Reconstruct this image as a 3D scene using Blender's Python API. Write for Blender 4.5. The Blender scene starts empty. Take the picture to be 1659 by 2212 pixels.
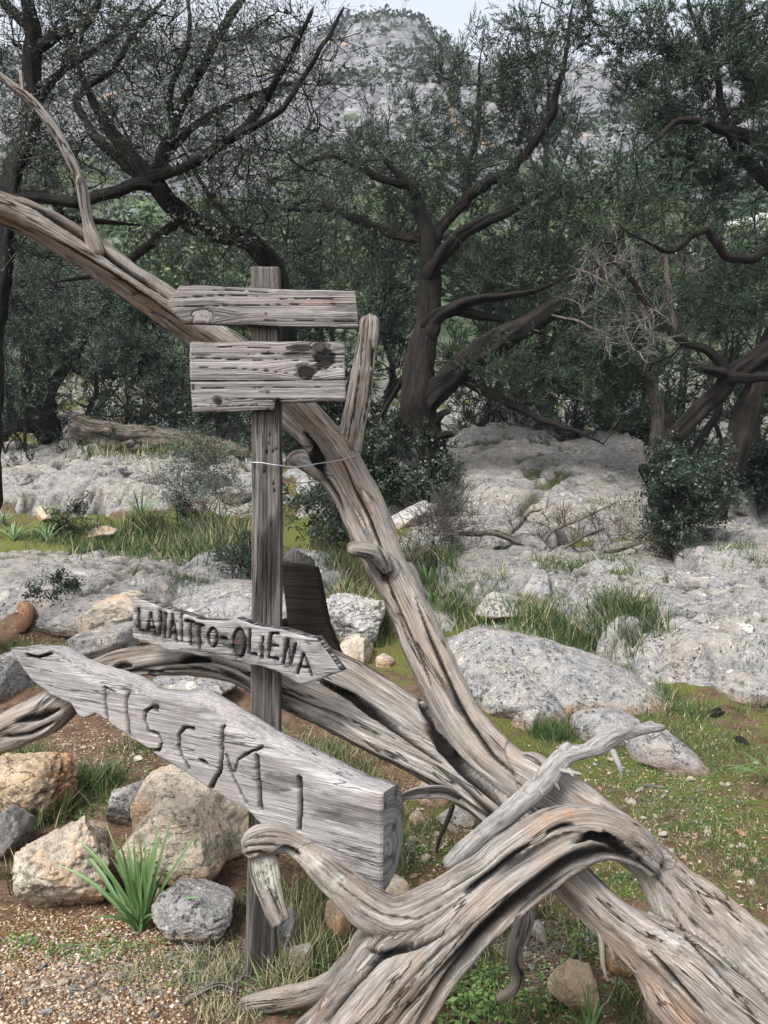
import bpy, math, random
import numpy as np
from mathutils import Vector

# ------------------------------------------------------------------ camera, sky, sun, exposure
F, CX, CY, CAMH = 1671.0, 829.5, 1106.0, 1.5      # survey of the photograph: focal length and centre in its 1659 x 2212 view
scene = bpy.context.scene
col = scene.collection
cam_d = bpy.data.cameras.new('camera')
cam_d.sensor_fit = 'VERTICAL'
cam_d.sensor_height = 24.0
cam_d.lens = 24.0 * F / 2212.0
cam_d.clip_start = 0.05
cam_d.clip_end = 3000.0
cam = bpy.data.objects.new('camera', cam_d)
cam.location = (0, 0, CAMH)
cam.rotation_euler = (math.radians(90), 0, 0)
col.objects.link(cam)
scene.camera = cam

SUN_EL, SUN_AZ = math.radians(52), math.radians(215)   # azimuth clockwise from +Y
world = bpy.data.worlds.new('World')
scene.world = world
world.use_nodes = True
wn = world.node_tree
wn.nodes.clear()
w_out = wn.nodes.new('ShaderNodeOutputWorld')
w_bg = wn.nodes.new('ShaderNodeBackground')
w_sky = wn.nodes.new('ShaderNodeTexSky')
w_sky.sky_type = 'NISHITA'
w_sky.sun_disc = False
w_sky.sun_elevation = SUN_EL
w_sky.sun_rotation = SUN_AZ
w_sky.air_density = 1.0
w_sky.dust_density = 3.0
w_sky.ozone_density = 1.0
w_hsv = wn.nodes.new('ShaderNodeHueSaturation')        # thin overcast: the blue is washed out evenly
w_hsv.inputs['Saturation'].default_value = 0.28
w_bg.inputs['Strength'].default_value = 0.12
wn.links.new(w_sky.outputs[0], w_hsv.inputs['Color'])
wn.links.new(w_hsv.outputs[0], w_bg.inputs['Color'])
wn.links.new(w_bg.outputs[0], w_out.inputs['Surface'])

sun_d = bpy.data.lights.new('sun', 'SUN')
sun_d.energy = 1.5
sun_d.angle = math.radians(22)
sun_d.color = (1.0, 0.975, 0.94)
sun = bpy.data.objects.new('sun', sun_d)
sdir = Vector((math.sin(SUN_AZ) * math.cos(SUN_EL), math.cos(SUN_AZ) * math.cos(SUN_EL), math.sin(SUN_EL)))
sun.rotation_euler = sdir.to_track_quat('Z', 'Y').to_euler()
sun.location = (0, 0, 30)
col.objects.link(sun)

scene.view_settings.view_transform = 'Standard'
scene.view_settings.look = 'None'
scene.view_settings.exposure = 1.62
scene.view_settings.gamma = 1.0
scene.view_settings.use_curve_mapping = False
try:
    scene.cycles.use_denoising = True
    scene.cycles.denoiser = 'OPENIMAGEDENOISE'
    scene.cycles.denoising_input_passes = 'RGB_ALBEDO_NORMAL'
    scene.cycles.denoising_prefilter = 'NONE'
    scene.cycles.use_adaptive_sampling = False
    scene.cycles.max_bounces = 3
    scene.cycles.diffuse_bounces = 2
    scene.cycles.transmission_bounces = 1
    scene.cycles.volume_bounces = 0
    scene.cycles.sample_clamp_indirect = 3.0
    scene.cycles.pixel_filter_type = 'BLACKMAN_HARRIS'
    scene.cycles.filter_width = 1.5
    scene.cycles.glossy_bounces = 2
except Exception:
    pass

# ------------------------------------------------------------------ numeric helpers
rng = np.random.default_rng(7)

def P(px, py, d):
    return np.array([(px - CX) / F * d, d, CAMH - (py - CY) / F * d])

def hsh(ix, iy, iz, seed):
    h = (ix.astype(np.int64) * 374761393 + iy.astype(np.int64) * 668265263 + iz.astype(np.int64) * 2147483647 + seed * 974634777) & 0xFFFFFFFF
    h = ((h ^ (h >> 13)) * 1274126177) & 0xFFFFFFFF
    h = ((h ^ (h >> 16)) * 2246822519) & 0xFFFFFFFF
    return ((h ^ (h >> 13)) & 0xFFFFFF) / float(0xFFFFFF)

def vnoise(p, seed=0):
    """value noise, -1..1, p (N,3)"""
    p = np.asarray(p, float)
    i = np.floor(p).astype(np.int64)
    f = p - i
    f = f * f * f * (f * (f * 6 - 15) + 10)
    r = 0
    for a in (0, 1):
        wx = f[:, 0] if a else 1 - f[:, 0]
        for b in (0, 1):
            wy = f[:, 1] if b else 1 - f[:, 1]
            for c in (0, 1):
                wz = f[:, 2] if c else 1 - f[:, 2]
                r = r + wx * wy * wz * hsh(i[:, 0] + a, i[:, 1] + b, i[:, 2] + c, seed)
    return r * 2 - 1

def fbm(p, octv=4, seed=0, gain=0.5, lac=2.03):
    p = np.asarray(p, float)
    s, a, t = 0, 1.0, 0
    for k in range(octv):
        s = s + a * vnoise(p * lac ** k + 17.3 * k, seed + k)
        t += a
        a *= gain
    return s / t

def worley(p, seed=0):
    p = np.asarray(p, float)
    i = np.floor(p).astype(np.int64)
    f1 = np.full(len(p), 9.0)
    f2 = np.full(len(p), 9.0)
    for a in (-1, 0, 1):
        for b in (-1, 0, 1):
            for c in (-1, 0, 1):
                q = i + np.array([a, b, c])
                o = np.stack([hsh(q[:, 0], q[:, 1], q[:, 2], seed + k) for k in (11, 12, 13)], 1)
                d = np.sqrt((((q + o) - p) ** 2).sum(1))
                f2 = np.minimum(f2, np.maximum(f1, d))
                f1 = np.minimum(f1, d)
    return f1, f2

def sstep(a, b, x):
    t = np.clip((np.asarray(x, float) - a) / (b - a), 0, 1)
    return t * t * (3 - 2 * t)

def catmull(pts, step):
    """smooth resample of (N,k) control rows; first three columns are xyz"""
    pts = np.asarray(pts, float)
    q = np.vstack([2 * pts[0] - pts[1], pts, 2 * pts[-1] - pts[-2]])
    out = []
    for i in range(1, len(q) - 2):
        n = max(2, int(np.linalg.norm(q[i + 1][:3] - q[i][:3]) / step))
        t = np.linspace(0, 1, n, endpoint=False)[:, None]
        a, b, c, d = q[i - 1], q[i], q[i + 1], q[i + 2]
        out.append(0.5 * (2 * b + (c - a) * t + (2 * a - 5 * b + 4 * c - d) * t ** 2 + (3 * b - a - 3 * c + d) * t ** 3))
    out.append(q[-2][None])
    return np.vstack(out)

def frames(p):
    t = np.gradient(p, axis=0)
    t /= np.linalg.norm(t, axis=1)[:, None] + 1e-9
    n = np.zeros_like(p)
    ref = np.array([0, 0, 1.0]) if abs(t[0][2]) < 0.9 else np.array([0, -1.0, 0])
    v = ref - t[0] * ref.dot(t[0])
    v /= np.linalg.norm(v)
    for i in range(len(p)):
        v = v - t[i] * v.dot(t[i])
        v /= np.linalg.norm(v) + 1e-9
        n[i] = v
    return t, n, np.cross(t, n)

# ------------------------------------------------------------------ mesh helpers
def mesh(name, V, tris=None, quads=None, smooth=True, attrs=None, ngons=None):
    me = bpy.data.meshes.new(name)
    V = np.ascontiguousarray(V, dtype=np.float32)
    me.vertices.add(len(V))
    me.vertices.foreach_set('co', V.ravel())
    loops, starts, tot = [], [], 0
    for arr in (tris, quads):
        if arr is not None and len(arr):
            arr = np.asarray(arr, dtype=np.int32)
            k = arr.shape[1]
            loops.append(arr.ravel())
            starts.append(tot + np.arange(len(arr), dtype=np.int32) * k)
            tot += arr.size
    for g in (ngons or []):
        loops.append(np.asarray(g, np.int32))
        starts.append(np.array([tot], np.int32))
        tot += len(g)
    loops = np.concatenate(loops)
    starts = np.concatenate(starts)
    me.loops.add(len(loops))
    me.loops.foreach_set('vertex_index', loops)
    me.polygons.add(len(starts))
    me.polygons.foreach_set('loop_start', starts)
    me.update(calc_edges=True)
    if smooth:
        me.polygons.foreach_set('use_smooth', np.ones(len(starts), bool))
    for k, a in (attrs or {}).items():
        a = np.asarray(a, np.float32)
        if a.ndim == 2:
            at = me.attributes.new(k, 'FLOAT_VECTOR', 'POINT')
            at.data.foreach_set('vector', np.ascontiguousarray(a).ravel())
        else:
            at = me.attributes.new(k, 'FLOAT', 'POINT')
            at.data.foreach_set('value', a)
    me.validate()
    return me

def link(name, me, mat, parent=None, loc=None):
    o = bpy.data.objects.new(name, me)
    col.objects.link(o)
    if mat is not None and me is not None and not me.materials:
        me.materials.append(mat)
    if parent is not None:
        o.parent = parent
    if loc is not None:
        o.location = loc
    return o

def tag(o, label=None, cat=None, group=None, kind=None):
    if label: o['label'] = label
    if cat: o['category'] = cat
    if group: o['group'] = group
    if kind: o['kind'] = kind
    return o

def thing(name, label, cat, loc=(0, 0, 0), group=None):
    o = bpy.data.objects.new(name, None)
    o.empty_display_size = 0.1
    o.location = loc
    col.objects.link(o)
    return tag(o, label, cat, group)

def part(name, me, mat, root, label=None, kind=None):
    """mesh in world coordinates parented to a thing standing at root.location"""
    base = np.array(root.location)
    if root.parent is not None:
        base = base + np.array(root.parent.location)
    o = link(name, me, mat, root)
    if base.any():
        n = len(me.vertices)
        c = np.empty(n * 3, np.float32)
        me.vertices.foreach_get('co', c)
        c = (c.reshape(-1, 3) - base).astype(np.float32)
        me.vertices.foreach_set('co', c.ravel())
        me.update()
    return tag(o, label, kind=kind)

def grid_quads(nu, nv, wrap=False):
    """row-major nu x nv grid"""
    a = np.arange(nu * nv).reshape(nu, nv)
    if wrap:
        b = np.roll(a, -1, 1)
        return np.stack([a[:-1], a[1:], b[1:], b[:-1]], -1).reshape(-1, 4)
    return np.stack([a[:-1, :-1], a[1:, :-1], a[1:, 1:], a[:-1, 1:]], -1).reshape(-1, 4)

def scatter(tv, tf, pos, zdir, scl, roll, extra=None):
    """copies of a template: returns V, F, per-vertex source index"""
    n = len(pos)
    z = zdir / (np.linalg.norm(zdir, axis=1)[:, None] + 1e-9)
    ref = np.where(np.abs(z[:, 2:3]) < 0.95, np.array([[0, 0, 1.0]]), np.array([[1.0, 0, 0]]))
    x = np.cross(ref, z)
    x /= np.linalg.norm(x, axis=1)[:, None] + 1e-9
    y = np.cross(z, x)
    c, s = np.cos(roll)[:, None], np.sin(roll)[:, None]
    x, y = x * c + y * s, -x * s + y * c
    scl = np.asarray(scl, float)
    if scl.ndim == 1:
        scl = np.stack([scl] * 3, 1)
    t = tv[None] * scl[:, None, :]
    V = t[:, :, 0:1] * x[:, None] + t[:, :, 1:2] * y[:, None] + t[:, :, 2:3] * z[:, None] + pos[:, None]
    Fc = tf[None] + (np.arange(n) * len(tv))[:, None, None]
    return V.reshape(-1, 3), Fc.reshape(-1, tf.shape[1]), np.repeat(np.arange(n), len(tv))

# ------------------------------------------------------------------ node helpers
class NT:
    def __init__(self, name):
        self.m = bpy.data.materials.new(name)
        self.m.use_nodes = True
        self.t = self.m.node_tree
        self.t.nodes.clear()
        self.out = self.t.nodes.new('ShaderNodeOutputMaterial')
        self.b = self.t.nodes.new('ShaderNodeBsdfPrincipled')
        self.t.links.new(self.b.outputs[0], self.out.inputs[0])
    def put(self, sock, v):
        if isinstance(v, bpy.types.NodeSocket):
            self.t.links.new(v, sock)
        elif v is not None:
            if hasattr(sock.default_value, '__len__') and not hasattr(v, '__len__'):
                v = (v,) * len(sock.default_value)
            if hasattr(sock.default_value, '__len__') and len(sock.default_value) == 4 and len(v) == 3:
                v = (*v, 1)
            sock.default_value = v
    def attr(self, name, out='Fac'):
        n = self.t.nodes.new('ShaderNodeAttribute')
        n.attribute_name = name
        return n.outputs[out]
    def pos(self):
        return self.t.nodes.new('ShaderNodeNewGeometry').outputs['Position']
    def normal_z(self):
        g = self.t.nodes.new('ShaderNodeNewGeometry').outputs['Normal']
        s = self.t.nodes.new('ShaderNodeSeparateXYZ')
        self.t.links.new(g, s.inputs[0])
        return s.outputs[2]
    def objrand(self):
        return self.t.nodes.new('ShaderNodeObjectInfo').outputs['Random']
    def scale(self, v, s):
        n = self.t.nodes.new('ShaderNodeVectorMath')
        n.operation = 'MULTIPLY'
        self.put(n.inputs[0], v)
        self.put(n.inputs[1], s)
        return n.outputs[0]
    def noise(self, v, s=5, detail=4, rough=0.55, dist=0):
        n = self.t.nodes.new('ShaderNodeTexNoise')
        self.put(n.inputs['Vector'], v)
        n.inputs['Scale'].default_value = s
        n.inputs['Detail'].default_value = detail
        n.inputs['Roughness'].default_value = rough
        n.inputs['Distortion'].default_value = dist
        return n.outputs[0]
    def voro(self, v, s=5, feat='F1', rand=1.0, out='Distance'):
        n = self.t.nodes.new('ShaderNodeTexVoronoi')
        n.feature = feat
        self.put(n.inputs['Vector'], v)
        n.inputs['Scale'].default_value = s
        n.inputs['Randomness'].default_value = rand
        return n.outputs[out]
    def math(self, op, a, b=None, clamp=False):
        n = self.t.nodes.new('ShaderNodeMath')
        n.operation = op
        n.use_clamp = clamp
        self.put(n.inputs[0], a)
        if b is not None:
            self.put(n.inputs[1], b)
        return n.outputs[0]
    def ss(self, v, a, b):
        n = self.t.nodes.new('ShaderNodeMapRange')
        n.interpolation_type = 'SMOOTHSTEP'
        self.put(n.inputs['Value'], v)
        n.inputs['From Min'].default_value = a
        n.inputs['From Max'].default_value = b
        return n.outputs[0]
    def ramp(self, v, stops):
        n = self.t.nodes.new('ShaderNodeValToRGB')
        e = n.color_ramp.elements
        while len(e) < len(stops):
            e.new(0.5)
        for k, (p, c) in zip(e, stops):
            k.position = p
            k.color = (*c, 1)
        self.put(n.inputs[0], v)
        return n.outputs[0]
    def mix(self, f, a, b, mode='MIX'):
        n = self.t.nodes.new('ShaderNodeMix')
        n.data_type = 'RGBA'
        n.blend_type = mode
        self.put(n.inputs[0], f)
        self.put(n.inputs[6], a)
        self.put(n.inputs[7], b)
        return n.outputs[2]
    def bump(self, h, strength=0.5, dist=0.01):
        n = self.t.nodes.new('ShaderNodeBump')
        n.inputs['Strength'].default_value = strength
        n.inputs['Distance'].default_value = dist
        self.put(n.inputs['Height'], h)
        return n.outputs[0]
    def done(self, colr, rough=0.85, normal=None, spec=0.25):
        self.put(self.b.inputs['Base Color'], colr)
        self.put(self.b.inputs['Roughness'], rough)
        self.b.inputs['Specular IOR Level'].default_value = spec
        if normal is not None:
            self.t.links.new(normal, self.b.inputs['Normal'])
        return self.m

def wood_mat(name, lo, mid, hi, tan=(0.30, 0.225, 0.16), sc=(1, 1), tanamt=0.5, bs=0.8, crk=1.0, patch=0.75, con=1.0):
    n = NT(name)
    g = n.attr('grain', 'Vector')
    a, b = sc
    n1 = n.noise(n.scale(g, (105 * a, 105 * a, 3.6 * b)), 1, 6, 0.68)
    n2 = n.noise(n.scale(g, (17 * a, 17 * a, 2.0 * b)), 1, 5, 0.6, 0.6)
    n3 = n.noise(n.scale(g, (330 * a, 330 * a, 9 * b)), 1, 4, 0.65)
    v = n.math('ADD', n.math('ADD', n.math('MULTIPLY', n1, 0.42), n.math('MULTIPLY', n2, 0.16)), n.math('MULTIPLY', n3, 0.50))
    c = n.ramp(v, [(0.53 - 0.15 / con, lo), (0.53, mid), (0.53 + 0.17 / con, hi)])
    blot = n.noise(n.pos(), 5.5, 6, 0.68)
    c = n.mix(n.math('MULTIPLY', n.ss(blot, 0.44, 0.62), tanamt), c, n.mix(0.6, c, tan))
    blot2 = n.noise(n.scale(g, (11, 11, 4.5)), 1, 7, 0.74)
    c = n.mix(n.math('MULTIPLY', n.ss(blot2, 0.52, 0.66), 0.7), c, n.mix(1.0, c, (0.42, 0.40, 0.39), 'MULTIPLY'))
    big = n.noise(n.scale(g, (7, 7, 0.9)), 1, 5, 0.66, 0.4)
    c = n.mix(n.math('MULTIPLY', n.ss(big, 0.52, 0.64), patch), c, n.mix(1.0, c, (0.36, 0.33, 0.31), 'MULTIPLY'))
    c = n.mix(n.math('MULTIPLY', n.ss(big, 0.47, 0.36), patch * 0.6), c, n.mix(1.0, c, (1.35, 1.35, 1.36), 'MULTIPLY'))
    cr = n.noise(n.scale(g, (20 * a, 20 * a, 1.3 * b)), 1, 5, 0.55, 0.35)
    cr = n.math('ABSOLUTE', n.math('SUBTRACT', cr, 0.5))
    crf = n.math('SUBTRACT', 1, n.ss(cr, 0.004, 0.015))
    crf = n.math('MULTIPLY', crf, n.ss(n.noise(n.scale(g, (6, 6, 1.8)), 1, 3), 0.42, 0.55))
    crf = n.math('MULTIPLY', crf, crk)
    c = n.mix(n.math('MULTIPLY', crf, 0.92), c, (0.010, 0.008, 0.007))
    wv = n.math('MULTIPLY', n.attr('warm'), n.math('ADD', 0.1, n.math('MULTIPLY', n.ss(n1, 0.35, 0.6), 1.0)))
    c = n.mix(n.math('MINIMUM', wv, 1.0), c, n.ramp(n1, [(0.38, (0.09, 0.028, 0.010)), (0.52, (0.30, 0.115, 0.045)), (0.66, (0.42, 0.24, 0.13))]))
    li = n.math('MULTIPLY', n.attr('lichen'), n.ss(n.noise(n.pos(), 55, 4, 0.7), 0.42, 0.55))
    c = n.mix(li, c, n.mix(n.ss(n3, 0.35, 0.6), (0.26, 0.28, 0.20), (0.52, 0.52, 0.44)))
    dk = n.math('MULTIPLY', n.attr('dark'), n.ss(n.math('ADD', n3, n.attr('dark')), 0.75, 1.05))
    c = n.mix(dk, c, (0.007, 0.0065, 0.006))
    h = n.math('SUBTRACT', v, n.math('MULTIPLY', crf, 0.5))
    return n.done(c, 0.9, n.bump(h, bs, 0.018), 0.15)
# ------------------------------------------------------------------ materials
M = {}
M['driftwood'] = wood_mat('silvered_dead_wood', (0.050, 0.046, 0.043), (0.195, 0.178, 0.163), (0.43, 0.405, 0.375), tan=(0.27, 0.20, 0.145), tanamt=0.65, patch=0.6)
M['plank'] = wood_mat('weathered_plank', (0.035, 0.033, 0.033), (0.175, 0.164, 0.16), (0.40, 0.38, 0.37), tan=(0.24, 0.20, 0.185), sc=(1.1, 0.35), tanamt=0.3, bs=0.8, con=1.5, patch=0.45, crk=0.5)
M['post'] = wood_mat('weathered_post', (0.020, 0.019, 0.018), (0.090, 0.083, 0.079), (0.24, 0.222, 0.21), tan=(0.14, 0.115, 0.10), sc=(1.1, 0.5), tanamt=0.35, bs=0.8, con=1.4, patch=0.6)
M['carved'] = wood_mat('silver_grey_carved_board', (0.075, 0.072, 0.073), (0.215, 0.208, 0.207), (0.42, 0.405, 0.40), tan=(0.30, 0.255, 0.225), sc=(1.0, 0.8), tanamt=0.3, bs=0.6, crk=0.8)
M['slab'] = wood_mat('dark_sawn_slab', (0.007, 0.006, 0.005), (0.020, 0.016, 0.013), (0.05, 0.038, 0.03), tan=(0.04, 0.028, 0.02), tanamt=0.3)
M['bark'] = wood_mat('juniper_bark', (0.003, 0.0025, 0.0024), (0.008, 0.007, 0.0065), (0.038, 0.034, 0.03), tan=(0.06, 0.042, 0.03), sc=(0.55, 0.5), tanamt=0.3, bs=1.0)
M['bark_grey'] = wood_mat('grey_dead_bark', (0.022, 0.019, 0.017), (0.105, 0.092, 0.082), (0.27, 0.245, 0.225), sc=(0.55, 0.5), tanamt=0.3, bs=0.9)
M['olive_bark'] = wood_mat('olive_bark', (0.003, 0.003, 0.003), (0.009, 0.0088, 0.0085), (0.042, 0.039, 0.036), tan=(0.07, 0.06, 0.045), sc=(0.5, 2.5), tanamt=0.3, bs=0.9)

def twig_mat(name, lo, hi):
    n = NT(name)
    c = n.mix(n.attr('rnd'), lo, hi)
    c = n.mix(n.ss(n.noise(n.pos(), 30, 3), 0.35, 0.7), n.mix(1.0, c, (0.55, 0.55, 0.55), 'MULTIPLY'), c)
    return n.done(c, 0.9, None, 0.1)
M['twig_dark'] = twig_mat('dark_twigs', (0.012, 0.0105, 0.0095), (0.085, 0.077, 0.069))
M['twig_grey'] = twig_mat('grey_dry_twigs', (0.10, 0.095, 0.088), (0.36, 0.34, 0.315))
M['twig_brown'] = twig_mat('brown_dry_twigs', (0.045, 0.036, 0.03), (0.20, 0.17, 0.14))

def leaf_mat(name, stops, rough=0.6, spec=0.3, trans=0):
    n = NT(name)
    c = n.ramp(n.attr('rnd'), stops)
    c = n.mix(n.ss(n.noise(n.pos(), 1.3, 3), 0.35, 0.65), n.mix(1.0, c, (0.68, 0.72, 0.72), 'MULTIPLY'), c)
    m = n.done(c, rough, None, spec)
    if trans:
        tr = n.t.nodes.new('ShaderNodeBsdfTranslucent')
        n.put(tr.inputs[0], c)
        mx = n.t.nodes.new('ShaderNodeMixShader')
        mx.inputs[0].default_value = trans
        n.t.links.new(n.b.outputs[0], mx.inputs[1])
        n.t.links.new(tr.outputs[0], mx.inputs[2])
        n.t.links.new(mx.outputs[0], n.out.inputs[0])
    return m
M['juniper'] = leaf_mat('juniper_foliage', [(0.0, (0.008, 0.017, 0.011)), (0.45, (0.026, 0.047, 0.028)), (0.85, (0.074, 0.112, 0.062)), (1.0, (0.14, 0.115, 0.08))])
M['olive'] = leaf_mat('olive_foliage', [(0.0, (0.022, 0.033, 0.025)), (0.5, (0.055, 0.075, 0.056)), (0.8, (0.11, 0.145, 0.105)), (1.0, (0.24, 0.28, 0.22))], 0.5, 0.4)
M['darkleaf'] = leaf_mat('dark_glossy_foliage', [(0.0, (0.006, 0.013, 0.007)), (0.6, (0.015, 0.030, 0.015)), (1.0, (0.045, 0.07, 0.034))], 0.45, 0.45)
M['scrub'] = leaf_mat('light_scrub_foliage', [(0.0, (0.035, 0.06, 0.025)), (0.5, (0.085, 0.13, 0.05)), (1.0, (0.16, 0.20, 0.085))])
M['farscrub'] = leaf_mat('hillside_scrub_foliage', [(0.0, (0.025, 0.045, 0.03)), (0.5, (0.05, 0.078, 0.045)), (1.0, (0.10, 0.13, 0.07))], 0.8, 0.1, 0)
M['grass'] = leaf_mat('grass_blades', [(0.0, (0.024, 0.046, 0.014)), (0.55, (0.058, 0.100, 0.027)), (0.78, (0.115, 0.165, 0.05)), (0.86, (0.30, 0.26, 0.14)), (1.0, (0.42, 0.36, 0.22))], 0.6, 0.3, 0)
M['clover'] = leaf_mat('small_ground_leaves', [(0.0, (0.03, 0.065, 0.016)), (0.6, (0.085, 0.145, 0.035)), (1.0, (0.17, 0.25, 0.07))], 0.55, 0.3, 0)
M['strap'] = leaf_mat('asphodel_leaf', [(0.0, (0.035, 0.075, 0.025)), (0.6, (0.085, 0.155, 0.05)), (0.93, (0.16, 0.25, 0.10)), (1.0, (0.3, 0.24, 0.13))], 0.5, 0.4, 0)

def rock_mat(name, base, warm, warmamt, lich, dark, moss=0.35, fine=1.0):
    n = NT(name)
    g = n.attr('rk', 'Vector')                    # rock's own coordinates in metres
    big = n.noise(g, 2.6, 6, 0.66, 0.5)
    mid = n.noise(g, 15, 7, 0.72)
    fin = n.noise(g, 95, 5, 0.74)
    v = n.math('ADD', n.math('ADD', n.math('MULTIPLY', mid, 0.5), n.math('MULTIPLY', fin, 0.35)), n.math('MULTIPLY', big, 0.15))
    lo = tuple(x * 0.42 for x in base)
    hi = tuple(min(0.75, x * 1.55) for x in base)
    c = n.ramp(v, [(0.38, lo), (0.5, base), (0.62, hi)])
    wc = n.ramp(fin, [(0.3, tuple(x * 0.5 for x in warm)), (0.6, warm)])
    c = n.mix(n.math('MULTIPLY', n.ss(n.math('ADD', big, n.math('MULTIPLY', mid, 0.45)), 0.68, 0.84), warmamt), c, wc)
    if lich:
        wob = n.math('MULTIPLY', n.math('SUBTRACT', n.noise(g, 45, 4, 0.7), 0.5), 0.55)
        vd = n.voro(g, 8, out='Distance')
        dd = n.math('ADD', vd, wob)
        sel = n.ss(n.noise(g, 3.1, 3), 0.53, 0.60)
        c = n.mix(n.math('MULTIPLY', n.math('MULTIPLY', n.math('SUBTRACT', 1, n.ss(dd, 0.26, 0.33)), sel), lich), c, n.ramp(fin, [(0.35, (0.40, 0.36, 0.29)), (0.55, (0.60, 0.57, 0.50))]))
        vd2 = n.voro(n.scale(g, (1.1, 1, 1)), 30, out='Distance')
        sel2 = n.ss(n.noise(g, 4.3, 3), 0.52, 0.6)
        c = n.mix(n.math('MULTIPLY', n.math('MULTIPLY', n.math('SUBTRACT', 1, n.ss(n.math('ADD', vd2, wob), 0.16, 0.26)), sel2), lich * 0.9), c, (0.55, 0.50, 0.42))
    # dark pits and black lichen
    pit = n.math('MULTIPLY', n.ss(n.noise(g, 34, 6, 0.75), 0.55, 0.62), n.ss(n.noise(g, 5.0, 4, 0.6), 0.42, 0.58))
    c = n.mix(n.math('MULTIPLY', pit, dark), c, (0.022, 0.021, 0.020))
    # hairline joints
    jn = n.math('ABSOLUTE', n.math('SUBTRACT', n.noise(n.scale(g, (1, 1, 2.2)), 3.6, 5, 0.62, 0.4), 0.5))
    jf = n.math('MULTIPLY', n.math('SUBTRACT', 1, n.ss(jn, 0.001, 0.011)), n.ss(n.noise(g, 2.1, 2), 0.46, 0.58))
    c = n.mix(n.math('MULTIPLY', jf, 0.75), c, (0.035, 0.031, 0.026))
    c = n.mix(n.math('MULTIPLY', n.attr('crack'), 0.93), c, (0.018, 0.016, 0.012))
    if moss:
        ms = n.math('MULTIPLY', n.ss(n.normal_z(), 0.45, 0.8), n.ss(n.math('ADD', n.math('MULTIPLY', n.attr('crack'), 0.25), n.noise(g, 4.7, 6, 0.7)), 0.60, 0.66))
        c = n.mix(n.math('MULTIPLY', ms, moss), c, n.ramp(fin, [(0.38, (0.016, 0.019, 0.008)), (0.62, (0.075, 0.09, 0.02))]))
    c = n.mix(n.attr('soil'), c, n.mix(1.0, c, (0.78, 0.56, 0.38), 'MULTIPLY'))
    h = n.math('ADD', n.math('MULTIPLY', mid, 1.0), n.math('MULTIPLY', fin, 0.4))
    h = n.math('SUBTRACT', h, n.math('MULTIPLY', n.math('MAXIMUM', pit, jf), 0.35))
    return n.done(c, 0.92, n.bump(h, 0.95 * fine, 0.035), 0.12)
M['rock_grey'] = rock_mat('grey_limestone', (0.27, 0.267, 0.262), (0.40, 0.32, 0.25), 0.35, 1.0, 0.85, 0.15)
M['rock_pitted'] = rock_mat('pitted_limestone', (0.205, 0.20, 0.193), (0.32, 0.265, 0.21), 0.4, 0.35, 1.0, 0.75, 0.75)
M['rock_warm'] = rock_mat('cream_limestone', (0.42, 0.37, 0.30), (0.50, 0.33, 0.19), 0.75, 0.0, 0.5, 0.0, 0.9)
M['rock_orange'] = rock_mat('orange_limestone', (0.45, 0.35, 0.245), (0.52, 0.27, 0.11), 0.85, 0.0, 0.4, 0.0)
M['rock_white'] = rock_mat('pale_limestone', (0.41, 0.40, 0.385), (0.44, 0.38, 0.31), 0.35, 0.0, 0.85, 0.25, 1.2)

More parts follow.
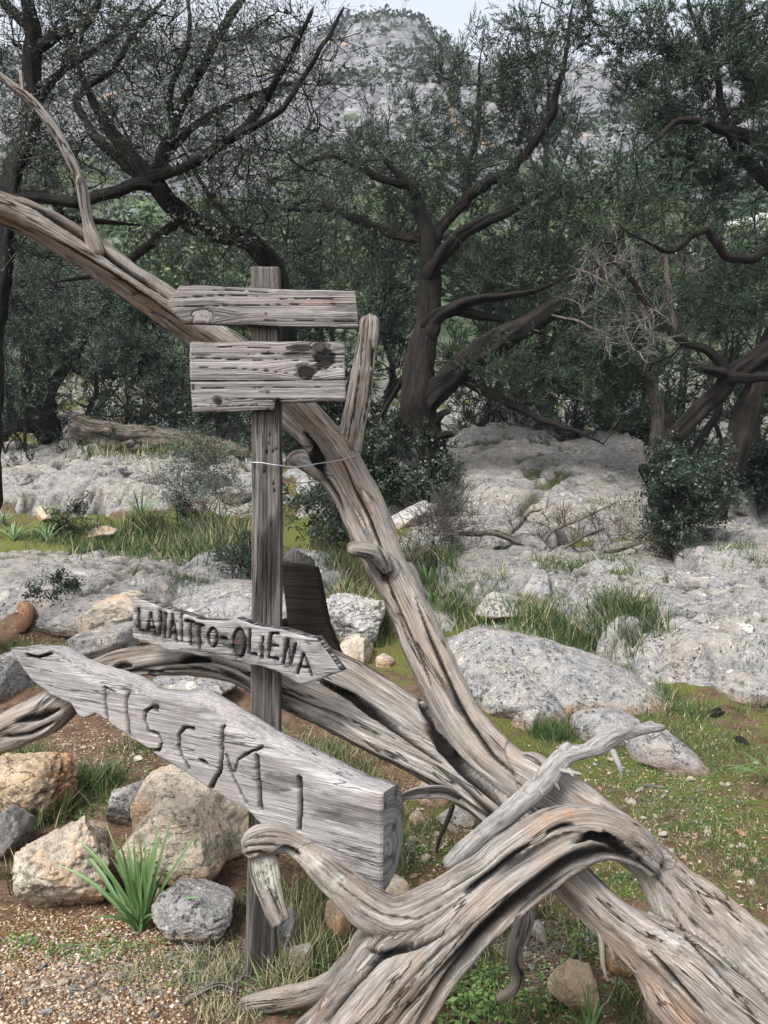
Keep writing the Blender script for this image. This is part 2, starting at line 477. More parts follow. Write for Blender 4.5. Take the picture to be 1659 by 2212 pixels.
def ground_mat():
    n = NT('ground_soil_moss_gravel')
    p = n.pos()
    a = n.noise(p, 9, 6, 0.65)
    f = n.noise(p, 60, 4, 0.7)
    f2 = n.noise(p, 170, 3, 0.7)
    soil = n.ramp(n.math('ADD', n.math('MULTIPLY', a, 0.5), n.math('MULTIPLY', f, 0.5)), [(0.36, (0.030, 0.019, 0.013)), (0.5, (0.085, 0.053, 0.035)), (0.66, (0.165, 0.115, 0.08))])
    vc = n.voro(p, 95, out='Color')
    vd = n.voro(p, 95, out='Distance')
    grav = n.mix(n.ss(vd, 0.25, 0.55), n.ramp(n.math('MULTIPLY', vc, 1.0), [(0.1, (0.16, 0.105, 0.062)), (0.5, (0.30, 0.215, 0.14)), (0.9, (0.46, 0.37, 0.27))]), (0.10, 0.055, 0.03))
    gm = n.ss(n.math('ADD', n.attr('gravel'), n.math('MULTIPLY', n.math('SUBTRACT', n.noise(p, 14, 4, 0.7), 0.5), 1.6)), 0.40, 0.62)
    c = n.mix(gm, soil, grav)
    moss = n.ramp(n.math('ADD', n.math('MULTIPLY', f, 0.6), n.math('MULTIPLY', f2, 0.4)), [(0.33, (0.025, 0.030, 0.010)), (0.5, (0.075, 0.082, 0.022)), (0.66, (0.15, 0.15, 0.05))])
    mm = n.ss(n.math('ADD', n.attr('moss'), n.math('MULTIPLY', n.math('SUBTRACT', n.noise(p, 7, 6, 0.72), 0.5), 2.0)), 0.38, 0.66)
    c = n.mix(mm, c, moss)
    # bare rock further up the slope
    rk = n.ramp(n.math('ADD', n.math('MULTIPLY', n.noise(p, 11, 6, 0.7), 0.6), n.math('MULTIPLY', f, 0.4)), [(0.36, (0.05, 0.048, 0.044)), (0.5, (0.18, 0.175, 0.165)), (0.64, (0.36, 0.35, 0.335))])
    pit = n.math('MULTIPLY', n.ss(n.noise(p, 22, 5, 0.72), 0.57, 0.66), 0.85)
    rk = n.mix(pit, rk, (0.03, 0.028, 0.025))
    rm = n.ss(n.math('ADD', n.attr('rock'), n.math('MULTIPLY', n.math('SUBTRACT', n.noise(p, 2.2, 5, 0.7), 0.5), 1.5)), 0.42, 0.58)
    c = n.mix(rm, c, rk)
    # hillside: grey crags with scrub soil between
    hp = n.noise(n.scale(p, (1, 1, 1.6)), 0.07, 7, 0.72)
    hf = n.noise(p, 0.6, 5, 0.7)
    crag = n.ramp(n.math('ADD', n.math('MULTIPLY', hf, 0.6), n.math('MULTIPLY', hp, 0.4)), [(0.36, (0.03, 0.03, 0.034)), (0.5, (0.12, 0.12, 0.127)), (0.64, (0.26, 0.26, 0.265))])
    crag = n.mix(n.ss(n.noise(p, 0.035, 4, 0.6), 0.66, 0.72), crag, (0.34, 0.22, 0.14))
    veg = n.ramp(hf, [(0.35, (0.022, 0.033, 0.018)), (0.6, (0.06, 0.078, 0.036))])
    hill = n.mix(n.ss(n.math('ADD', hp, n.attr('scrubby')), 0.56, 0.64), crag, veg)
    c = n.mix(n.attr('hill'), c, hill)
    h = n.math('ADD', n.math('MULTIPLY', f, 0.6), n.math('MULTIPLY', f2, 0.4))
    h = n.math('SUBTRACT', h, n.math('MULTIPLY', n.math('MULTIPLY', gm, vd), 0.8))
    return n.done(c, 0.95, n.bump(h, 0.8, 0.012), 0.1)
M['ground'] = ground_mat()

def plain(name, c, rough=0.5, metal=0.0, var=0.3):
    n = NT(name)
    cc = n.mix(n.ss(n.noise(n.pos(), 90, 3), 0.3, 0.7), tuple(x * (1 - var) for x in c), c)
    n.b.inputs['Metallic'].default_value = metal
    return n.done(cc, rough, None, 0.4)
M['wire'] = plain('galvanised_wire', (0.42, 0.44, 0.46), 0.45, 0.8)
M['screw'] = plain('dull_screw', (0.10, 0.085, 0.08), 0.5, 0.6)
M['rust'] = plain('rusty_screw', (0.13, 0.05, 0.03), 0.8, 0.1)
# ------------------------------------------------------------------ ground, slope and mountain: one sheet
PD = [-5, 0, 2.5, 4, 5, 6, 7, 8, 10, 12, 14, 17, 20, 30]
PZ = [0, 0, 0, 0.03, 0.13, 0.30, 0.48, 0.66, 0.98, 1.40, 2.1, 3.1, 4.2, 8.6]
CRP = np.array([-900, -200, 0, 200, 300, 400, 500, 600, 750, 850, 950, 1000, 1100, 1200, 1300, 1400, 1659, 1900, 2600])
CRR = np.array([140, 90, 95, 92, 72, 88, 80, 60, 44, 36, 46, 86, 128, 134, 118, 112, 120, 150, 220])
YC = 210.0

def gz(x, y, fine=True):
    x = np.asarray(x, float)
    y = np.asarray(y, float)
    z = np.interp(y, PD, PZ)
    px = CX + F * x / np.maximum(y, 3.0)
    zc = CAMH - (np.interp(px, CRP, CRR) - CY) / F * YC
    t = np.clip((y - 20) / (YC - 20), 0, 1)
    hill = 4.2 + (zc - 4.2) * (0.55 * t + 0.45 * t ** 1.6)
    w = sstep(18, 34, y)
    z = z * (1 - w) + hill * w
    z = z - np.maximum(y - YC, 0) * 0.35
    p = np.stack([x, y, np.zeros_like(x)], -1).reshape(-1, 3)
    n = fbm(p * 0.55, 4, 3).reshape(x.shape) * 0.16 * sstep(4.5, 8, y) * (1 - 0.5 * sstep(18, 30, y))
    z = z + n
    # crags on the mountain
    f1 = fbm(p * 0.045 + 5, 6, 9, 0.6).reshape(x.shape)
    z = z + f1 * 9.0 * sstep(30, 110, y)
    # blocky limestone pavement on the slope
    pm = (sstep(6.0, 7.5, y) * (1 - sstep(22, 32, y))).ravel()
    k = pm > 0.001
    if k.any():
        b = np.zeros(len(p))
        q = p[k] * np.array([0.75, 0.95, 1]) + 0.45 * np.stack([fbm(p[k] * 0.9 + 7 * j, 3, 60 + j) for j in range(3)], 1)
        f1_, f2_ = worley(q, 91)
        b[k] = (0.20 * sstep(0.02, 0.30, f2_ - f1_) + 0.10 * fbm(p[k] * 2.6, 4, 71, 0.6)) * pm[k]
        z = z + b.reshape(x.shape) - 0.1 * pm.reshape(x.shape)
    if fine:
        z = z + fbm(p * 9.0, 4, 21, 0.6).reshape(x.shape) * 0.014 * (1 - sstep(9, 20, y))
        z = z + fbm(p * 2.2, 3, 31).reshape(x.shape) * 0.02 * sstep(1.5, 3, y) * (1 - sstep(12, 25, y))
    return z

def ghit(px, py):
    """where the line of sight through that spot of the survey meets the ground"""
    d = np.concatenate([np.linspace(1.2, 12, 700), np.linspace(12, 60, 500)[1:]])
    x = (px - CX) / F * d
    z = CAMH - (py - CY) / F * d
    g = gz(x, d)
    k = np.nonzero(z <= g)[0]
    i = k[0] if len(k) else len(d) - 1
    return np.array([x[i], d[i], g[i]])

def zone(x, y):
    """moss, gravel, rock weights"""
    p = np.stack([x, y, 0 * x], 1)
    n = fbm(p * 1.3, 3, 44)
    px = CX + F * x / np.maximum(y, 1.0)
    moss = 0.28 + 0.33 * sstep(-0.3, 0.7, x) * sstep(2.3, 3.2, y) * (1 - sstep(5.4, 6.4, y))
    moss += 0.55 * sstep(8.5, 9.3, y) * (1 - sstep(11.5, 12.5, y)) * (1 - sstep(-0.3, 0.8, x))
    moss += 0.25 * sstep(5.2, 6.2, y) * sstep(-0.5, 0.2, x)
    moss -= 0.40 * (1 - sstep(-1.9, -1.2, x)) * sstep(3.6, 4.2, y) * (1 - sstep(5.2, 5.8, y))
    gravel = 0.25 + 0.70 * (1 - sstep(-1.0, -0.3, x)) * (1 - sstep(2.6, 3.1, y))
    gravel += 0.20 * sstep(2.8, 3.4, y) * (1 - sstep(4.5, 5.5, y))
    moss -= 0.25 * (1 - sstep(-0.9, -0.3, x)) * (1 - sstep(2.5, 2.9, y))
    moss -= 0.15 * sstep(0.0, 0.5, x) * (1 - sstep(2.4, 2.9, y))
    rock = 0.72 * sstep(5.6, 6.6, y) * sstep(-0.4, 0.6, x) + 0.75 * sstep(11.5, 12.5, y)
    q = p * np.array([0.75, 0.95, 1]) + 0.45 * np.stack([fbm(p * 0.9 + 7 * j, 3, 60 + j) for j in range(3)], 1)
    f1_, f2_ = worley(q, 91)
    gap = 1 - sstep(0.04, 0.16, f2_ - f1_)
    rock = rock * (1 - 0.8 * gap)
    moss = moss + 0.35 * gap * sstep(5.5, 7, y)
    return moss + 0.2 * n, gravel + 0.15 * n, np.clip(rock, 0, 0.85)

def build_ground():
    ys = np.concatenate([np.linspace(-4, 1.2, 12), 1.2 + (np.geomspace(1, 60, 330) - 1) * (30 - 1.2) / 59.0, np.geomspace(31, 520, 130)])
    a = np.linspace(-1, 1, 211)
    a = np.sign(a) * (0.55 * np.abs(a) + 1.05 * np.abs(a) ** 4)
    Y, A = np.meshgrid(ys, a, indexing='ij')
    X = A * np.maximum(Y + 0.6, 4.5)
    Z = gz(X, Y)
    V = np.stack([X, Y, Z], -1).reshape(-1, 3)
    mo, gr, rk = zone(V[:, 0], V[:, 1])
    hill = sstep(16, 30, V[:, 1])
    scrubby = 0.16 * (1 - sstep(60, 130, V[:, 1])) - 0.02
    me = mesh('ground', V, quads=grid_quads(len(ys), len(a))[:, ::-1], attrs=dict(moss=mo, gravel=gr, rock=rk, hill=hill, scrubby=scrubby))
    o = link('ground', me, M['ground'])
    tag(o, 'stony ground of red soil, moss and bare rock rising to a grey mountain', kind='structure')
build_ground()

# ------------------------------------------------------------------ rocks
def cube_sphere(n):
    t = np.tan(np.linspace(-1, 1, n + 1) * math.pi / 4)
    U, W = np.meshgrid(t, t, indexing='ij')
    U, W = U.ravel(), W.ravel()
    o = np.ones_like(U)
    faces = [(o, U, W), (-o, W, U), (W, o, U), (U, -o, W), (U, W, o), (W, U, -o)]
    V = np.concatenate([np.stack(f, 1) for f in faces])
    q = grid_quads(n + 1, n + 1)
    Q = np.concatenate([q + k * (n + 1) ** 2 for k in range(6)])
    key = np.round(V * 1e5).astype(np.int64)
    _, idx, inv = np.unique(key, axis=0, return_index=True, return_inverse=True)
    V, Q = V[idx], inv.ravel()[Q]
    return V / np.linalg.norm(V, axis=1)[:, None], Q
CS = {}

def rock_shape(hx, hy, hz, seed, res=20, planes=9, cut=(0.62, 0.92), rough=0.10, cracks=0.0, crk_scale=4.0, pits=0.0, pit_scale=14, ridge=0.5, prof=None, layers=0.0, power=2.6):
    if res not in CS:
        CS[res] = cube_sphere(res)
    D, Q = CS[res]
    r = np.random.default_rng(seed)
    s = (np.abs(D) ** power).sum(1) ** (-1 / power)
    p = D * s[:, None]
    for k in range(planes):
        nn = r.normal(size=3)
        nn /= np.linalg.norm(nn)
        c = r.uniform(*cut)
        over = np.maximum(p @ nn - c, 0)
        p = p - nn * over[:, None] * 0.92
    mn, mx = p.min(0), p.max(0)
    p = (p - (mn + mx) / 2) / ((mx - mn) / 2)
    if prof is not None:
        k = np.interp(p[:, 0], [q[0] for q in prof], [q[1] for q in prof])
        p[:, 2] = (p[:, 2] + 1) * k - 1
    nrm = p / np.linalg.norm(p, axis=1)[:, None]
    p = p * np.array([hx, hy, hz])
    nrm = nrm / np.array([hx, hy, hz])
    nrm /= np.linalg.norm(nrm, axis=1)[:, None]
    sz = (hx * hy * hz) ** (1 / 3)
    off = r.uniform(-50, 50, 3)
    q = p / sz
    d = fbm(q * 1.4 + off, 3, seed) * 0.9 + fbm(q * 5.0 + off, 4, seed + 5, 0.6) * 0.45
    rd = 1 - np.abs(fbm(q * np.array([2.3, 2.3, 3.2]) + off, 4, seed + 9, 0.55)) * 2.2
    disp = (d - ridge * np.clip(rd, 0, 1) ** 3 + 0.35 * fbm(q * 13 + off, 3, seed + 19, 0.6)) * rough * sz
    crack = np.zeros(len(p))
    if cracks:
        wp = p * crk_scale * np.array([1, 1, 1.6]) + off
        wp = wp + 0.7 * np.stack([fbm(p * crk_scale * 1.7 + off + k * 9, 3, seed + k) for k in range(3)], 1)
        f1, f2 = worley(wp, seed)
        m = sstep(0.0, 0.45, fbm(p * crk_scale * 0.6 + off + 3, 2, seed + 8))
        crack = (1 - sstep(0.01, 0.07, f2 - f1)) * m
        disp = disp - crack * cracks
        disp = disp + (hsh(np.floor(f1 * 0).astype(int), np.floor(wp[:, 0] * 0.7).astype(int), np.floor(wp[:, 2]).astype(int), seed) - 0.5) * cracks * 0.5
    if pits:
        f1, _ = worley(p * pit_scale * np.array([0.8, 0.8, 1.3]) + off + 0.4 * fbm(p * pit_scale + off, 2, seed + 4)[:, None], seed + 3)
        m = sstep(0.0, 0.4, fbm(p * 2.5 + off, 3, seed + 2))
        pt = (1 - sstep(0.12, 0.42, f1)) * m
        disp = disp - pits * pt
        crack = np.maximum(crack, 0.55 * pt)
    if layers:
        ph = p[:, 2] * (1 / max(layers * 6, 0.02)) + fbm(q * 1.2 + off, 3, seed + 6) * 1.5
        fr = ph - np.floor(ph)
        disp = disp + layers * (sstep(0.0, 0.15, fr) - 0.5) * np.clip(1.2 - np.abs(nrm[:, 2]), 0, 1)
    p = p + nrm * disp[:, None]
    return p, Q, crack

def rock(name, label, px, py, w, h, mat, dep=None, seed=1, group=None, tilt=0, yaw=None, sink=0.25, d=None, cat='rock', z=None, pitch=None, hm=None, **kw):
    """px,py: foot of the rock in the survey, w,h: its visible size there, dep: half depth in metres"""
    g = ghit(px, py)
    if d is not None and (d < 3.4 or z):
        g = P(px, py, d)
    if dep and d and g[1] > d * 1.15:
        dep = dep * g[1] / d
    hx = w / 2 / F * g[1]
    hz = (hm if hm else h / F * g[1]) / (2 - 2 * sink)
    if pitch is None:
        pitch = 9 if g[1] > 5.5 and w > 120 else 0
    hy = dep if dep else 0.8 * hx
    hx2 = hx * (1 + 0.5 * hy / g[1])
    p, Q, crack = rock_shape(hx2, hy, hz, seed, **kw)
    r = random.Random(seed)
    yw = r.uniform(-0.25, 0.25) if yaw is None else math.radians(yaw)
    c, s = math.cos(yw), math.sin(yw)
    rk = p.copy()
    p = np.stack([p[:, 0] * c - p[:, 1] * s, p[:, 0] * s + p[:, 1] * c, p[:, 2]], 1)
    t = math.radians(tilt)
    p = np.stack([p[:, 0] * math.cos(t) + p[:, 2] * math.sin(t), p[:, 1], -p[:, 0] * math.sin(t) + p[:, 2] * math.cos(t)], 1)
    t = math.radians(pitch)
    p = np.stack([p[:, 0], p[:, 1] * math.cos(t) - p[:, 2] * math.sin(t), p[:, 1] * math.sin(t) + p[:, 2] * math.cos(t)], 1)
    loc = np.array([g[0] * (1 + 0.7 * hy / g[1]), g[1] + 0.75 * hy, g[2] + hz * (1 - 2 * sink) + 0.75 * hy * math.sin(t)])
    bot = g[2]
    soil = 1 - sstep(0.0, 0.10, p[:, 2] + loc[2] - bot + 0.03 * fbm(rk * 9, 2, seed))
    me = mesh(name, p, quads=Q, attrs=dict(rk=rk + seed * 3.7, crack=crack, soil=soil * 0.8))
    o = link(name, me, M[mat], None, tuple(loc))
    return tag(o, label, cat, group)

from mathutils.bvhtree import BVHTree
BV, BQ, BN = [], [], [0]
SURF = [None]
def note_surface(V, Q):
    BV.append(np.asarray(V)); BQ.append(np.asarray(Q) + BN[0]); BN[0] += len(V)
def top_z(x, y, z):
    """height of the rock or soil at each spot"""
    if SURF[0] is None:
        SURF[0] = BVHTree.FromPolygons(np.vstack(BV).tolist(), np.vstack(BQ).tolist())
    z = np.array(z, float)
    for i in np.nonzero((y > 4.3) & (y < 20))[0]:
        h = SURF[0].ray_cast(Vector((x[i], y[i], z[i] + 1.6)), Vector((0, 0, -1)), 1.6)
        if h[0] is not None:
            z[i] = max(z[i], h[0].z)
    return z

def terrace(v, n, k=0.25):
    a = v * n
    f = np.floor(a)
    return (f + sstep(0.5 - k, 0.5 + k, a - f)) / n

def outcrop(name, label, px, py, w, dep, seed, mat='rock_pitted', hm=0.35, rise=None, yaw=0, steps=0.16, fis=0.10, cell=1.1, pits=0.04, pit_scale=5.0, group=None, res=0.03, side=0.0, strata=(1.0, 1.0)):
    """low spread of limestone pavement: a stepped, fissured sheet of rock lying on the slope.  px,py: middle of its front foot, w: width there (survey px), dep: depth in metres"""
    g = ghit(px, py)
    hx, hy = w / 2 / F * g[1] * (1 + 0.5 * dep / g[1]), dep / 2
    nu, nv = int(np.clip(2 * hx / res, 40, 230)), int(np.clip(2 * hy / res, 40, 230))
    U, W = np.meshgrid(np.linspace(-1.08, 1.08, nu), np.linspace(-1.08, 1.08, nv), indexing='ij')
    c_, s_ = math.cos(math.radians(yaw)), math.sin(math.radians(yaw))
    lx, ly = U * hx, W * hy
    cx, cy = g[0] * (1 + hy / g[1]), g[1] + hy
    X, Y = cx + lx * c_ - ly * s_, cy + lx * s_ + ly * c_
    q = np.stack([X.ravel(), Y.ravel(), 0 * X.ravel() + seed], 1)
    sh = X.shape
    zg = gz(X, Y, False)
    z0 = float(gz(np.array([cx]), np.array([cy - hy]), False)[0])
    z1 = float(gz(np.array([cx]), np.array([cy + hy]), False)[0])
    if rise is None: rise = z1 - z0
    plane = z0 + rise * (W + 1) / 2 + side * U
    rho = (np.abs(U) ** 3 + np.abs(W) ** 3) ** (1 / 3) + 0.16 * fbm(q * 1.7 / max(hx, 0.5), 3, seed + 1).reshape(sh) + 0.07 * fbm(q * 6, 3, seed + 2).reshape(sh)
    plate = 1 - sstep(0.80, 1.0, rho)
    wq = q + 0.25 * np.stack([fbm(q * 1.6 + 9 * k, 3, seed + 20 + k) for k in range(3)], 1) * np.array([1, 1, 0])
    v = fbm(wq * np.array([0.8 * strata[0], 1.3 * strata[1], 0.3]), 4, seed + 3, 0.5).reshape(sh) * 0.5 + 0.5
    st = terrace(v, 7, 0.10) * steps * 2.2
    st = st + terrace(fbm(wq * np.array([3.1, 4.6, 1]), 3, seed + 5).reshape(sh) * 0.5 + 0.5, 5, 0.14) * steps * 0.7
    f1, f2 = worley((wq + 0.15 * fbm(q * 5, 2, seed + 30)[:, None]) * np.array([0.75, 1.8, 1]) / cell, seed + 6)
    msk = sstep(-0.35, 0.15, fbm(q * 1.1, 2, seed + 7))
    fz = ((1 - sstep(0.015, 0.085, f2 - f1)) * msk).reshape(sh)
    p1, _ = worley(wq * pit_scale * np.array([0.7, 1.2, 1]) + 0.5 * fbm(q * pit_scale, 2, seed + 9)[:, None], seed + 8)
    pm = sstep(-0.05, 0.35, fbm(q * 1.5, 3, seed + 10))
    pt = ((1 - sstep(0.15, 0.45, p1)) * pm).reshape(sh)
    rough = fbm(q * 7, 5, seed + 11, 0.62).reshape(sh) * 0.013 + (1 - np.abs(fbm(q * 2.3, 4, seed + 12, 0.55))).reshape(sh) * 0.05
    z = plane + hm * 0.22 + 0.75 * st + rough - fis * fz - pits * pt
    z = (zg - 0.12) * (1 - plate) + z * plate
    # broken front face leans out a little
    V = np.stack([X, Y, z], -1).reshape(-1, 3)
    V = V + 0.02 * np.stack([fbm(q * 4 + 31 * k, 3, seed + 40 + k) for k in range(3)], 1)
    loc = np.array([cx, cy, z0])
    me = mesh(name, V - loc, quads=grid_quads(nu, nv), attrs=dict(rk=V * np.array([1, 1, 1.0]), crack=np.clip(0.95 * fz + 0.6 * pt, 0, 1).ravel(), soil=np.zeros(len(V))))
    note_surface(V, grid_quads(nu, nv))
    o = link(name, me, M[mat], None, tuple(loc))
    return tag(o, label, 'rock', group)
# ------------------------------------------------------------------ signpost with its boards
def board(name, top, bot, ia, ib, th, mat, root, nu=None, res=0.003, bulge=0.0, knots=(), strokes=(), stroke_w=0.006, stroke_d=0.012,
          edge_n=0.003, burn=0.0, warm_spots=(), face_n=0.0012, dark_spots=(), chip=0.004, splits=()):
    """top/bot: outline of the face in survey pixels; plane through depths da at x=xa and db at x=xb (ia=(xa,da), ib=(xb,db))"""
    (xa, da), (xb, db) = ia, ib
    inv = lambda x: 1 / da + (1 / db - 1 / da) * (x - xa) / (xb - xa)
    up = lambda x, y: P(x, y, 1.0 / inv(x))
    x0, x1 = min(top[0][0], bot[0][0]), max(top[-1][0], bot[-1][0])
    pa, pb = up(x0, 1300), up(x1, 1300)
    ex = pb - pa
    ex[2] = 0
    L = np.linalg.norm(ex)
    ex /= L
    nrm = np.cross(ex, np.array([0, 0, 1.0]))
    if nrm[1] > 0: nrm = -nrm                       # towards the viewer
    if nu is None: nu = int(L / res)
    s = np.linspace(0, L, nu)
    # px of each s along the plane
    q = pa[None, :2] + ex[None, :2] * s[:, None]
    px = CX + F * q[:, 0] / q[:, 1]
    ty = np.interp(px, [a[0] for a in top], [a[1] for a in top])
    by = np.interp(px, [a[0] for a in bot], [a[1] for a in bot])
    zt = CAMH - (ty - CY) / F * q[:, 1]
    zb = CAMH - (by - CY) / F * q[:, 1]
    sd = hash(name) % 97
    sd = len(name) * 7 + int(L * 100) % 31
    zt = zt + fbm(np.stack([s * 14, 0 * s, 0 * s + sd], 1), 4, sd, 0.6) * edge_n * np.clip((zt - zb) / 0.06, 0, 1)
    zb = zb + fbm(np.stack([s * 14, 0 * s + 5, 0 * s + sd], 1), 4, sd, 0.6) * edge_n
    zt = np.maximum(zt, zb + 0.004)
    hmax = (zt - zb).max()
    nv = max(8, int(hmax / res))
    v = np.linspace(0, 1, nv)
    S, Vv = np.meshgrid(s, v, indexing='ij')
    Z = zb[:, None] + (zt - zb)[:, None] * Vv
    # front relief
    dep = np.zeros_like(S)
    dark = np.zeros_like(S)
    warm = np.zeros_like(S)
    across = Z.copy()
    PX = np.broadcast_to(px[:, None], S.shape)
    Yd = np.broadcast_to(q[:, 1][:, None], S.shape)
    PY = CY + (CAMH - Z) * F / Yd
    def to_sz(x, y):
        dd = 1.0 / inv(x)
        pt = P(x, y, dd)
        return (pt[:2] - pa[:2]) @ ex[:2], pt[2]
    for (kx, ky, kr, kd) in knots:
        ks, kz = to_sz(kx, ky)
        kr = kr / F * 2.45
        ds, dz = S - ks, Z - kz
        e = np.exp(-((ds / (kr * 3.2)) ** 2 + (dz / (kr * 1.9)) ** 2))
        across = across + np.sign(dz) * kr * 1.2 * e * np.exp(-np.abs(dz) / (kr * 3)) * -1
        rr = np.sqrt(ds ** 2 * 0.7 + dz ** 2) / kr
        rr = rr + 0.35 * fbm(np.stack([S.ravel() * 60, Z.ravel() * 60, 0 * S.ravel()], 1), 2, 5).reshape(S.shape)
        dark = np.maximum(dark, kd * (1 - sstep(0.75, 1.0, rr)))
        dark = np.maximum(dark, 0.62 * np.exp(-((rr - 1.0) / 0.10) ** 2))
        dep -= 0.004 * np.exp(-((rr - 1.0) / 0.12) ** 2)
        across = np.where(rr < 1.0, rr * kr, across)
    for (dx_, dy_, dw, dh, amt) in dark_spots:
        e = ((PX - dx_) / dw) ** 2 + ((PY - dy_) / dh) ** 2
        e = e + 0.9 * fbm(np.stack([S.ravel() * 30, Z.ravel() * 50, 0 * S.ravel() + 3], 1), 4, 15, 0.65).reshape(S.shape)
        dark = np.maximum(dark, amt * (1 - sstep(0.5, 1.1, e)))
    for (dx_, dy_, dw, dh, amt) in warm_spots:
        warm = np.maximum(warm, amt * np.exp(-(((PX - dx_) / dw) ** 2 + ((PY - dy_) / dh) ** 2)))
    for (xa_, ya_, xb_, yb_, w_) in splits:
        a_, b_ = np.array(to_sz(xa_, ya_)), np.array(to_sz(xb_, yb_))
        ab = b_ - a_
        t_ = np.clip(((S - a_[0]) * ab[0] + (Z - a_[1]) * ab[1]) / (ab @ ab), 0, 1)
        wave = 0.004 * fbm(np.stack([S.ravel() * 6, 0 * S.ravel() + ya_, 0 * S.ravel()], 1), 3, 33).reshape(S.shape)
        dd_ = np.abs(Z - a_[1] - t_ * ab[1] + wave) + np.maximum(0, np.abs(S - a_[0] - t_ * ab[0]))
        wm_ = 0.62 * w_ / F * 2.45 * np.sqrt(np.clip(4 * t_ * (1 - t_) + 0.15, 0, 1))
        k_ = 1 - sstep(0.5, 1.3, dd_ / wm_)
        dep -= 0.008 * k_
        dark = np.maximum(dark, 0.95 * k_)
    if len(strokes):
        best = np.full(S.shape, 9.0)
        for st in strokes:
            wmul = 1.0
            if isinstance(st, tuple): st, wmul = st
            pts = np.array([to_sz(*a) for a in st])
            jit = fbm(np.stack([S.ravel() * 70, Z.ravel() * 70, 0 * S.ravel() + 9], 1), 2, 6).reshape(S.shape) * stroke_w * 0.35
            for a, b in zip(pts[:-1], pts[1:]):
                ab = b - a
                t = np.clip(((S - a[0]) * ab[0] + (Z - a[1]) * ab[1]) / (ab @ ab + 1e-12), 0, 1)
                dd = np.hypot(S - a[0] - t * ab[0], Z - a[1] - t * ab[1]) / wmul + jit
                best = np.minimum(best, dd)
        k = 1 - sstep(stroke_w * 0.5, stroke_w, best)
        dep -= stroke_d * k
        dark = np.maximum(dark, 0.95 * k)
        if burn:
            soot = np.exp(-(best / (stroke_w * 4)) ** 2) * (0.5 + 0.9 * fbm(np.stack([S.ravel() * 40, Z.ravel() * 40, 0 * S.ravel() + 2], 1), 4, 12, 0.7).reshape(S.shape))
            dark = np.maximum(dark, np.clip(burn * soot, 0, 0.75))
    g3 = np.stack([across.ravel() * 40, S.ravel() * 2.0, 0 * S.ravel() + sd], 1)
    dep += fbm(g3, 4, sd + 2, 0.6).reshape(S.shape) * face_n
    dep += fbm(np.stack([S.ravel() * 5, Z.ravel() * 9, 0 * S.ravel() + sd], 1), 3, sd + 4).reshape(S.shape) * face_n * 2.0 * (1 if bulge else 0.4)
    # rounded arris
    hh = (zt - zb)[:, None]
    em = np.minimum(Vv * hh, (1 - Vv) * hh)
    dep -= chip * np.exp(-em / 0.003)
    em2 = np.minimum(S, L - S)
    dep -= chip * np.exp(-em2 / 0.003)
    base = np.stack([pa[0] + ex[0] * S, pa[1] + ex[1] * S, Z], -1)
    front = base + nrm * dep[..., None]
    # back of the board
    H_ = zt - zb
    if bulge:
        bs_ = np.interp(px, [20, 100, 227, 480, 600, 740, 824], [0.05, 0.3, 1.0, 1.0, 0.8, 0.35, 0.08])
        hs_ = np.clip(H_ / 0.14, 0.08, 1)
        prof_ = [(0.12, 0.30, 0.0), (0.30, 0.72, 0.0), (0.52, 1.0, 0.0), (0.75, 0.75, 0.0), (0.93, 0.0, -0.10), (1.0, -0.3, -0.35), (0.95, -0.3, -0.62), (0.72, 0.0, -0.85), (0.35, 0.0, -0.97)]
        B = np.stack([np.stack([pa[0] + ex[0] * s, pa[1] + ex[1] * s, zt + f_ * bulge * bs_ + h_ * H_ + 0.004 * fbm(np.stack([s * 9, 0 * s + o_ * 3, 0 * s], 1), 3, 77)], -1) - nrm[None] * (th * o_ * hs_)[:, None] for (o_, f_, h_) in prof_], 1)
    else:
        prof_ = [(0.10, 0.0), (1.0, 0.0), (1.0, -0.5), (1.0, -1.0), (0.10, -1.0)]
        B = np.stack([np.stack([pa[0] + ex[0] * s, pa[1] + ex[1] * s, zt + h_ * H_], -1) - nrm[None] * (th * o_) for (o_, h_) in prof_], 1)
    nb = B.shape[1]
    allv = np.concatenate([front, B], 1)
    nn = allv.shape[1]
    gr = np.zeros(allv.shape)
    gr[:, :nv, 0] = across
    gr[:, nv:, 0] = B[:, :, 2] + 0.3 * np.arange(nb)[None] * 0.02
    gr[:, nv:, 1] = 0.05 * np.arange(nb)[None]
    gr[..., 2] = s[:, None]
    gr[..., 0] += sd * 0.37
    dk = np.zeros(allv.shape[:2]); dk[:, :nv] = dark
    wm = np.zeros(allv.shape[:2]); wm[:, :nv] = warm
    Vtx = allv.reshape(-1, 3)
    quads = grid_quads(nu, nn, wrap=True)
    # end caps: end grain with growth rings
    tri, cq_, eg = [], [], []
    extra = []
    nbase = len(Vtx)
    for row in (0, nu - 1):
        loop = allv[row]
        c = loop.mean(0)
        pith = c + np.array([0, 0, -0.03]) - nrm * 0.01
        rings_ = [loop * f + c * (1 - f) for f in (1.0, 0.8, 0.6, 0.4, 0.2)]
        st_ = nbase + sum(len(x) for x in extra)
        ring_v = np.vstack(rings_ + [c[None]])
        ring_v[nn:] += ex * 0.0015 * fbm(ring_v[nn:] * 60, 2, 3)[:, None]
        extra.append(ring_v)
        rad_ = np.linalg.norm(ring_v - pith, axis=1)
        eg.append(np.stack([rad_ * 0.9 + 0.0 * rad_, 0 * rad_, 0 * rad_ + 0.1 * row], 1))
        q_ = grid_quads(5, nn, True) + st_
        cq_.append(q_ if row else q_[:, ::-1])
        i = np.arange(nn)
        t_ = np.stack([np.full(nn, st_ + 5 * nn), st_ + 4 * nn + i, st_ + 4 * nn + (i + 1) % nn], 1)
        tri.append(t_[:, ::-1] if row else t_)
    Vtx = np.vstack([Vtx] + extra)
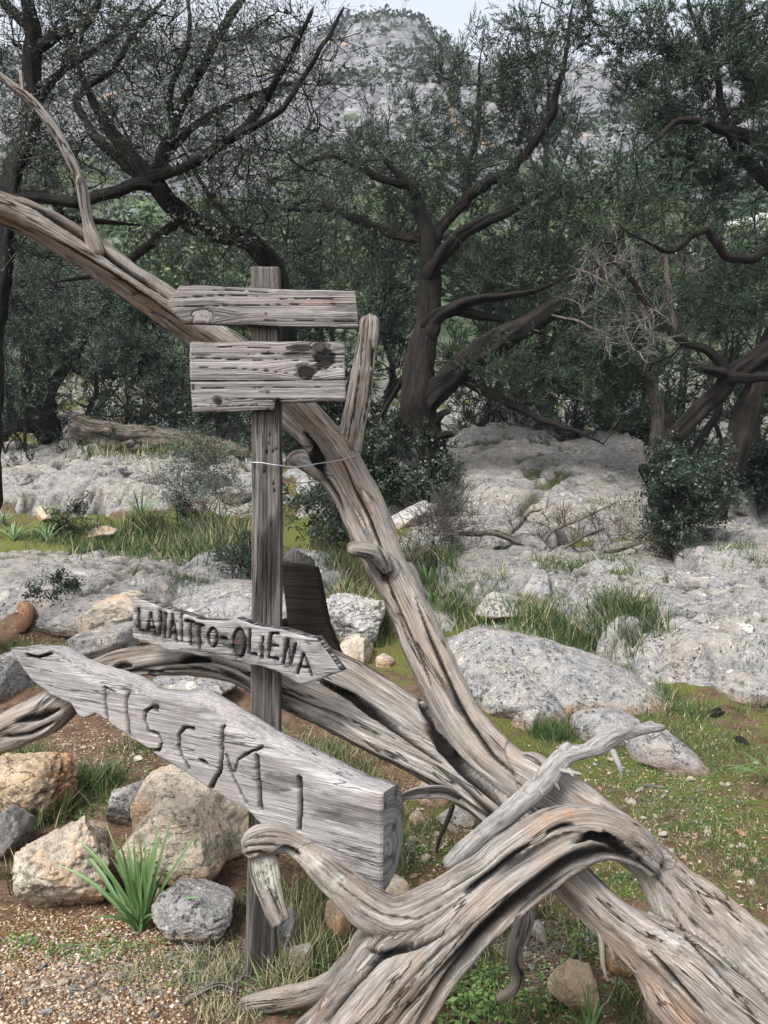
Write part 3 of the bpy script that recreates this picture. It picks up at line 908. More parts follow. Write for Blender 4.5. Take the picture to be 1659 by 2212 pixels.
    eg = np.vstack(eg)
    zc_ = np.zeros(len(eg))
    ck_ = 0.7 * (1 - sstep(0.03, 0.09, np.abs(fbm(np.vstack(extra) * np.array([14, 14, 30]), 3, 41))))
    quads = np.vstack([quads] + cq_)
    attrs = dict(grain=np.vstack([gr.reshape(-1, 3), eg]), dark=np.append(dk.ravel(), ck_), warm=np.append(wm.ravel(), zc_), lichen=np.zeros(len(Vtx)))
    me = mesh(name, Vtx, tris=np.vstack(tri), quads=quads, attrs=attrs)
    return part(name, me, M[mat], root)

def px_box(name, x0, x1, y0, y1, d0, d1, mat, root):
    pass

def lathe_screw(pt, nrm, r, mat, root, name='screw'):
    """countersunk screw head with a cross slot, lying in a face"""
    n = 14
    a = np.arange(n) / n * 2 * math.pi
    ex = np.cross(nrm, [0, 0, 1.0]); ex /= np.linalg.norm(ex)
    ez = np.cross(ex, nrm)
    rings = [(r * 0.25, 0.0006), (r * 0.30, 0.0022), (r * 0.8, 0.0026), (r, 0.0016), (r * 0.9, -0.003)]
    V = [pt + nrm * 0.0004]
    for rr, h in rings:
        V += [pt + (ex * math.cos(t) + ez * math.sin(t)) * rr * (1 if (k % 4 or rr > r * 0.5) else 1.8) + nrm * h for k, t in enumerate(a)]
    T = [(0, 1 + k, 1 + (k + 1) % n) for k in range(n)]
    Q = [(1 + i * n + k, 1 + (i + 1) * n + k, 1 + (i + 1) * n + (k + 1) % n, 1 + i * n + (k + 1) % n) for i in range(len(rings) - 1) for k in range(n)]
    base = Vector(root.parent.location) if root.parent else Vector(root.location)
    me = mesh(name, np.array(V) - np.array(base), tris=np.array(T), quads=np.array(Q))
    return link(name, me, mat, root)

PD_ = 2.50
sp = thing('signpost', 'grey wooden signpost with plain arrow boards on top and carved boards below', 'signpost', tuple(P(560, 2116, PD_) * [1, 1, 0]))

def build_post():
    ys = np.linspace(576, 2150, 380)
    cx = np.interp(ys, [576, 1106, 1600, 2150], [571.5, 575.5, 572, 559])
    hw = np.interp(ys, [576, 1106, 2150], [31, 32, 32]) / F * PD_
    z = CAMH - (ys - CY) / F * PD_
    x = (cx - CX) / F * PD_
    th = 0.055
    nf, ns_ = 34, 10
    prof = [(u, 0.0) for u in np.linspace(-1, 1, nf)] + [(1, v) for v in np.linspace(0, 1, ns_)[1:]] + [(u, 1) for u in np.linspace(1, -1, 8)[1:]] + [(-1, v) for v in np.linspace(1, 0, ns_)[1:-1]]
    prof = np.array(prof)
    n = len(prof)
    X = x[:, None] + hw[:, None] * prof[None, :, 0]
    Y = PD_ + th * np.broadcast_to(prof[:, 1][None], X.shape)
    Z = np.broadcast_to(z[:, None], X.shape).copy()
    g = np.stack([X - x[:, None], Y - PD_, Z], -1)
    nz = fbm(np.stack([g[..., 0].ravel() * 60, g[..., 1].ravel() * 60, g[..., 2].ravel() * 3], 1), 4, 5, 0.6).reshape(X.shape) * 0.0016
    cen = np.stack([x[:, None] + 0 * X, PD_ + th / 2 + 0 * X], -1)
    dx, dy = X - cen[..., 0], Y - cen[..., 1]
    rr = np.hypot(dx, dy)
    k = 1 + nz / rr
    # soft arrises
    cor = np.exp(-(np.minimum(1 - np.abs(prof[:, 0]), 9)) / 0.05)[None] * np.exp(-np.minimum(prof[:, 1], 1 - prof[:, 1]) / 0.06)[None]
    k = k - 0.05 * cor
    X, Y = cen[..., 0] + dx * k, cen[..., 1] + dy * k
    # wormholes and chips in the face, found in the photograph
    dark = np.zeros(X.shape)
    PXs = CX + F * X / Y
    PYs = CY + (CAMH - Z) * F / Y
    for (hx, hy, r_) in [(a_, b_, c_ * 0.62) for a_, b_, c_ in [(583, 940, 4), (581, 957, 3), (576, 977, 5), (590, 975, 4), (571, 1019, 4), (591, 1045, 4), (593, 1060, 4), (586, 1135, 3), (597, 970, 4)]]:
        e = np.exp(-(((PXs - hx) / r_) ** 2 + ((PYs - hy) / (r_ * 1.4)) ** 2) ** 2) * (prof[:, 1] < 0.05)[None]
        dark = np.maximum(dark, e)
        Y = Y + e * 0.01
    blot = fbm(np.stack([g[..., 0].ravel() * 14, g[..., 1].ravel() * 14, g[..., 2].ravel() * 1.6 + 4], 1), 4, 8).reshape(X.shape)
    dark = np.maximum(dark, 0.75 * sstep(0.10, 0.45, blot + 0.25 * (PYs > 1720)))
    V = np.stack([X, Y, Z], -1).reshape(-1, 3)
    gr = g.reshape(-1, 3)
    c0 = np.array([[x[0], PD_ + th / 2, z[0] + 0.001], [x[-1], PD_ + th / 2, z[-1]]])
    i = np.arange(n)
    t0 = np.stack([np.full(n, len(V)), (i + 1) % n, i], 1)
    b = (len(ys) - 1) * n
    t1 = np.stack([np.full(n, len(V) + 1), b + i, b + (i + 1) % n], 1)
    V = np.vstack([V, c0])
    N = len(V)
    me = mesh('post', V, tris=np.vstack([t0, t1]), quads=grid_quads(len(ys), n, True)[:, ::-1],
              attrs=dict(grain=np.vstack([gr, [[0, 0, 0], [0, 0, 0]]]), dark=np.append(dark.ravel(), [0, 0]), warm=np.zeros(N), lichen=np.zeros(N)))
    part('post', me, M['post'], sp)
build_post()

fd = 2.462
NV = np.array([0, -1.0, 0])
b1 = board('arrow_board', [(359, 656), (388, 614.5), (430, 615), (520, 619), (640, 624), (767.5, 627), (771, 665), (775.5, 703)], [(359, 659), (378, 680), (397, 698), (520, 701), (640, 704), (775.5, 706)],
           (359, fd), (775, fd - 0.004), 0.026, 'plank', sp, knots=[(437, 684, 18, 0.35)], warm_spots=[(680, 655, 40, 8, 0.35), (720, 650, 25, 5, 0.25)],
           dark_spots=[(425, 640, 12, 5, 0.5)], splits=[(371, 643, 575, 638, 1.4), (380, 662, 775, 657, 1.0), (450, 628, 600, 630, 0.9), (560, 690, 775, 696, 0.9), (600, 645, 772, 648, 0.8)])
lathe_screw(P(574, 677, fd - 0.002), NV, 0.0045, M['screw'], b1)
b2 = board('sign_plank', [(409.5, 737), (743, 737.5)], [(412, 821), (744.5, 819.5)], (409, fd), (745, fd), 0.026, 'plank', sp,
           knots=[(661, 801, 17, 0.95), (690, 750, 16, 0.8)], dark_spots=[(700, 775, 28, 26, 0.95), (650, 752, 34, 9, 0.85), (640, 765, 40, 6, 0.7), (440, 772, 14, 5, 0.5), (580, 764, 20, 3, 0.8)], splits=[(409, 765, 746, 765, 1.4), (409, 773, 746, 783, 1.1), (412, 792, 640, 806, 1.0), (409, 750, 600, 752, 0.9), (680, 800, 746, 790, 0.9)])
for a in ((579, 759), (574, 797)):
    lathe_screw(P(*a, fd - 0.002), NV, 0.004, M['screw'], b2)
b3 = board('sign_plank', [(410, 823.6), (744, 821.2), (746.5, 822)], [(410, 824), (413, 856), (415, 889), (500, 887), (592, 884), (594, 872), (600, 862), (606, 868.5), (660, 867.5), (746.5, 866)],
           (410, fd - 0.002), (746, fd - 0.002), 0.026, 'plank', sp, knots=[(470, 866, 8, 0.9)], dark_spots=[(600, 866, 12, 8, 0.9), (417, 836, 5, 9, 0.8), (570, 846, 16, 5, 0.6)], splits=[(409, 862, 598, 862, 1.2), (600, 862, 748, 861, 1.1), (430, 838, 700, 836, 0.9), (412, 878, 560, 876, 0.8)])
for a in ((577, 845.5), (577, 880)):
    lathe_screw(P(*a, fd - 0.004), NV, 0.0045, M['screw'], b3)

# carved board LANAITTO-OLIENA
cv = lambda L: [(219.4 + x * 0.3307, 1261.8 + y * 0.3307) for x, y in L]
def ell(cx, cy, rx, ry, n=14, sl=0.0):
    return [(cx + rx * math.cos(t) + sl * ry * math.sin(t), cy + ry * math.sin(t)) for t in np.linspace(0, 2 * math.pi, n)]
LAN = [
    [(240, 165), (243, 305), (272, 306)], [(300, 305), (318, 190), (350, 330)], [(306, 283), (344, 288)],
    [(378, 330), (382, 185), (412, 350), (417, 195)], [(445, 350), (460, 195), (490, 375)], [(450, 318), (482, 323)],
    [(520, 200), (525, 375)], [(545, 240), (600, 248)], [(580, 245), (580, 395)], [(605, 262), (660, 272)], [(635, 270), (642, 420)],
    ell(725, 350, 30, 60), [(785, 353), (812, 358)], ell(898, 385, 40, 92), [(968, 300), (960, 455), (1010, 462)],
    [(1052, 350), (1043, 480)], [(1155, 322), (1105, 320), (1090, 480), (1146, 491)], [(1098, 400), (1150, 405)],
    [(1185, 515), (1215, 365), (1232, 530), (1268, 390)], [(1280, 585), (1318, 455), (1370, 600)], [(1300, 542), (1350, 548)]]
lb_top = cv([(197, 78), (225, 85), (262, 100), (320, 122), (400, 152), (520, 186), (640, 226), (720, 232), (790, 240), (870, 226), (960, 255), (1100, 282), (1250, 318), (1345, 340), (1400, 352), (1462, 436), (1562, 572)])
lb_bot = cv([(197, 345), (250, 375), (350, 400), (450, 440), (520, 446), (650, 470), (740, 466), (800, 490), (950, 522), (1050, 546), (1150, 580), (1220, 620), (1300, 668), (1400, 640), (1500, 602), (1562, 576)])
b4 = board('carved_arrow_board', lb_top, lb_bot, (285, 2.60), (735, 2.33), 0.045, 'carved', sp, res=0.0026, strokes=[cv(s) for s in LAN], stroke_w=0.0062, stroke_d=0.014,
           edge_n=0.007, burn=0.9, face_n=0.002, chip=0.006, dark_spots=[(518, 1390, 18, 32, 0.8), (560, 1400, 80, 22, 0.35), (400, 1365, 100, 22, 0.3), (640, 1420, 40, 22, 0.3)])
lathe_screw(P(517, 1386, 2.425), NV, 0.006, M['rust'], b4)

# carved half-log board TISCALI
ct = lambda L: [(x * 0.529, 1261.8 + y * 0.529) for x, y in L]
TIS = [
    ([(424, 425), (430, 490), (436, 560)], 1.2), ([(430, 424), (468, 440)], 0.5), ([(515, 450), (520, 540), (528, 618)], 1.2),
    [(640, 515), (612, 505), (592, 522), (590, 560), (605, 600), (645, 614), (656, 650), (645, 680), (598, 680)],
    [(788, 592), (752, 586), (732, 612), (727, 670), (742, 712), (768, 750)],
    ([(903, 590), (907, 690), (896, 760), (856, 836)], 1.25), [(922, 700), (948, 790), (1000, 892)],
    ([(1049, 700), (1056, 810), (1062, 918)], 1.25), ([(1075, 668), (1020, 686), (972, 716), (955, 770)], 0.6), ([(1223, 790), (1228, 880), (1220, 1000)], 1.25),
    ([(105, 290), (150, 300), (200, 285)], 1.0), ([(815, 725), (840, 735)], 1.3)]
tb_top = [(20, 1401), (60, 1402), (100, 1410), (132, 1432), (180, 1462), (227, 1482), (270, 1502), (317, 1524), (370, 1531), (423, 1535), (476, 1566), (529, 1598), (582, 1626), (688, 1674), (760, 1702), (824, 1716)]
tb_bot = [(20, 1405), (69, 1473), (106, 1505), (153, 1521), (168, 1545), (180, 1553), (205, 1542), (227, 1558), (296, 1606), (370, 1653), (450, 1706), (529, 1748), (571, 1791), (635, 1822), (740, 1888), (808, 1926), (824, 1932)]
b5 = board('carved_log_board', tb_top, tb_bot, (20, 2.88), (824, 2.06), 0.12, 'carved', sp, res=0.0039, bulge=0.05, strokes=[(ct(s[0]), s[1]) if isinstance(s, tuple) else ct(s) for s in TIS],
           stroke_w=0.0075, stroke_d=0.020, edge_n=0.008, burn=0.5, face_n=0.0025, chip=0.010,
           dark_spots=[(600, 1690, 60, 24, 0.5), (700, 1760, 40, 14, 0.45), (160, 1480, 60, 18, 0.35), (330, 1580, 50, 16, 0.3), (640, 1770, 60, 14, 0.3)],
           warm_spots=[(820, 1725, 40, 14, 0.2)])
lathe_screw(P(489, 1618, 2.385), NV, 0.006, M['rust'], b5)

# dark sawn slab behind the post
sl = thing('sawn_slab', 'dark brown sawn half-log slab standing upright behind the post', 'slab', tuple(P(670, 1400, 2.74)))
board('slab_body', [(600, 1216), (650, 1222), (679, 1226), (686, 1250), (690, 1270), (697, 1310), (706, 1350), (735, 1425)], [(600, 1240), (611, 1262), (622, 1350), (630, 1392), (650, 1420), (700, 1428), (735, 1426)],
      (600, 2.74), (735, 2.70), 0.06, 'slab', sl, edge_n=0.006, face_n=0.004, res=0.005)
def slab_top():
    # weathered end grain: a tilted half-round cap
    n = 40
    c = P(640, 1222, 2.77)
    V, T = [c + np.array([0, 0.02, 0.012])], []
    rg = np.random.default_rng(5)
    for ring, k in ((0.35, 0.6), (0.7, 0.8), (1.0, 1.0)):
        for i in range(n):
            t = math.pi * 2 * i / n
            x = math.cos(t) * 0.066 * ring
            y = math.sin(t)
            yy = (0.045 if y > 0 else 0.028) * y * ring
            zz = (0.035 * (y + 0.6) if y > 0 else 0.02 * (y + 1)) * 1.0 - 0.012 * ring - 0.10 * max(0, x) + rg.normal() * 0.0012
            V.append(c + np.array([x, yy + 0.02, zz]))
    for i in range(n):
        V.append(V[1 + 2 * n + i] + np.array([0, 0, -0.06]))
    Q = [(1 + r * n + i, 1 + (r + 1) * n + i, 1 + (r + 1) * n + (i + 1) % n, 1 + r * n + (i + 1) % n) for r in range(3) for i in range(n)]
    T = [(0, 1 + i, 1 + (i + 1) % n) for i in range(n)]
    V = np.array(V)
    ang = np.arctan2(V[:, 1] - c[1], V[:, 0] - c[0])
    rad = np.hypot(V[:, 1] - c[1], V[:, 0] - c[0])
    me = mesh('slab_end', V, tris=np.array(T), quads=np.array(Q), attrs=dict(grain=np.stack([np.cos(ang) * 0.1, np.sin(ang) * 0.1, rad], 1), dark=np.zeros(len(V)), warm=np.zeros(len(V)), lichen=np.zeros(len(V))))
    part('slab_end', me, M['post'], sl, 'paler weathered end grain at the top')
slab_top()
# ------------------------------------------------------------------ tubes: limbs, roots, trunks
def tube_mesh(name, ctrl, nseg=64, step=0.007, ridges=((2, 0.10), (3, 0.07), (5, 0.05), (9, 0.025)), twist=0.6, grooves=(), noise=0.05, seed=1,
              ends=('round', 'round'), warm=(), lichen=(), dark=(), world=False, flat=1.0, fine=0.012, kink=0.0):
    """ctrl rows: px, py, depth, radius in survey px  (or x,y,z,r in metres when world)"""
    if world:
        rows = [list(c) for c in ctrl]
    else:
        rows = [list(P(c[0], c[1], c[2])) + [c[3] / F * c[2]] for c in ctrl]
    R = catmull(rows, step)
    p, r = R[:, :3], np.maximum(R[:, 3], 0.0008)
    if kink:
        s_ = np.concatenate([[0], np.cumsum(np.linalg.norm(np.diff(p, axis=0), axis=1))])
        rm = max(float(np.mean(r)), 0.004)
        p = p + np.stack([fbm(np.stack([s_ / (rm * 7), 0 * s_ + k * 5.1, 0 * s_ + seed], 1), 3, seed + 60 + k, 0.55) for k in range(3)], 1) * (r * kink)[:, None] * np.clip(s_ / (rm * 5), 0, 1)[:, None]
    t = np.gradient(p, axis=0)
    t /= np.linalg.norm(t, axis=1)[:, None] + 1e-9
    s = np.concatenate([[0], np.cumsum(np.linalg.norm(np.diff(p, axis=0), axis=1))])
    if world:
        _, e1, e2 = frames(p)
    else:
        vd = np.array([0, 0, CAMH]) - p
        vd[:, 2] *= 0.3
        e1 = vd - t * (vd * t).sum(1)[:, None]
        e1 /= np.linalg.norm(e1, axis=1)[:, None] + 1e-9
        e2 = np.cross(t, e1)
    th = np.arange(nseg) / nseg * 2 * math.pi
    S, T = np.meshgrid(s, th, indexing='ij')
    r0 = float(np.mean(r))
    rg = np.random.default_rng(seed)
    off = rg.uniform(-40, 40, 3)
    wob = fbm(np.stack([s * 2.2, 0 * s, 0 * s + seed], 1), 3, seed) * 1.1
    TT = T + twist * S + wob[:, None] * 0.5
    m = np.ones_like(S)
    for k, a in ridges:
        m += a * np.cos(k * TT + rg.uniform(0, 6.28) + 0.8 * fbm(np.stack([s * 1.7, 0 * s + k, 0 * s], 1), 2, seed + k)[:, None])
    g = np.stack([np.cos(TT) * r0, np.sin(TT) * r0, S], -1)
    gn = g.reshape(-1, 3) + off
    m += 0.7 * noise * fbm(p[:, None].repeat(nseg, 1).reshape(-1, 3) * 0 + np.stack([np.cos(T) * r0, np.sin(T) * r0, S], -1).reshape(-1, 3) * 9 + off, 3, seed + 1).reshape(S.shape)
    m += noise * fbm(gn * np.array([16, 16, 2.5]), 4, seed + 2, 0.55).reshape(S.shape)
    m += fine / max(r0, 0.01) * 0.14 * fbm(gn * np.array([70, 70, 3.5]), 3, seed + 3, 0.6).reshape(S.shape)
    dk = np.zeros_like(S)
    cr = 1 - np.abs(fbm(gn * np.array([24, 24, 1.5]), 3, seed + 14, 0.5).reshape(S.shape))
    cm = sstep(0.1, 0.45, fbm(gn * np.array([5, 5, 1.6]), 2, seed + 15).reshape(S.shape))
    cr = sstep(0.93, 0.995, cr) * cm
    cr2 = 1 - np.abs(fbm(gn * np.array([9, 9, 0.8]) + 7, 3, seed + 16, 0.5).reshape(S.shape))
    cr2 = sstep(0.94, 0.995, cr2) * sstep(-0.1, 0.2, fbm(gn * np.array([3, 3, 1.1]) + 3, 2, seed + 17).reshape(S.shape))
    m -= min(0.09, 0.006 / r0) * cr + min(0.34, 0.022 / r0) * cr2
    cr = np.maximum(cr, cr2)
    dk = 0.85 * cr
    for (a0, a1, wd, dp, f0, f1) in grooves:       # angle at both ends (degrees), width (deg), depth fraction, extent along
        f = S / s[-1]
        u = np.clip((f - f0) / (f1 - f0), 0, 1)
        ac = np.radians(a0 + (a1 - a0) * u) + 0.18 * np.interp(S, s, wob)
        dlt = (T - ac + math.pi) % (2 * math.pi) - math.pi
        env = sstep(f0, f0 + 0.06, f) * (1 - sstep(f1 - 0.06, f1, f))
        e = np.exp(-(dlt / math.radians(wd)) ** 2) * env
        m -= dp * e
        dk = np.maximum(dk, 0.75 * np.exp(-(dlt / math.radians(wd * 0.55)) ** 2) * env)
    rad = r[:, None] * m
    # end treatment
    for which, mode in ((0, ends[0]), (1, ends[1])):
        dist = s if which == 0 else s[-1] - s
        if mode == 'round':
            k = np.sqrt(np.clip(1 - (1 - np.clip(dist / np.maximum(r * 0.8, 1e-4), 0, 1)) ** 2, 0.0, 1))
            rad = rad * k[:, None]
        elif mode == 'torn':
            k = sstep(-0.1, 0.25, (dist[:, None] + r0 * 0.5 * fbm(gn * np.array([40, 40, 0.1]), 3, seed + 7).reshape(S.shape)) / (r0 * 0.5))
            rad = rad * np.clip(k, 0.5, 1)
        elif mode == 'broken':
            k = sstep(-0.3, 1.0, (dist[:, None] + r0 * 0.9 * fbm(gn * np.array([30, 30, 0.2]), 3, seed + 7).reshape(S.shape)) / (r0 * 0.35))
            rad = rad * np.clip(k, 0.35, 1)
    V = p[:, None] + e1[:, None] * (np.cos(T) * rad)[..., None] * flat + e2[:, None] * (np.sin(T) * rad)[..., None]
    wm = np.zeros(S.size)
    li = np.zeros(S.size)
    Vf = V.reshape(-1, 3)
    dk = dk.ravel()
    for arr, spots in ((wm, warm), (li, lichen), (dk, dark)):
        for (x, y, d, rx, amt) in spots:
            c = P(x, y, d)
            e = np.exp(-(((Vf - c) ** 2).sum(1) / (rx / F * d) ** 2))
            np.maximum(arr, amt * e, out=arr)
    n = nseg
    i = np.arange(n)
    N = len(Vf)
    b = (len(s) - 1) * n
    tris = np.vstack([np.stack([np.full(n, N), (i + 1) % n, i], 1), np.stack([np.full(n, N + 1), b + i, b + (i + 1) % n], 1)])
    Vf = np.vstack([Vf, p[0], p[-1]])
    gf = np.vstack([g.reshape(-1, 3) + off * 0.2, [[0, 0, 0], [0, 0, s[-1]]]])
    z2 = [0, 0]
    return mesh(name, Vf, tris=tris, quads=grid_quads(len(s), n, True)[:, ::-1], attrs=dict(grain=gf, dark=np.append(dk, z2), warm=np.append(wm, z2), lichen=np.append(li, z2)))

dt = thing('fallen_dead_tree', 'silvery fallen dead tree with an arched trunk and a long limb rising behind the signpost', 'dead tree', (1.1, 1.95, 0))
def limb(name, ctrl, label=None, mat='driftwood', **kw):
    kw.setdefault('kink', 0.22)
    return part(name, tube_mesh(name, ctrl, **kw), M[mat], dt, label)

# ---- the trunk and its main limbs grow together: skeletons first, then one fused body of wood
FUSED = []          # (rows x,y,z,r)
FW, FL, FD = [], [], []
def bone(ctrl, warm=(), lichen=(), dark=(), **kw):
    FUSED.append(np.array([list(P(c[0], c[1], c[2])) + [c[3] / F * c[2]] for c in ctrl]))
    FW.extend(warm); FL.extend(lichen); FD.extend(dark)

def fuse(name, slits, voxel=0.006):
    VV, QQ, TT, base = [], [], [], 0
    SK = []
    for k, rows in enumerate(FUSED):
        R = catmull(rows, 0.02)
        p, r = R[:, :3].copy(), R[:, 3].copy()
        s = np.concatenate([[0], np.cumsum(np.linalg.norm(np.diff(p, axis=0), axis=1))])
        rm = float(np.mean(r))
        p += np.stack([fbm(np.stack([s / (rm * 6), 0 * s + j * 5.1, 0 * s + k], 1), 3, 160 + k + j, 0.55) for j in range(3)], 1) * (r * 0.28)[:, None]
        t, e1, e2 = frames(p)
        n = 36
        th = np.arange(n) / n * 2 * math.pi
        S, T = np.meshgrid(s, th, indexing='ij')
        g = np.stack([np.cos(T) * rm, np.sin(T) * rm, S], -1).reshape(-1, 3) + 13.7 * k
        tw = T + 0.35 * S
        m = 1 + 0.09 * np.cos(2 * tw + k) + 0.08 * np.cos(3 * tw + 2.1 * k) + 0.05 * np.cos(5 * tw + k * 1.3)
        m = m + 0.16 * fbm(g * np.array([10, 10, 3.0]), 3, 170 + k).reshape(S.shape)
        rr = r[:, None] * m
        for dist in (s, s[-1] - s):
            rr = rr * np.sqrt(np.clip(1 - (1 - np.clip(dist / np.maximum(r * 0.8, 1e-4), 0, 1)) ** 2, 0.02, 1))[:, None]
        V = (p[:, None] + e1[:, None] * (np.cos(T) * rr)[..., None] + e2[:, None] * (np.sin(T) * rr)[..., None]).reshape(-1, 3)
        i = np.arange(n)
        N = len(V)
        b = (len(s) - 1) * n
        TT.append(np.vstack([np.stack([np.full(n, N), (i + 1) % n, i], 1), np.stack([np.full(n, N + 1), b + i, b + (i + 1) % n], 1)]) + base)
        QQ.append(grid_quads(len(s), n, True)[:, ::-1] + base)
        V = np.vstack([V, p[0], p[-1]])
        VV.append(V)
        base += len(V)
        SK.append((p, r, s, e1, e2, t))
    me = mesh('rough_body', np.vstack(VV), tris=np.vstack(TT), quads=np.vstack(QQ))
    tmp = link('rough_body', me, None)
    md = tmp.modifiers.new('remesh', 'REMESH')
    md.mode = 'VOXEL'
    md.voxel_size = voxel
    sm = tmp.modifiers.new('smooth', 'SMOOTH')
    sm.factor = 0.5
    sm.iterations = 5
    dg = bpy.context.evaluated_depsgraph_get()
    ev = tmp.evaluated_get(dg)
    m2 = ev.to_mesh()
    n = len(m2.vertices)
    V = np.empty(n * 3, np.float32); m2.vertices.foreach_get('co', V); V = V.reshape(-1, 3).astype(float)
    NR = np.empty(n * 3, np.float32); m2.vertices.foreach_get('normal', NR); NR = NR.reshape(-1, 3).astype(float)
    q = np.empty(len(m2.polygons) * 4, np.int32)
    m2.polygons.foreach_get('vertices', q)
    Q = q.reshape(-1, 4).copy()
    ev.to_mesh_clear()
    bpy.data.objects.remove(tmp)
    bpy.data.meshes.remove(me)
    # which strand each spot belongs to, and where along and around it
    best = np.full(n, 9.0)
    G = np.zeros((n, 3))
    for k, (p, r, s, e1, e2, t) in enumerate(SK):
        lo, hi = p.min(0) - 0.3, p.max(0) + 0.3
        c = np.nonzero(((V > lo) & (V < hi)).all(1))[0]
        for ch in np.array_split(c, max(1, len(c) // 4000)):
            d2 = ((V[ch][:, None] - p[None]) ** 2).sum(2)
            j = d2.argmin(1)
            u = V[ch] - p[j]
            st = float(s[-1] / (len(s) - 1))
            jf = np.clip(j + (u * t[j]).sum(1) / st, 0, len(s) - 1.001)
            j0 = jf.astype(int)
            w_ = (jf - j0)
            lerp = lambda A: A[j0] * ((1 - w_)[:, None] if A.ndim == 2 else 1 - w_) + A[j0 + 1] * (w_[:, None] if A.ndim == 2 else w_)
            u = V[ch] - lerp(p)
            rj, sj = lerp(r), lerp(s)
            sd = np.linalg.norm(u, axis=1) - rj
            ang = np.arctan2((u * lerp(e2)).sum(1), (u * lerp(e1)).sum(1)) + 0.35 * sj
            ss_ = sj
            ok = sd < best[ch]
            idx = ch[ok]
            best[idx] = sd[ok]
            rl = np.clip(rj[ok], 0.03, 0.2) ** 0.5 * 0.25
            G[idx] = np.stack([np.cos(ang[ok]) * rl + 13.7 * k, np.sin(ang[ok]) * rl + 7.1 * k, ss_[ok] + 3.3 * k], 1)
    cr = 1 - np.abs(fbm(G * np.array([24, 24, 1.3]), 3, 14, 0.5))
    cr = sstep(0.93, 0.995, cr) * sstep(0.0, 0.4, fbm(G * np.array([5, 5, 1.6]), 2, 15))
    cr2 = 1 - np.abs(fbm(G * np.array([10, 10, 0.7]) + 7, 3, 16, 0.5))
    cr2 = sstep(0.90, 0.99, cr2) * sstep(-0.05, 0.25, fbm(G * np.array([3, 3, 1.0]) + 3, 2, 17))
    disp = -0.004 * cr - 0.016 * cr2
    disp += 0.010 * fbm(G * np.array([18, 18, 1.6]), 4, 18, 0.55) + 0.006 * fbm(G * np.array([60, 60, 3.0]), 3, 19, 0.6) + 0.006 * fbm(V * 14, 3, 20)
    dk = np.maximum(0.8 * cr, 0.9 * cr2)
    # open splits and hollows seen in the photograph
    vd = np.array([0, 0, CAMH]) - V
    vd /= np.linalg.norm(vd, axis=1)[:, None]
    face = sstep(0.0, 0.25, (vd * NR).sum(1))
    PX, PY = CX + F * V[:, 0] / V[:, 1], CY + (CAMH - V[:, 2]) * F / V[:, 1]
    wob = fbm(V * 22, 3, 21) * 3.5
    for (line, w, depth, dmin, dmax) in slits:
        L = np.array(line, float)
        bd = np.full(n, 1e9)
        prog = np.zeros(n)
        ln = np.concatenate([[0], np.cumsum(np.linalg.norm(np.diff(L, axis=0), axis=1))])
        for i in range(len(L) - 1):
            a_, b_ = L[i], L[i + 1]
            ab = b_ - a_
            tt = np.clip(((PX - a_[0]) * ab[0] + (PY - a_[1]) * ab[1]) / (ab @ ab), 0, 1)
            dd = np.hypot(PX - a_[0] - tt * ab[0], PY - a_[1] - tt * ab[1])
            up_ = dd < bd
            bd = np.where(up_, dd, bd)
            prog = np.where(up_, (ln[i] + tt * np.linalg.norm(ab)) / ln[-1], prog)
        ww = w * np.sqrt(np.clip(4 * prog * (1 - prog), 0.02, 1)) + wob * 0.5
        kq = (1 - sstep(0.55, 1.0, bd / np.maximum(ww, 0.8))) * face * ((V[:, 1] > dmin) & (V[:, 1] < dmax))
        disp -= min(depth, 0.0024 * w) * kq
        rim = np.exp(-((bd / np.maximum(ww, 0.8) - 1.25) / 0.3) ** 2) * face * ((V[:, 1] > dmin) & (V[:, 1] < dmax))
        disp += 0.004 * rim
        dk = np.maximum(dk, 0.9 * kq)
    def relax(a, it):
        i0, i1 = Q.ravel(), np.roll(Q, -1, 1).ravel()
        deg = np.bincount(i0, minlength=n) + np.bincount(i1, minlength=n)
        for _ in range(it):
            sm_ = np.bincount(i0, a[i1], n) + np.bincount(i1, a[i0], n)
            a = 0.45 * a + 0.55 * sm_ / np.maximum(deg, 1)
        return a
    disp, dk = relax(disp, 2), np.clip(relax(dk, 1) * 1.15, 0, 1)
    V2 = V + NR * disp[:, None]
    at = [np.zeros(n), np.zeros(n), dk]
    for arr, spots in zip(at, (FW, FL, FD)):
        for (x, y, d, rx, amt) in spots:
            c = P(x, y, d)
            u = V - c
            e = np.exp(-((u ** 2).sum(1) / (rx / F * d) ** 2)) * (0.75 + 0.6 * fbm(G * np.array([20, 20, 2.5]), 3, 23))
            np.maximum(arr, np.clip(amt * e * (0.75 if arr is at[0] else 1.0), 0, 1), out=arr)
    m3 = mesh(name, V2, quads=Q, attrs=dict(grain=G, warm=at[0], lichen=at[1], dark=np.clip(at[2], 0, 1)))
    return part(name, m3, M['driftwood'], dt)

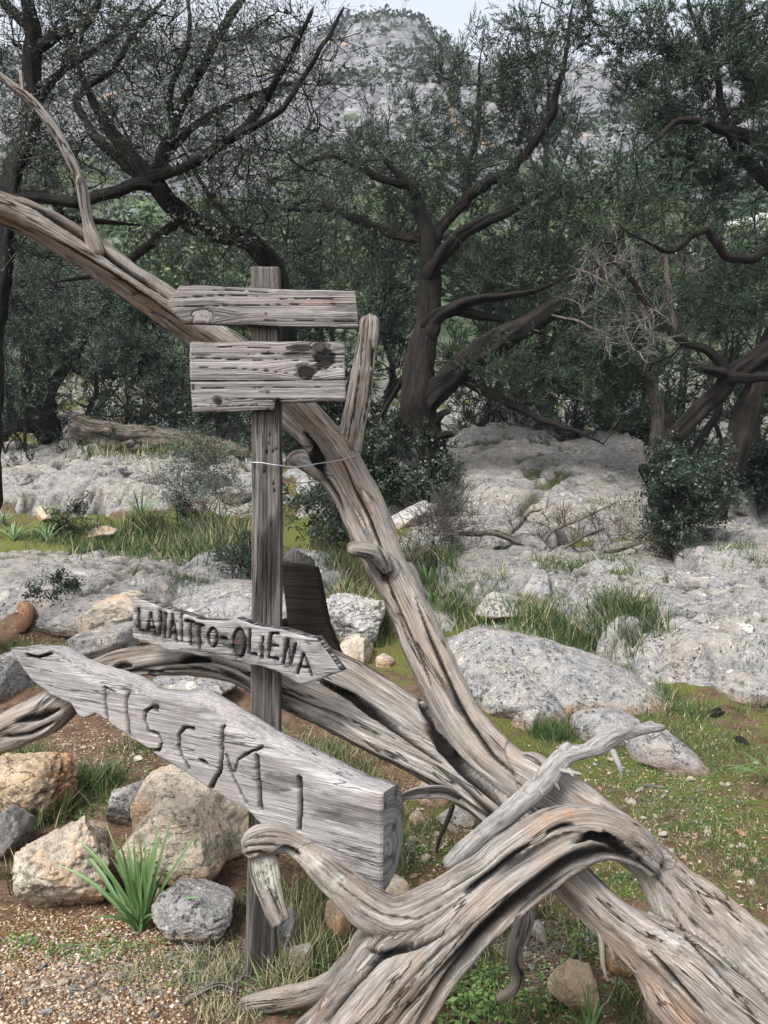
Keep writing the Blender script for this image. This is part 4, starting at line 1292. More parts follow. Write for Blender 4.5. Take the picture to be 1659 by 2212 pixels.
# the trunk's strands from the lower right over the arch
bone([(1900, 2420, 1.85, 140), (1760, 2290, 1.9, 128), (1620, 2130, 1.95, 104), (1535, 2030, 1.98, 84), (1470, 1945, 2.01, 62), (1410, 1868, 2.04, 42), (1345, 1810, 2.08, 42), (1262, 1765, 2.14, 54), (1185, 1715, 2.22, 58), (1105, 1665, 2.30, 58)],
     nseg=150, step=0.006, twist=0.25, seed=3, ridges=((2, 0.05), (3, 0.06), (5, 0.05), (8, 0.04), (14, 0.02)), noise=0.09,
     grooves=[(20, 30, 8, 0.13, 0.05, 0.55), (-25, -10, 6, 0.10, 0.1, 0.5), (60, 55, 7, 0.10, 0.3, 0.95)],
     warm=[(1290, 1765, 2.05, 26, 0.9), (1330, 1792, 2.02, 22, 0.8), (1250, 1738, 2.1, 20, 0.8), (1375, 1830, 1.98, 18, 0.5), (1460, 2180, 1.9, 55, 0.55), (1330, 2060, 1.95, 40, 0.5)])
bone([(1800, 2440, 1.83, 95), (1640, 2260, 1.87, 92), (1530, 2145, 1.9, 96), (1455, 2070, 1.93, 88), (1375, 2018, 1.97, 60), (1305, 1970, 2.0, 50), (1248, 1912, 2.03, 50), (1205, 1865, 2.06, 50)],
     nseg=120, step=0.006, twist=-0.3, seed=5, ridges=((2, 0.05), (4, 0.06), (7, 0.04), (11, 0.025)), noise=0.10,
     grooves=[(-15, -25, 7, 0.14, 0.05, 0.7), (25, 5, 6, 0.12, 0.2, 0.9)], warm=[(1480, 2190, 1.86, 50, 0.7), (1400, 2120, 1.9, 30, 0.5)])
# left arm of the arch, upper strand that curls up into the root stub
bone([(1430, 1862, 2.0, 18), (1365, 1806, 1.99, 32), (1285, 1772, 1.98, 40), (1205, 1775, 1.97, 40), (1130, 1822, 1.95, 43), (1050, 1888, 1.93, 46), (960, 1945, 1.91, 48), (870, 1985, 1.90, 48), (800, 1962, 1.90, 44), (735, 1908, 1.92, 36), (680, 1858, 1.94, 30), (635, 1828, 1.96, 24), (590, 1806, 1.97, 20), (555, 1806, 1.97, 17)],
     nseg=110, step=0.0055, twist=0.5, seed=8, ridges=((2, 0.07), (3, 0.06), (6, 0.05), (11, 0.03)), noise=0.11, ends=('round', 'broken'),
     grooves=[(-40, -60, 8, 0.16, 0.22, 0.45), (10, 30, 6, 0.14, 0.4, 0.9), (45, 20, 6, 0.14, 0.6, 0.98)],
     warm=[(1185, 1772, 1.95, 20, 1.0), (1225, 1762, 1.95, 20, 1.0), (1150, 1792, 1.93, 16, 0.9), (1265, 1766, 1.95, 18, 0.8), (1300, 1784, 1.95, 14, 0.6)],
     lichen=[(690, 1850, 1.9, 30, 0.8), (640, 1840, 1.93, 24, 0.7), (735, 1905, 1.88, 14, 1.0), (960, 1905, 1.88, 30, 0.5), (1060, 1850, 1.9, 30, 0.5)], dark=[(1190, 1800, 1.93, 12, 0.9), (720, 1870, 1.9, 40, 0.5), (820, 1945, 1.88, 40, 0.4)])
bone([(1425, 1892, 1.98, 14), (1370, 1848, 1.98, 22), (1300, 1822, 1.97, 34), (1225, 1832, 1.95, 44), (1150, 1875, 1.92, 50), (1075, 1935, 1.90, 54), (1000, 1998, 1.88, 58), (930, 2060, 1.86, 68), (860, 2130, 1.84, 84), (780, 2225, 1.82, 104), (700, 2330, 1.80, 120)],
     nseg=130, step=0.006, twist=-0.4, seed=11, ridges=((2, 0.05), (3, 0.05), (6, 0.045), (10, 0.03), (15, 0.02)), noise=0.10,
     grooves=[(40, 60, 7, 0.14, 0.15, 0.42), (10, -15, 6, 0.12, 0.5, 0.95), (-35, -35, 6, 0.10, 0.55, 0.98), (50, 40, 8, 0.16, 0.75, 1.0)], warm=[(800, 2190, 1.75, 30, 0.35), (940, 2090, 1.8, 16, 0.5)])
bone([(960, 1985, 1.9, 30), (880, 2030, 1.87, 40), (820, 2070, 1.86, 46), (770, 2130, 1.86, 46), (720, 2190, 1.87, 40), (660, 2240, 1.88, 40), (600, 2300, 1.88, 46)],
     nseg=80, step=0.006, twist=0.3, seed=13, noise=0.12, grooves=[(0, 10, 8, 0.15, 0.2, 0.9)], warm=[(700, 2190, 1.82, 40, 0.45)])
limb('root', [(815, 2005, 1.98, 22), (785, 2035, 2.02, 24), (765, 2075, 2.08, 23), (725, 2115, 2.16, 23), (670, 2142, 2.23, 23), (600, 2158, 2.30, 23), (545, 2170, 2.34, 22), (520, 2178, 2.36, 17)], nseg=48, seed=17, noise=0.06, ridges=((2, 0.05), (3, 0.04)), ends=('round', 'broken'), label='smooth pale root reaching the foot of the post')
limb('root', [(1140, 1960, 2.10, 24), (1128, 2010, 2.12, 19), (1112, 2060, 2.15, 17), (1118, 2105, 2.18, 14), (1108, 2135, 2.2, 11), (1075, 2158, 2.24, 8)], nseg=36, seed=19, noise=0.12, label='thin ribbed root hanging down under the arch', ends=('round', 'broken'))
# broken head of the root stub and its hanging splinter
bone([(660, 1840, 1.95, 22), (625, 1824, 1.95, 28), (595, 1820, 1.945, 31), (565, 1822, 1.94, 33), (540, 1828, 1.94, 29), (522, 1836, 1.94, 20)], lichen=[(560, 1830, 1.92, 14, 0.5)])
limb('splinter', [(568, 1838, 1.935, 24), (570, 1868, 1.93, 29), (576, 1900, 1.925, 27), (588, 1938, 1.92, 22), (600, 1970, 1.915, 20), (610, 1992, 1.91, 19)], label='pale lichen-covered splinter hanging from the root stub', nseg=48, step=0.004, seed=29, noise=0.22, flat=0.30, ends=('round', 'torn'),
     lichen=[(575, 1900, 1.91, 40, 1.0), (560, 1870, 1.91, 25, 1.0)])
# the long limb rising to the upper left
bone([(1330, 1800, 2.14, 36), (1240, 1755, 2.18, 46), (1150, 1700, 2.25, 50), (1075, 1645, 2.32, 50), (1010, 1570, 2.40, 48), (955, 1480, 2.48, 47), (908, 1385, 2.55, 46), (870, 1290, 2.62, 43), (836, 1195, 2.68, 41), (798, 1105, 2.73, 42), (752, 1020, 2.77, 43), (700, 945, 2.80, 44), (640, 882, 2.82, 45), (560, 815, 2.82, 45), (480, 750, 2.80, 44), (400, 690, 2.78, 43), (300, 620, 2.74, 42), (200, 552, 2.70, 41), (100, 492, 2.66, 39), (0, 446, 2.62, 37), (-130, 395, 2.58, 38), (-260, 350, 2.55, 36)],
     nseg=120, step=0.007, twist=0.22, seed=31, ridges=((2, 0.14), (3, 0.12), (5, 0.06), (9, 0.03)), noise=0.14,
     grooves=[(-10, -30, 7, 0.20, 0.02, 0.30), (25, 15, 6, 0.14, 0.25, 0.55), (-20, 0, 8, 0.22, 0.38, 0.56), (50, 38, 7, 0.24, 0.58, 0.98), (5, -5, 6, 0.10, 0.62, 0.95), (80, 80, 7, 0.20, 0.05, 0.30)],
     warm=[(745, 1000, 2.72, 26, 0.9), (765, 1060, 2.7, 24, 0.7), (720, 950, 2.75, 22, 0.7), (800, 1110, 2.66, 18, 0.5), (250, 610, 2.7, 40, 0.25), (300, 655, 2.72, 40, 0.3)],
     dark=[(700, 985, 2.75, 45, 0.6), (740, 1090, 2.68, 30, 0.5), (330, 600, 2.7, 30, 0.4)])
bone([(1120, 1700, 2.26, 26), (1050, 1625, 2.36, 28), (985, 1530, 2.46, 26), (955, 1445, 2.53, 24), (925, 1350, 2.60, 22), (905, 1280, 2.65, 16), (880, 1210, 2.70, 10)], nseg=48, seed=37, noise=0.1, label='narrow ridge of wood along the back of the rising limb')
bone([(868, 1340, 2.56, 18), (820, 1245, 2.62, 22), (780, 1160, 2.67, 22), (745, 1085, 2.72, 22), (706, 1028, 2.76, 22), (665, 1000, 2.78, 22), (640, 992, 2.78, 17), (622, 1000, 2.76, 12)], nseg=64, seed=39, noise=0.14, ends=('round', 'broken'), grooves=[(20, 10, 9, 0.25, 0.2, 0.8)], label='lower strand ending in a split knob beside the post')
bone([(842, 1240, 2.60, 24), (820, 1212, 2.57, 24), (800, 1197, 2.55, 21), (780, 1191, 2.53, 19), (760, 1190, 2.52, 18), (745, 1191, 2.515, 16)], nseg=48, step=0.004, seed=41, noise=0.2, ends=('round', 'broken'), label='short broken side stub on the rising limb')
bone([(742, 1010, 2.80, 30), (752, 965, 2.79, 27), (768, 890, 2.78, 25), (782, 810, 2.77, 23), (795, 745, 2.76, 24), (799, 710, 2.76, 23), (798, 690, 2.76, 22), (797, 674, 2.76, 17)], nseg=64, step=0.005, seed=43, noise=0.14, ends=('round', 'broken'), twist=0.1,
     grooves=[(10, 15, 9, 0.25, 0.62, 0.85), (-30, -20, 7, 0.15, 0.3, 0.9), (40, 45, 7, 0.16, 0.1, 0.7)], warm=[(790, 740, 2.7, 40, 0.2), (790, 850, 2.7, 60, 0.22)], dark=[(803, 765, 2.72, 8, 0.9)])
limb('branch', [(215, 560, 2.66, 22), (203, 520, 2.645, 19), (192, 480, 2.64, 13), (184, 445, 2.63, 12), (174, 400, 2.62, 12), (152, 345, 2.61, 11), (120, 285, 2.60, 11), (85, 238, 2.59, 11), (55, 208, 2.58, 10), (25, 185, 2.57, 9), (-20, 150, 2.56, 8), (-80, 110, 2.54, 6)], nseg=32, seed=47, noise=0.10, ends=('round', 'round'), lichen=[(185, 460, 2.6, 15, 0.4)], label='thin bleached branch at the upper left')
limb('twig', [(50, 212, 2.58, 6), (48, 195, 2.575, 5.5), (46, 172, 2.57, 5), (44, 152, 2.565, 4)], nseg=16, seed=49, ends=('round', 'broken'))
limb('twig', [(172, 402, 2.62, 6), (170, 390, 2.6, 6), (170, 378, 2.59, 4)], nseg=16, seed=50, ends=('round', 'broken'))
# lower limbs running left behind the post
bone([(1180, 1830, 2.16, 30), (1110, 1775, 2.20, 38), (1020, 1712, 2.28, 42), (920, 1650, 2.38, 42), (810, 1590, 2.48, 42), (700, 1532, 2.58, 42), (610, 1488, 2.65, 42), (520, 1445, 2.70, 40), (440, 1422, 2.73, 38), (360, 1420, 2.75, 36), (290, 1430, 2.77, 32), (225, 1450, 2.80, 30), (160, 1495, 2.84, 36), (95, 1548, 2.87, 42), (30, 1575, 2.89, 42), (-60, 1598, 2.9, 40), (-180, 1640, 2.9, 38)],
     nseg=96, step=0.007, twist=0.25, seed=53, ridges=((2, 0.08), (3, 0.06), (5, 0.05), (9, 0.03)), noise=0.09,
     grooves=[(35, 60, 9, 0.28, 0.58, 0.74), (70, 45, 7, 0.18, 0.05, 0.45), (-30, 0, 6, 0.10, 0.4, 0.8), (0, 20, 9, 0.3, 0.82, 1.0), (40, 40, 8, 0.3, 0.84, 1.0)], dark=[(400, 1440, 2.7, 30, 0.4), (800, 1560, 2.42, 30, 0.5)])
bone([(1020, 1660, 2.40, 26), (955, 1600, 2.44, 34), (890, 1545, 2.50, 38), (820, 1495, 2.57, 38), (750, 1455, 2.63, 37), (680, 1425, 2.68, 35), (610, 1405, 2.72, 32), (540, 1395, 2.76, 26), (480, 1392, 2.78, 18)], nseg=80, seed=59, noise=0.2, ridges=((3, 0.09), (5, 0.08), (8, 0.06), (13, 0.04)), label='rough decayed limb lying along the smoother one', ends=('broken', 'round'),
     grooves=[(-30, -20, 8, 0.25, 0.0, 0.7), (15, 20, 7, 0.2, 0.1, 0.6), (50, 60, 7, 0.15, 0.1, 0.9)], dark=[(925, 1570, 2.4, 28, 0.7), (880, 1560, 2.4, 30, 0.5)])
limb('splinter', [(1010, 1735, 2.25, 10), (960, 1712, 2.24, 14), (910, 1712, 2.24, 13), (868, 1722, 2.24, 8)], nseg=24, seed=61, flat=0.3, noise=0.1, ends=('round', 'broken'), label='flat split strip below the lower limb')
limb('splinter', [(980, 1735, 2.24, 5), (965, 1775, 2.24, 5), (950, 1810, 2.24, 4), (942, 1845, 2.25, 3)], nseg=14, seed=62, mat='bark', label='dark thin strip hanging from the lower limb')
limb('bark_strip', [(1285, 1990, 1.98, 7), (1298, 2030, 1.975, 6), (1302, 2080, 1.97, 5), (1310, 2110, 1.97, 3)], nseg=14, seed=63, flat=0.4, label='loose fibre strip hanging under the trunk')
limb('bark_strip', [(1305, 2010, 1.97, 5), (1318, 2045, 1.965, 4), (1326, 2075, 1.96, 2)], nseg=12, seed=64, flat=0.4)

fuse('trunk', [
    ([(1003, 1932), (1040, 1898), (1080, 1868), (1115, 1842), (1150, 1822)], 11, 0.035, 1.5, 2.2),
    ([(1240, 1818), (1275, 1804), (1314, 1812), (1348, 1838), (1370, 1850)], 11, 0.04, 1.5, 2.2),
    ([(1180, 1800), (1219, 1783), (1245, 1785)], 9, 0.025, 1.5, 2.2),
    ([(898, 1290), (935, 1390), (972, 1480), (1010, 1560), (1060, 1630), (1120, 1680)], 8, 0.03, 2.0, 2.8),
    ([(905, 1500), (935, 1585), (1000, 1660), (1075, 1722), (1135, 1775)], 13, 0.04, 2.0, 2.8),
    ([(690, 1470), (760, 1505), (830, 1555), (900, 1605), (960, 1650)], 10, 0.03, 2.2, 2.8),
    ([(385, 1428), (420, 1420), (455, 1424)], 12, 0.04, 2.5, 2.9),
    ([(240, 1446), (262, 1437), (284, 1436)], 9, 0.035, 2.5, 2.95),
    ([(300, 1470), (360, 1446), (430, 1445), (500, 1462)], 5, 0.02, 2.5, 2.95),
    ([(-20, 402), (80, 450), (175, 508), (250, 566), (370, 650)], 7, 0.03, 2.3, 2.9),
    ([(60, 490), (150, 535), (240, 590), (330, 650), (400, 700)], 4, 0.02, 2.3, 2.9),
    ([(655, 935), (690, 1000), (715, 1060), (748, 1140)], 15, 0.03, 2.5, 2.95),
    ([(735, 985), (765, 1060), (800, 1130), (840, 1230)], 5, 0.018, 2.4, 2.95),
    ([(830, 1230), (865, 1320), (905, 1410), (940, 1500)], 4, 0.016, 2.2, 2.9),
    ([(1440, 1960), (1500, 2040), (1560, 2110), (1640, 2190)], 5, 0.02, 1.5, 2.2),
    ([(1390, 2040), (1450, 2110), (1520, 2190)], 7, 0.025, 1.5, 2.2),
    ([(1300, 1790), (1380, 1850), (1440, 1920), (1500, 2000)], 4, 0.015, 1.5, 2.2),
    ([(700, 2212), (760, 2130), (820, 2070), (900, 2030)], 8, 0.03, 1.5, 2.2),
    ([(820, 2205), (880, 2120), (950, 2050), (1020, 1995)], 5, 0.02, 1.5, 2.2),
    ([(780, 2040), (830, 2062), (900, 2045), (960, 2010)], 8, 0.03, 1.5, 2.2),
    ([(690, 1866), (760, 1930), (830, 1975), (900, 1985), (980, 1945)], 4, 0.015, 1.5, 2.2),
    ([(518, 1832), (550, 1822), (585, 1822), (612, 1830)], 5, 0.02, 1.5, 2.2),
    ([(524, 1848), (550, 1842), (580, 1846)], 5, 0.018, 1.5, 2.2),
    ([(535, 1812), (565, 1806), (600, 1808)], 4, 0.014, 1.5, 2.2),
    ([(600, 1845), (622, 1838), (645, 1846)], 12, 0.04, 1.5, 2.2),
    ([(800, 735), (804, 765), (802, 795)], 5, 0.02, 2.4, 2.95),
    ([(785, 720), (778, 800), (765, 880), (750, 950)], 3, 0.012, 2.4, 2.95),
    ([(812, 740), (800, 830), (785, 920)], 3, 0.012, 2.4, 2.95),
    ([(30, 1560), (80, 1550), (130, 1530)], 9, 0.035, 2.5, 3.1),
    ([(0, 1590), (60, 1588), (120, 1562)], 7, 0.03, 2.5, 3.1)])

# grey branch leaning across the trunk: a thing of its own
gb = thing('leaning_branch', 'smooth grey forked branch leaning across the dead trunk', 'branch', tuple(P(1000, 1850, 2.02)))
def gl(name, ctrl, **kw):
    kw.setdefault('noise', 0.07); kw.setdefault('ridges', ((2, 0.04), (3, 0.04), (5, 0.02)))
    part(name, tube_mesh(name, ctrl, **kw), M['branch_grey'], gb)
M['branch_grey'] = wood_mat('smooth_grey_branch', (0.06, 0.057, 0.055), (0.185, 0.176, 0.17), (0.33, 0.318, 0.308), tan=(0.22, 0.19, 0.165), sc=(0.7, 3), tanamt=0.3, bs=0.4, crk=0.4)
gl('stem', [(960, 1872, 2.05, 12), (1000, 1838, 2.05, 19), (1050, 1796, 2.06, 20), (1110, 1745, 2.08, 22), (1165, 1695, 2.10, 23), (1200, 1655, 2.11, 23), (1222, 1632, 2.11, 20), (1262, 1622, 2.10, 15), (1300, 1612, 2.09, 15), (1335, 1592, 2.07, 13), (1372, 1580, 2.05, 11), (1405, 1574, 2.03, 9), (1436, 1570, 2.02, 8)], nseg=48, seed=71, ends=('round', 'broken'))
gl('fork', [(1215, 1632, 2.11, 17), (1222, 1618, 2.11, 14), (1230, 1604, 2.11, 11)], nseg=28, seed=72, ends=('round', 'broken'))
gl('fork', [(1262, 1622, 2.10, 13), (1290, 1600, 2.10, 12), (1315, 1588, 2.11, 11), (1334, 1580, 2.12, 10)], nseg=28, seed=73, ends=('round', 'broken'))
gl('fork', [(1318, 1612, 2.08, 6), (1328, 1632, 2.07, 7), (1338, 1655, 2.06, 6), (1343, 1676, 2.055, 3)], nseg=18, seed=74)
gl('fork', [(1205, 1662, 2.09, 6), (1235, 1668, 2.07, 5), (1258, 1672, 2.06, 3)], nseg=14, seed=75)
gl('fork', [(1345, 1596, 2.06, 5), (1358, 1606, 2.05, 3)], nseg=12, seed=76)
for k, (x, y) in enumerate([(1195, 1690), (1160, 1700), (1225, 1660)]):
    gl('spur', [(x, y, 2.09, 7), (x + 8, y + 8, 2.07, 5), (x + 14, y + 18, 2.06, 2)], nseg=12, seed=77 + k)

# wire from the post round the rising limb
def wire():
    w = thing('tie_wire', 'thin twisted galvanised wire tying the post to the dead limb', 'wire', tuple(P(575, 1005, 2.48)))
    pts = [P(546, 992, 2.56), P(540, 996, 2.52), P(544, 999, 2.49), P(560, 999, 2.488), P(585, 1003, 2.488), P(608, 1006, 2.49), P(640, 1009, 2.52), P(690, 1001, 2.60), P(735, 994, 2.68), P(765, 986, 2.72), P(772, 988, 2.78), P(770, 1002, 2.84), P(740, 1020, 2.88), P(700, 1035, 2.88), P(655, 1043, 2.82), P(630, 1041, 2.72), P(608, 1030, 2.60), P(590, 1010, 2.57), P(565, 1000, 2.565), P(546, 992, 2.56)]
    rows = [list(a) + [0.0019] for a in pts]
    part('loop', tube_mesh('loop', rows, nseg=8, step=0.01, ridges=(), noise=0, world=True, fine=0), M['wire'], w)
    rows2 = [list(P(540, 996, 2.52)), list(P(536, 990, 2.515)), list(P(531, 992, 2.51)), list(P(534, 998, 2.505))]
    part('twisted_end', tube_mesh('twisted_end', [r + [0.0017] for r in rows2], nseg=8, step=0.004, ridges=(), noise=0, world=True, fine=0), M['wire'], w)
wire()
# ------------------------------------------------------------------ the rocks, one by one
BIG = dict(res=62, planes=5, cut=(0.75, 0.98), rough=0.07, cracks=0.02, crk_scale=1.6)
PIT = dict(res=34, planes=7, cut=(0.7, 0.95), rough=0.11, cracks=0.035, crk_scale=2.6, pits=0.02)
MED = dict(res=21, planes=14, cut=(0.5, 0.86), rough=0.075, ridge=0.7, pits=0.004)
SML = dict(res=11, planes=13, cut=(0.48, 0.85), rough=0.07)

# ---- limestone pavement, sheet by sheet
outcrop('outcrop', 'broad cracked grey outcrop filling the slope behind the whale-backed boulder', 1490, 1505, 520, 2.6, 106, 'rock_grey', hm=0.30, yaw=-8, steps=0.17, cell=0.9, side=-0.06)
outcrop('outcrop', 'long pale grey slab with black moss below the fallen dry branch', 1290, 1310, 520, 2.2, 108, 'rock_pitted', hm=0.26, yaw=-5, steps=0.13, cell=1.1, side=-0.10)
outcrop('outcrop', 'vast tilted pitted rock face between the central and right-hand trees', 1185, 1150, 560, 4.6, 121, 'rock_pitted', hm=0.5, rise=1.9, steps=0.2, cell=1.8, pits=0.10, pit_scale=2.4, res=0.05)
outcrop('outcrop', 'huge cracked whitish slab crossing the left edge', 190, 1352, 680, 2.6, 131, 'rock_pitted', hm=0.34, yaw=-3, steps=0.17, cell=0.9, side=-0.10, pits=0.03)
outcrop('outcrop', 'wide pitted grey outcrop at the far left above the grass', 230, 1112, 640, 3.4, 150, 'rock_pitted', hm=0.40, rise=1.15, steps=0.24, fis=0.2, cell=1.3, pits=0.09, pit_scale=3, res=0.04)
outcrop('outcrop', 'pale ledge behind the dry branch', 1080, 1192, 330, 1.6, 126, 'rock_pitted', hm=0.25, steps=0.15, cell=1.0)
outcrop('outcrop', 'rubbly pale outcrop on the right below the ivy-dark shrub', 1610, 1345, 300, 2.2, 117, 'rock_pitted', hm=0.32, steps=0.22, fis=0.16, cell=0.8)
outcrop('outcrop', 'grey ledge at the right edge behind the twin trunks', 1600, 1240, 260, 2.4, 118, 'rock_pitted', hm=0.3, steps=0.22, fis=0.16, cell=0.9)
outcrop('outcrop', 'low mossy ledge between the rising dead limb and the grass strip', 1060, 1330, 240, 1.8, 119, 'rock_pitted', hm=0.2, steps=0.16, cell=0.7)
outcrop('outcrop', 'broken shelf of pale rock right behind the post', 560, 1330, 420, 1.4, 127, 'rock_grey', hm=0.16, steps=0.12, cell=0.7)
# ---- right-hand slope
rock('boulder', 'long smooth grey whale-backed boulder with white lichen spots', 1225, 1530, 580, 150, 'rock_grey', dep=0.75, seed=101, sink=0.42, tilt=5, yaw=0,
     prof=[(-1, 0.9), (-0.65, 1.0), (-0.2, 0.9), (0.3, 0.72), (0.7, 0.62), (1, 0.5)], res=44, planes=4, cut=(0.82, 1.0), rough=0.045, cracks=0.008, crk_scale=1.4)
rock('boulder', 'low grey boulder with cream lichen in front of the whale-backed boulder', 1150, 1556, 228, 100, 'rock_grey', dep=0.35, sink=0.38, seed=102, yaw=0, tilt=12, prof=[(-1, 0.7), (-0.4, 1.0), (0.3, 0.75), (1, 0.3)], res=30, planes=5, cut=(0.75, 0.95), rough=0.06)
rock('rock', 'small rounded cream rock beside the dark green grass tuft', 1145, 1578, 84, 46, 'rock_grey', dep=0.14, seed=103, **MED)
rock('rock', 'squat grey rock with a white lichen cap behind the branch tip', 1306, 1612, 132, 60, 'rock_grey', dep=0.22, sink=0.35, seed=104, res=34, planes=6, cut=(0.7, 0.95), rough=0.07)
rock('rock', 'flat grey wedge of rock pale at its left end on the moss', 1470, 1668, 222, 84, 'rock_grey', dep=0.24, sink=0.36, seed=105, tilt=9, yaw=-6, prof=[(-1, 0.9), (-0.6, 1.0), (0.2, 0.6), (1, 0.12)], res=36, planes=5, cut=(0.75, 0.95), rough=0.05)
rock('outcrop', 'pale cream-topped hump at the crest of the broad outcrop', 1370, 1392, 300, 105, 'rock_pitted', dep=0.6, seed=107, d=6.9, tilt=6, yaw=0, sink=0.3, res=50, planes=6, cut=(0.7, 0.95), rough=0.10, cracks=0.02, crk_scale=3, pits=0.01)
rock('rock', 'light grey rock just left of the long pale slab', 1030, 1256, 130, 55, 'rock_pitted', dep=0.35, seed=109, d=7.0, **MED)
rock('rock', 'rough pale rock above the grass strip, left of the outcrop', 1045, 1300, 140, 55, 'rock_pitted', dep=0.35, seed=110, d=6.5, **MED)
rock('rock', 'dull grey hummock between the two pale slabs', 1150, 1300, 130, 50, 'rock_grey', dep=0.4, seed=111, d=6.8, **MED)
rock('rock', 'white knobbly rock at the upper end of the grass strip', 1085, 1345, 130, 44, 'rock_white', dep=0.3, seed=112, d=6.3, **MED)
rock('outcrop', 'pinkish lumpy outcrop at the right edge of the picture', 1622, 1420, 170, 118, 'rock_pitted', dep=0.6, seed=113, d=6.7, **PIT)
rock('flat_stone', 'flat loose stone lying on the outcrop beside the grass', 1356, 1408, 84, 34, 'rock_warm', dep=0.16, seed=114, d=5.75, sink=0.1, tilt=8, **SML)
rock('flat_stone', 'thick flat stone perched at the right edge above the low boulder', 1632, 1468, 112, 38, 'rock_warm', dep=0.2, seed=115, d=5.35, sink=0.1, **SML)
rock('rock', 'low rounded grey boulder under the perched flat stone', 1616, 1526, 130, 58, 'rock_grey', dep=0.3, seed=116, **MED)
rock('rock', 'white rock beyond the leaning right-hand trunk', 1592, 1120, 84, 60, 'rock_white', dep=0.35, seed=119, d=10.5, **MED)
rock('boulder', 'upright pale boulder at the foot of the central juniper', 1016, 1112, 108, 76, 'rock_white', dep=0.45, seed=120, d=9.6, sink=0.15, prof=[(-1, 0.6), (0, 1.0), (0.5, 0.95), (1, 0.5)], **MED)
rock('boulder', 'bright sunlit rock seen under the hanging juniper boughs', 1110, 975, 210, 110, 'rock_white', dep=1.5, seed=122, d=15.5, res=40, planes=4, cut=(0.8, 0.98), rough=0.08, cracks=0.05, crk_scale=0.8)
rock('boulder', 'bright rounded rock right of the sunlit gap', 1240, 985, 95, 52, 'rock_white', dep=0.9, seed=123, d=15.0, **MED)
rock('rock', 'grey mossy block below the dry branch, left of its twin', 1035, 1215, 130, 62, 'rock_pitted', dep=0.5, seed=124, d=8.0, **PIT)
rock('rock', 'grey block with a dark gap on its left below the dry branch', 1135, 1210, 110, 54, 'rock_pitted', dep=0.5, seed=125, d=8.2, **PIT)
rock('rock', 'pale rock hidden in twigs left of the central juniper foot', 890, 1140, 110, 60, 'rock_white', dep=0.45, seed=127, d=8.9, **MED)
rock('rock', 'distant white cliff slab glimpsed right of the bleached sapling', 1590, 520, 130, 70, 'rock_white', dep=4, seed=128, d=30.0, res=30, planes=6, cut=(0.7, 0.95), rough=0.1)
rock('rock', 'distant white slab glimpsed through the right-hand foliage', 1400, 640, 150, 120, 'rock_white', dep=4, seed=129, d=27.0, res=30, planes=6, cut=(0.7, 0.95), rough=0.1)

# ---- left-hand side
rock('ledge', 'thin broken ledge under the front of the huge left slab', 215, 1372, 230, 60, 'rock_pitted', dep=0.4, seed=132, layers=0.015, **{**MED, 'res': 44})
rock('rock', 'rounded ochre block left of the two cream blocks', 285, 1318, 86, 44, 'rock_warm', dep=0.18, seed=133, d=5.6, **MED)
rock('block', 'squared cream limestone block behind the upper carved board', 380, 1303, 96, 50, 'rock_warm', dep=0.16, seed=134, d=5.55, power=5, **MED)
rock('block', 'long rounded cream block right of the squared one', 466, 1300, 82, 38, 'rock_warm', dep=0.14, seed=135, d=5.6, power=4, **MED)
rock('rock', 'pale ochre rock behind the squared cream block', 345, 1270, 90, 36, 'rock_warm', dep=0.2, seed=136, d=6.0, **MED)
rock('rock', 'broad cream rock at the left end of the upper carved board', 225, 1395, 150, 78, 'rock_warm', dep=0.28, seed=137, d=4.9, tilt=-12, **MED)
rock('boulder', 'long grey boulder with pale lichen behind the post', 520, 1372, 320, 84, 'rock_grey', dep=0.4, seed=138, d=4.9, res=30, planes=6, cut=(0.7, 0.95), rough=0.06, cracks=0.01, crk_scale=3)
rock('rock', 'grey-brown mossy rock above the arched lower limb', 222, 1445, 150, 74, 'rock_pitted', dep=0.25, seed=139, d=4.35, **MED)
rock('boulder', 'rough white boulder with black lichen behind the rising limb', 768, 1402, 150, 92, 'rock_white', dep=0.28, seed=140, d=4.7, sink=0.12, **PIT)
rock('rock', 'pale yellowish wedge of rock against the dark slab', 762, 1440, 92, 68, 'rock_warm', dep=0.16, seed=141, d=4.2, **MED)
rock('rock', 'small squared cream stone right of the pale wedge', 832, 1442, 44, 28, 'rock_warm', dep=0.08, seed=142, **SML)
rock('flat_stone', 'tilted flat tan stone on the green strip', 217, 1172, 76, 34, 'rock_warm', dep=0.16, seed=143, tilt=-22, sink=0.1, d=7.6, **SML)
rock('rock', 'squat tan stone at the edge of the far left outcrop', 97, 1126, 46, 34, 'rock_warm', dep=0.16, seed=144, d=8.7, sink=0.1, **SML)
rock('slab', 'pale flat slab seen through the arch of the lower limb', 420, 1530, 195, 60, 'rock_grey', dep=0.3, seed=145, d=3.75, **MED)
rock('rock', 'grey rock cut by the left edge above the lower limb', 18, 1522, 86, 100, 'rock_grey', dep=0.25, seed=146, d=3.6, **MED)
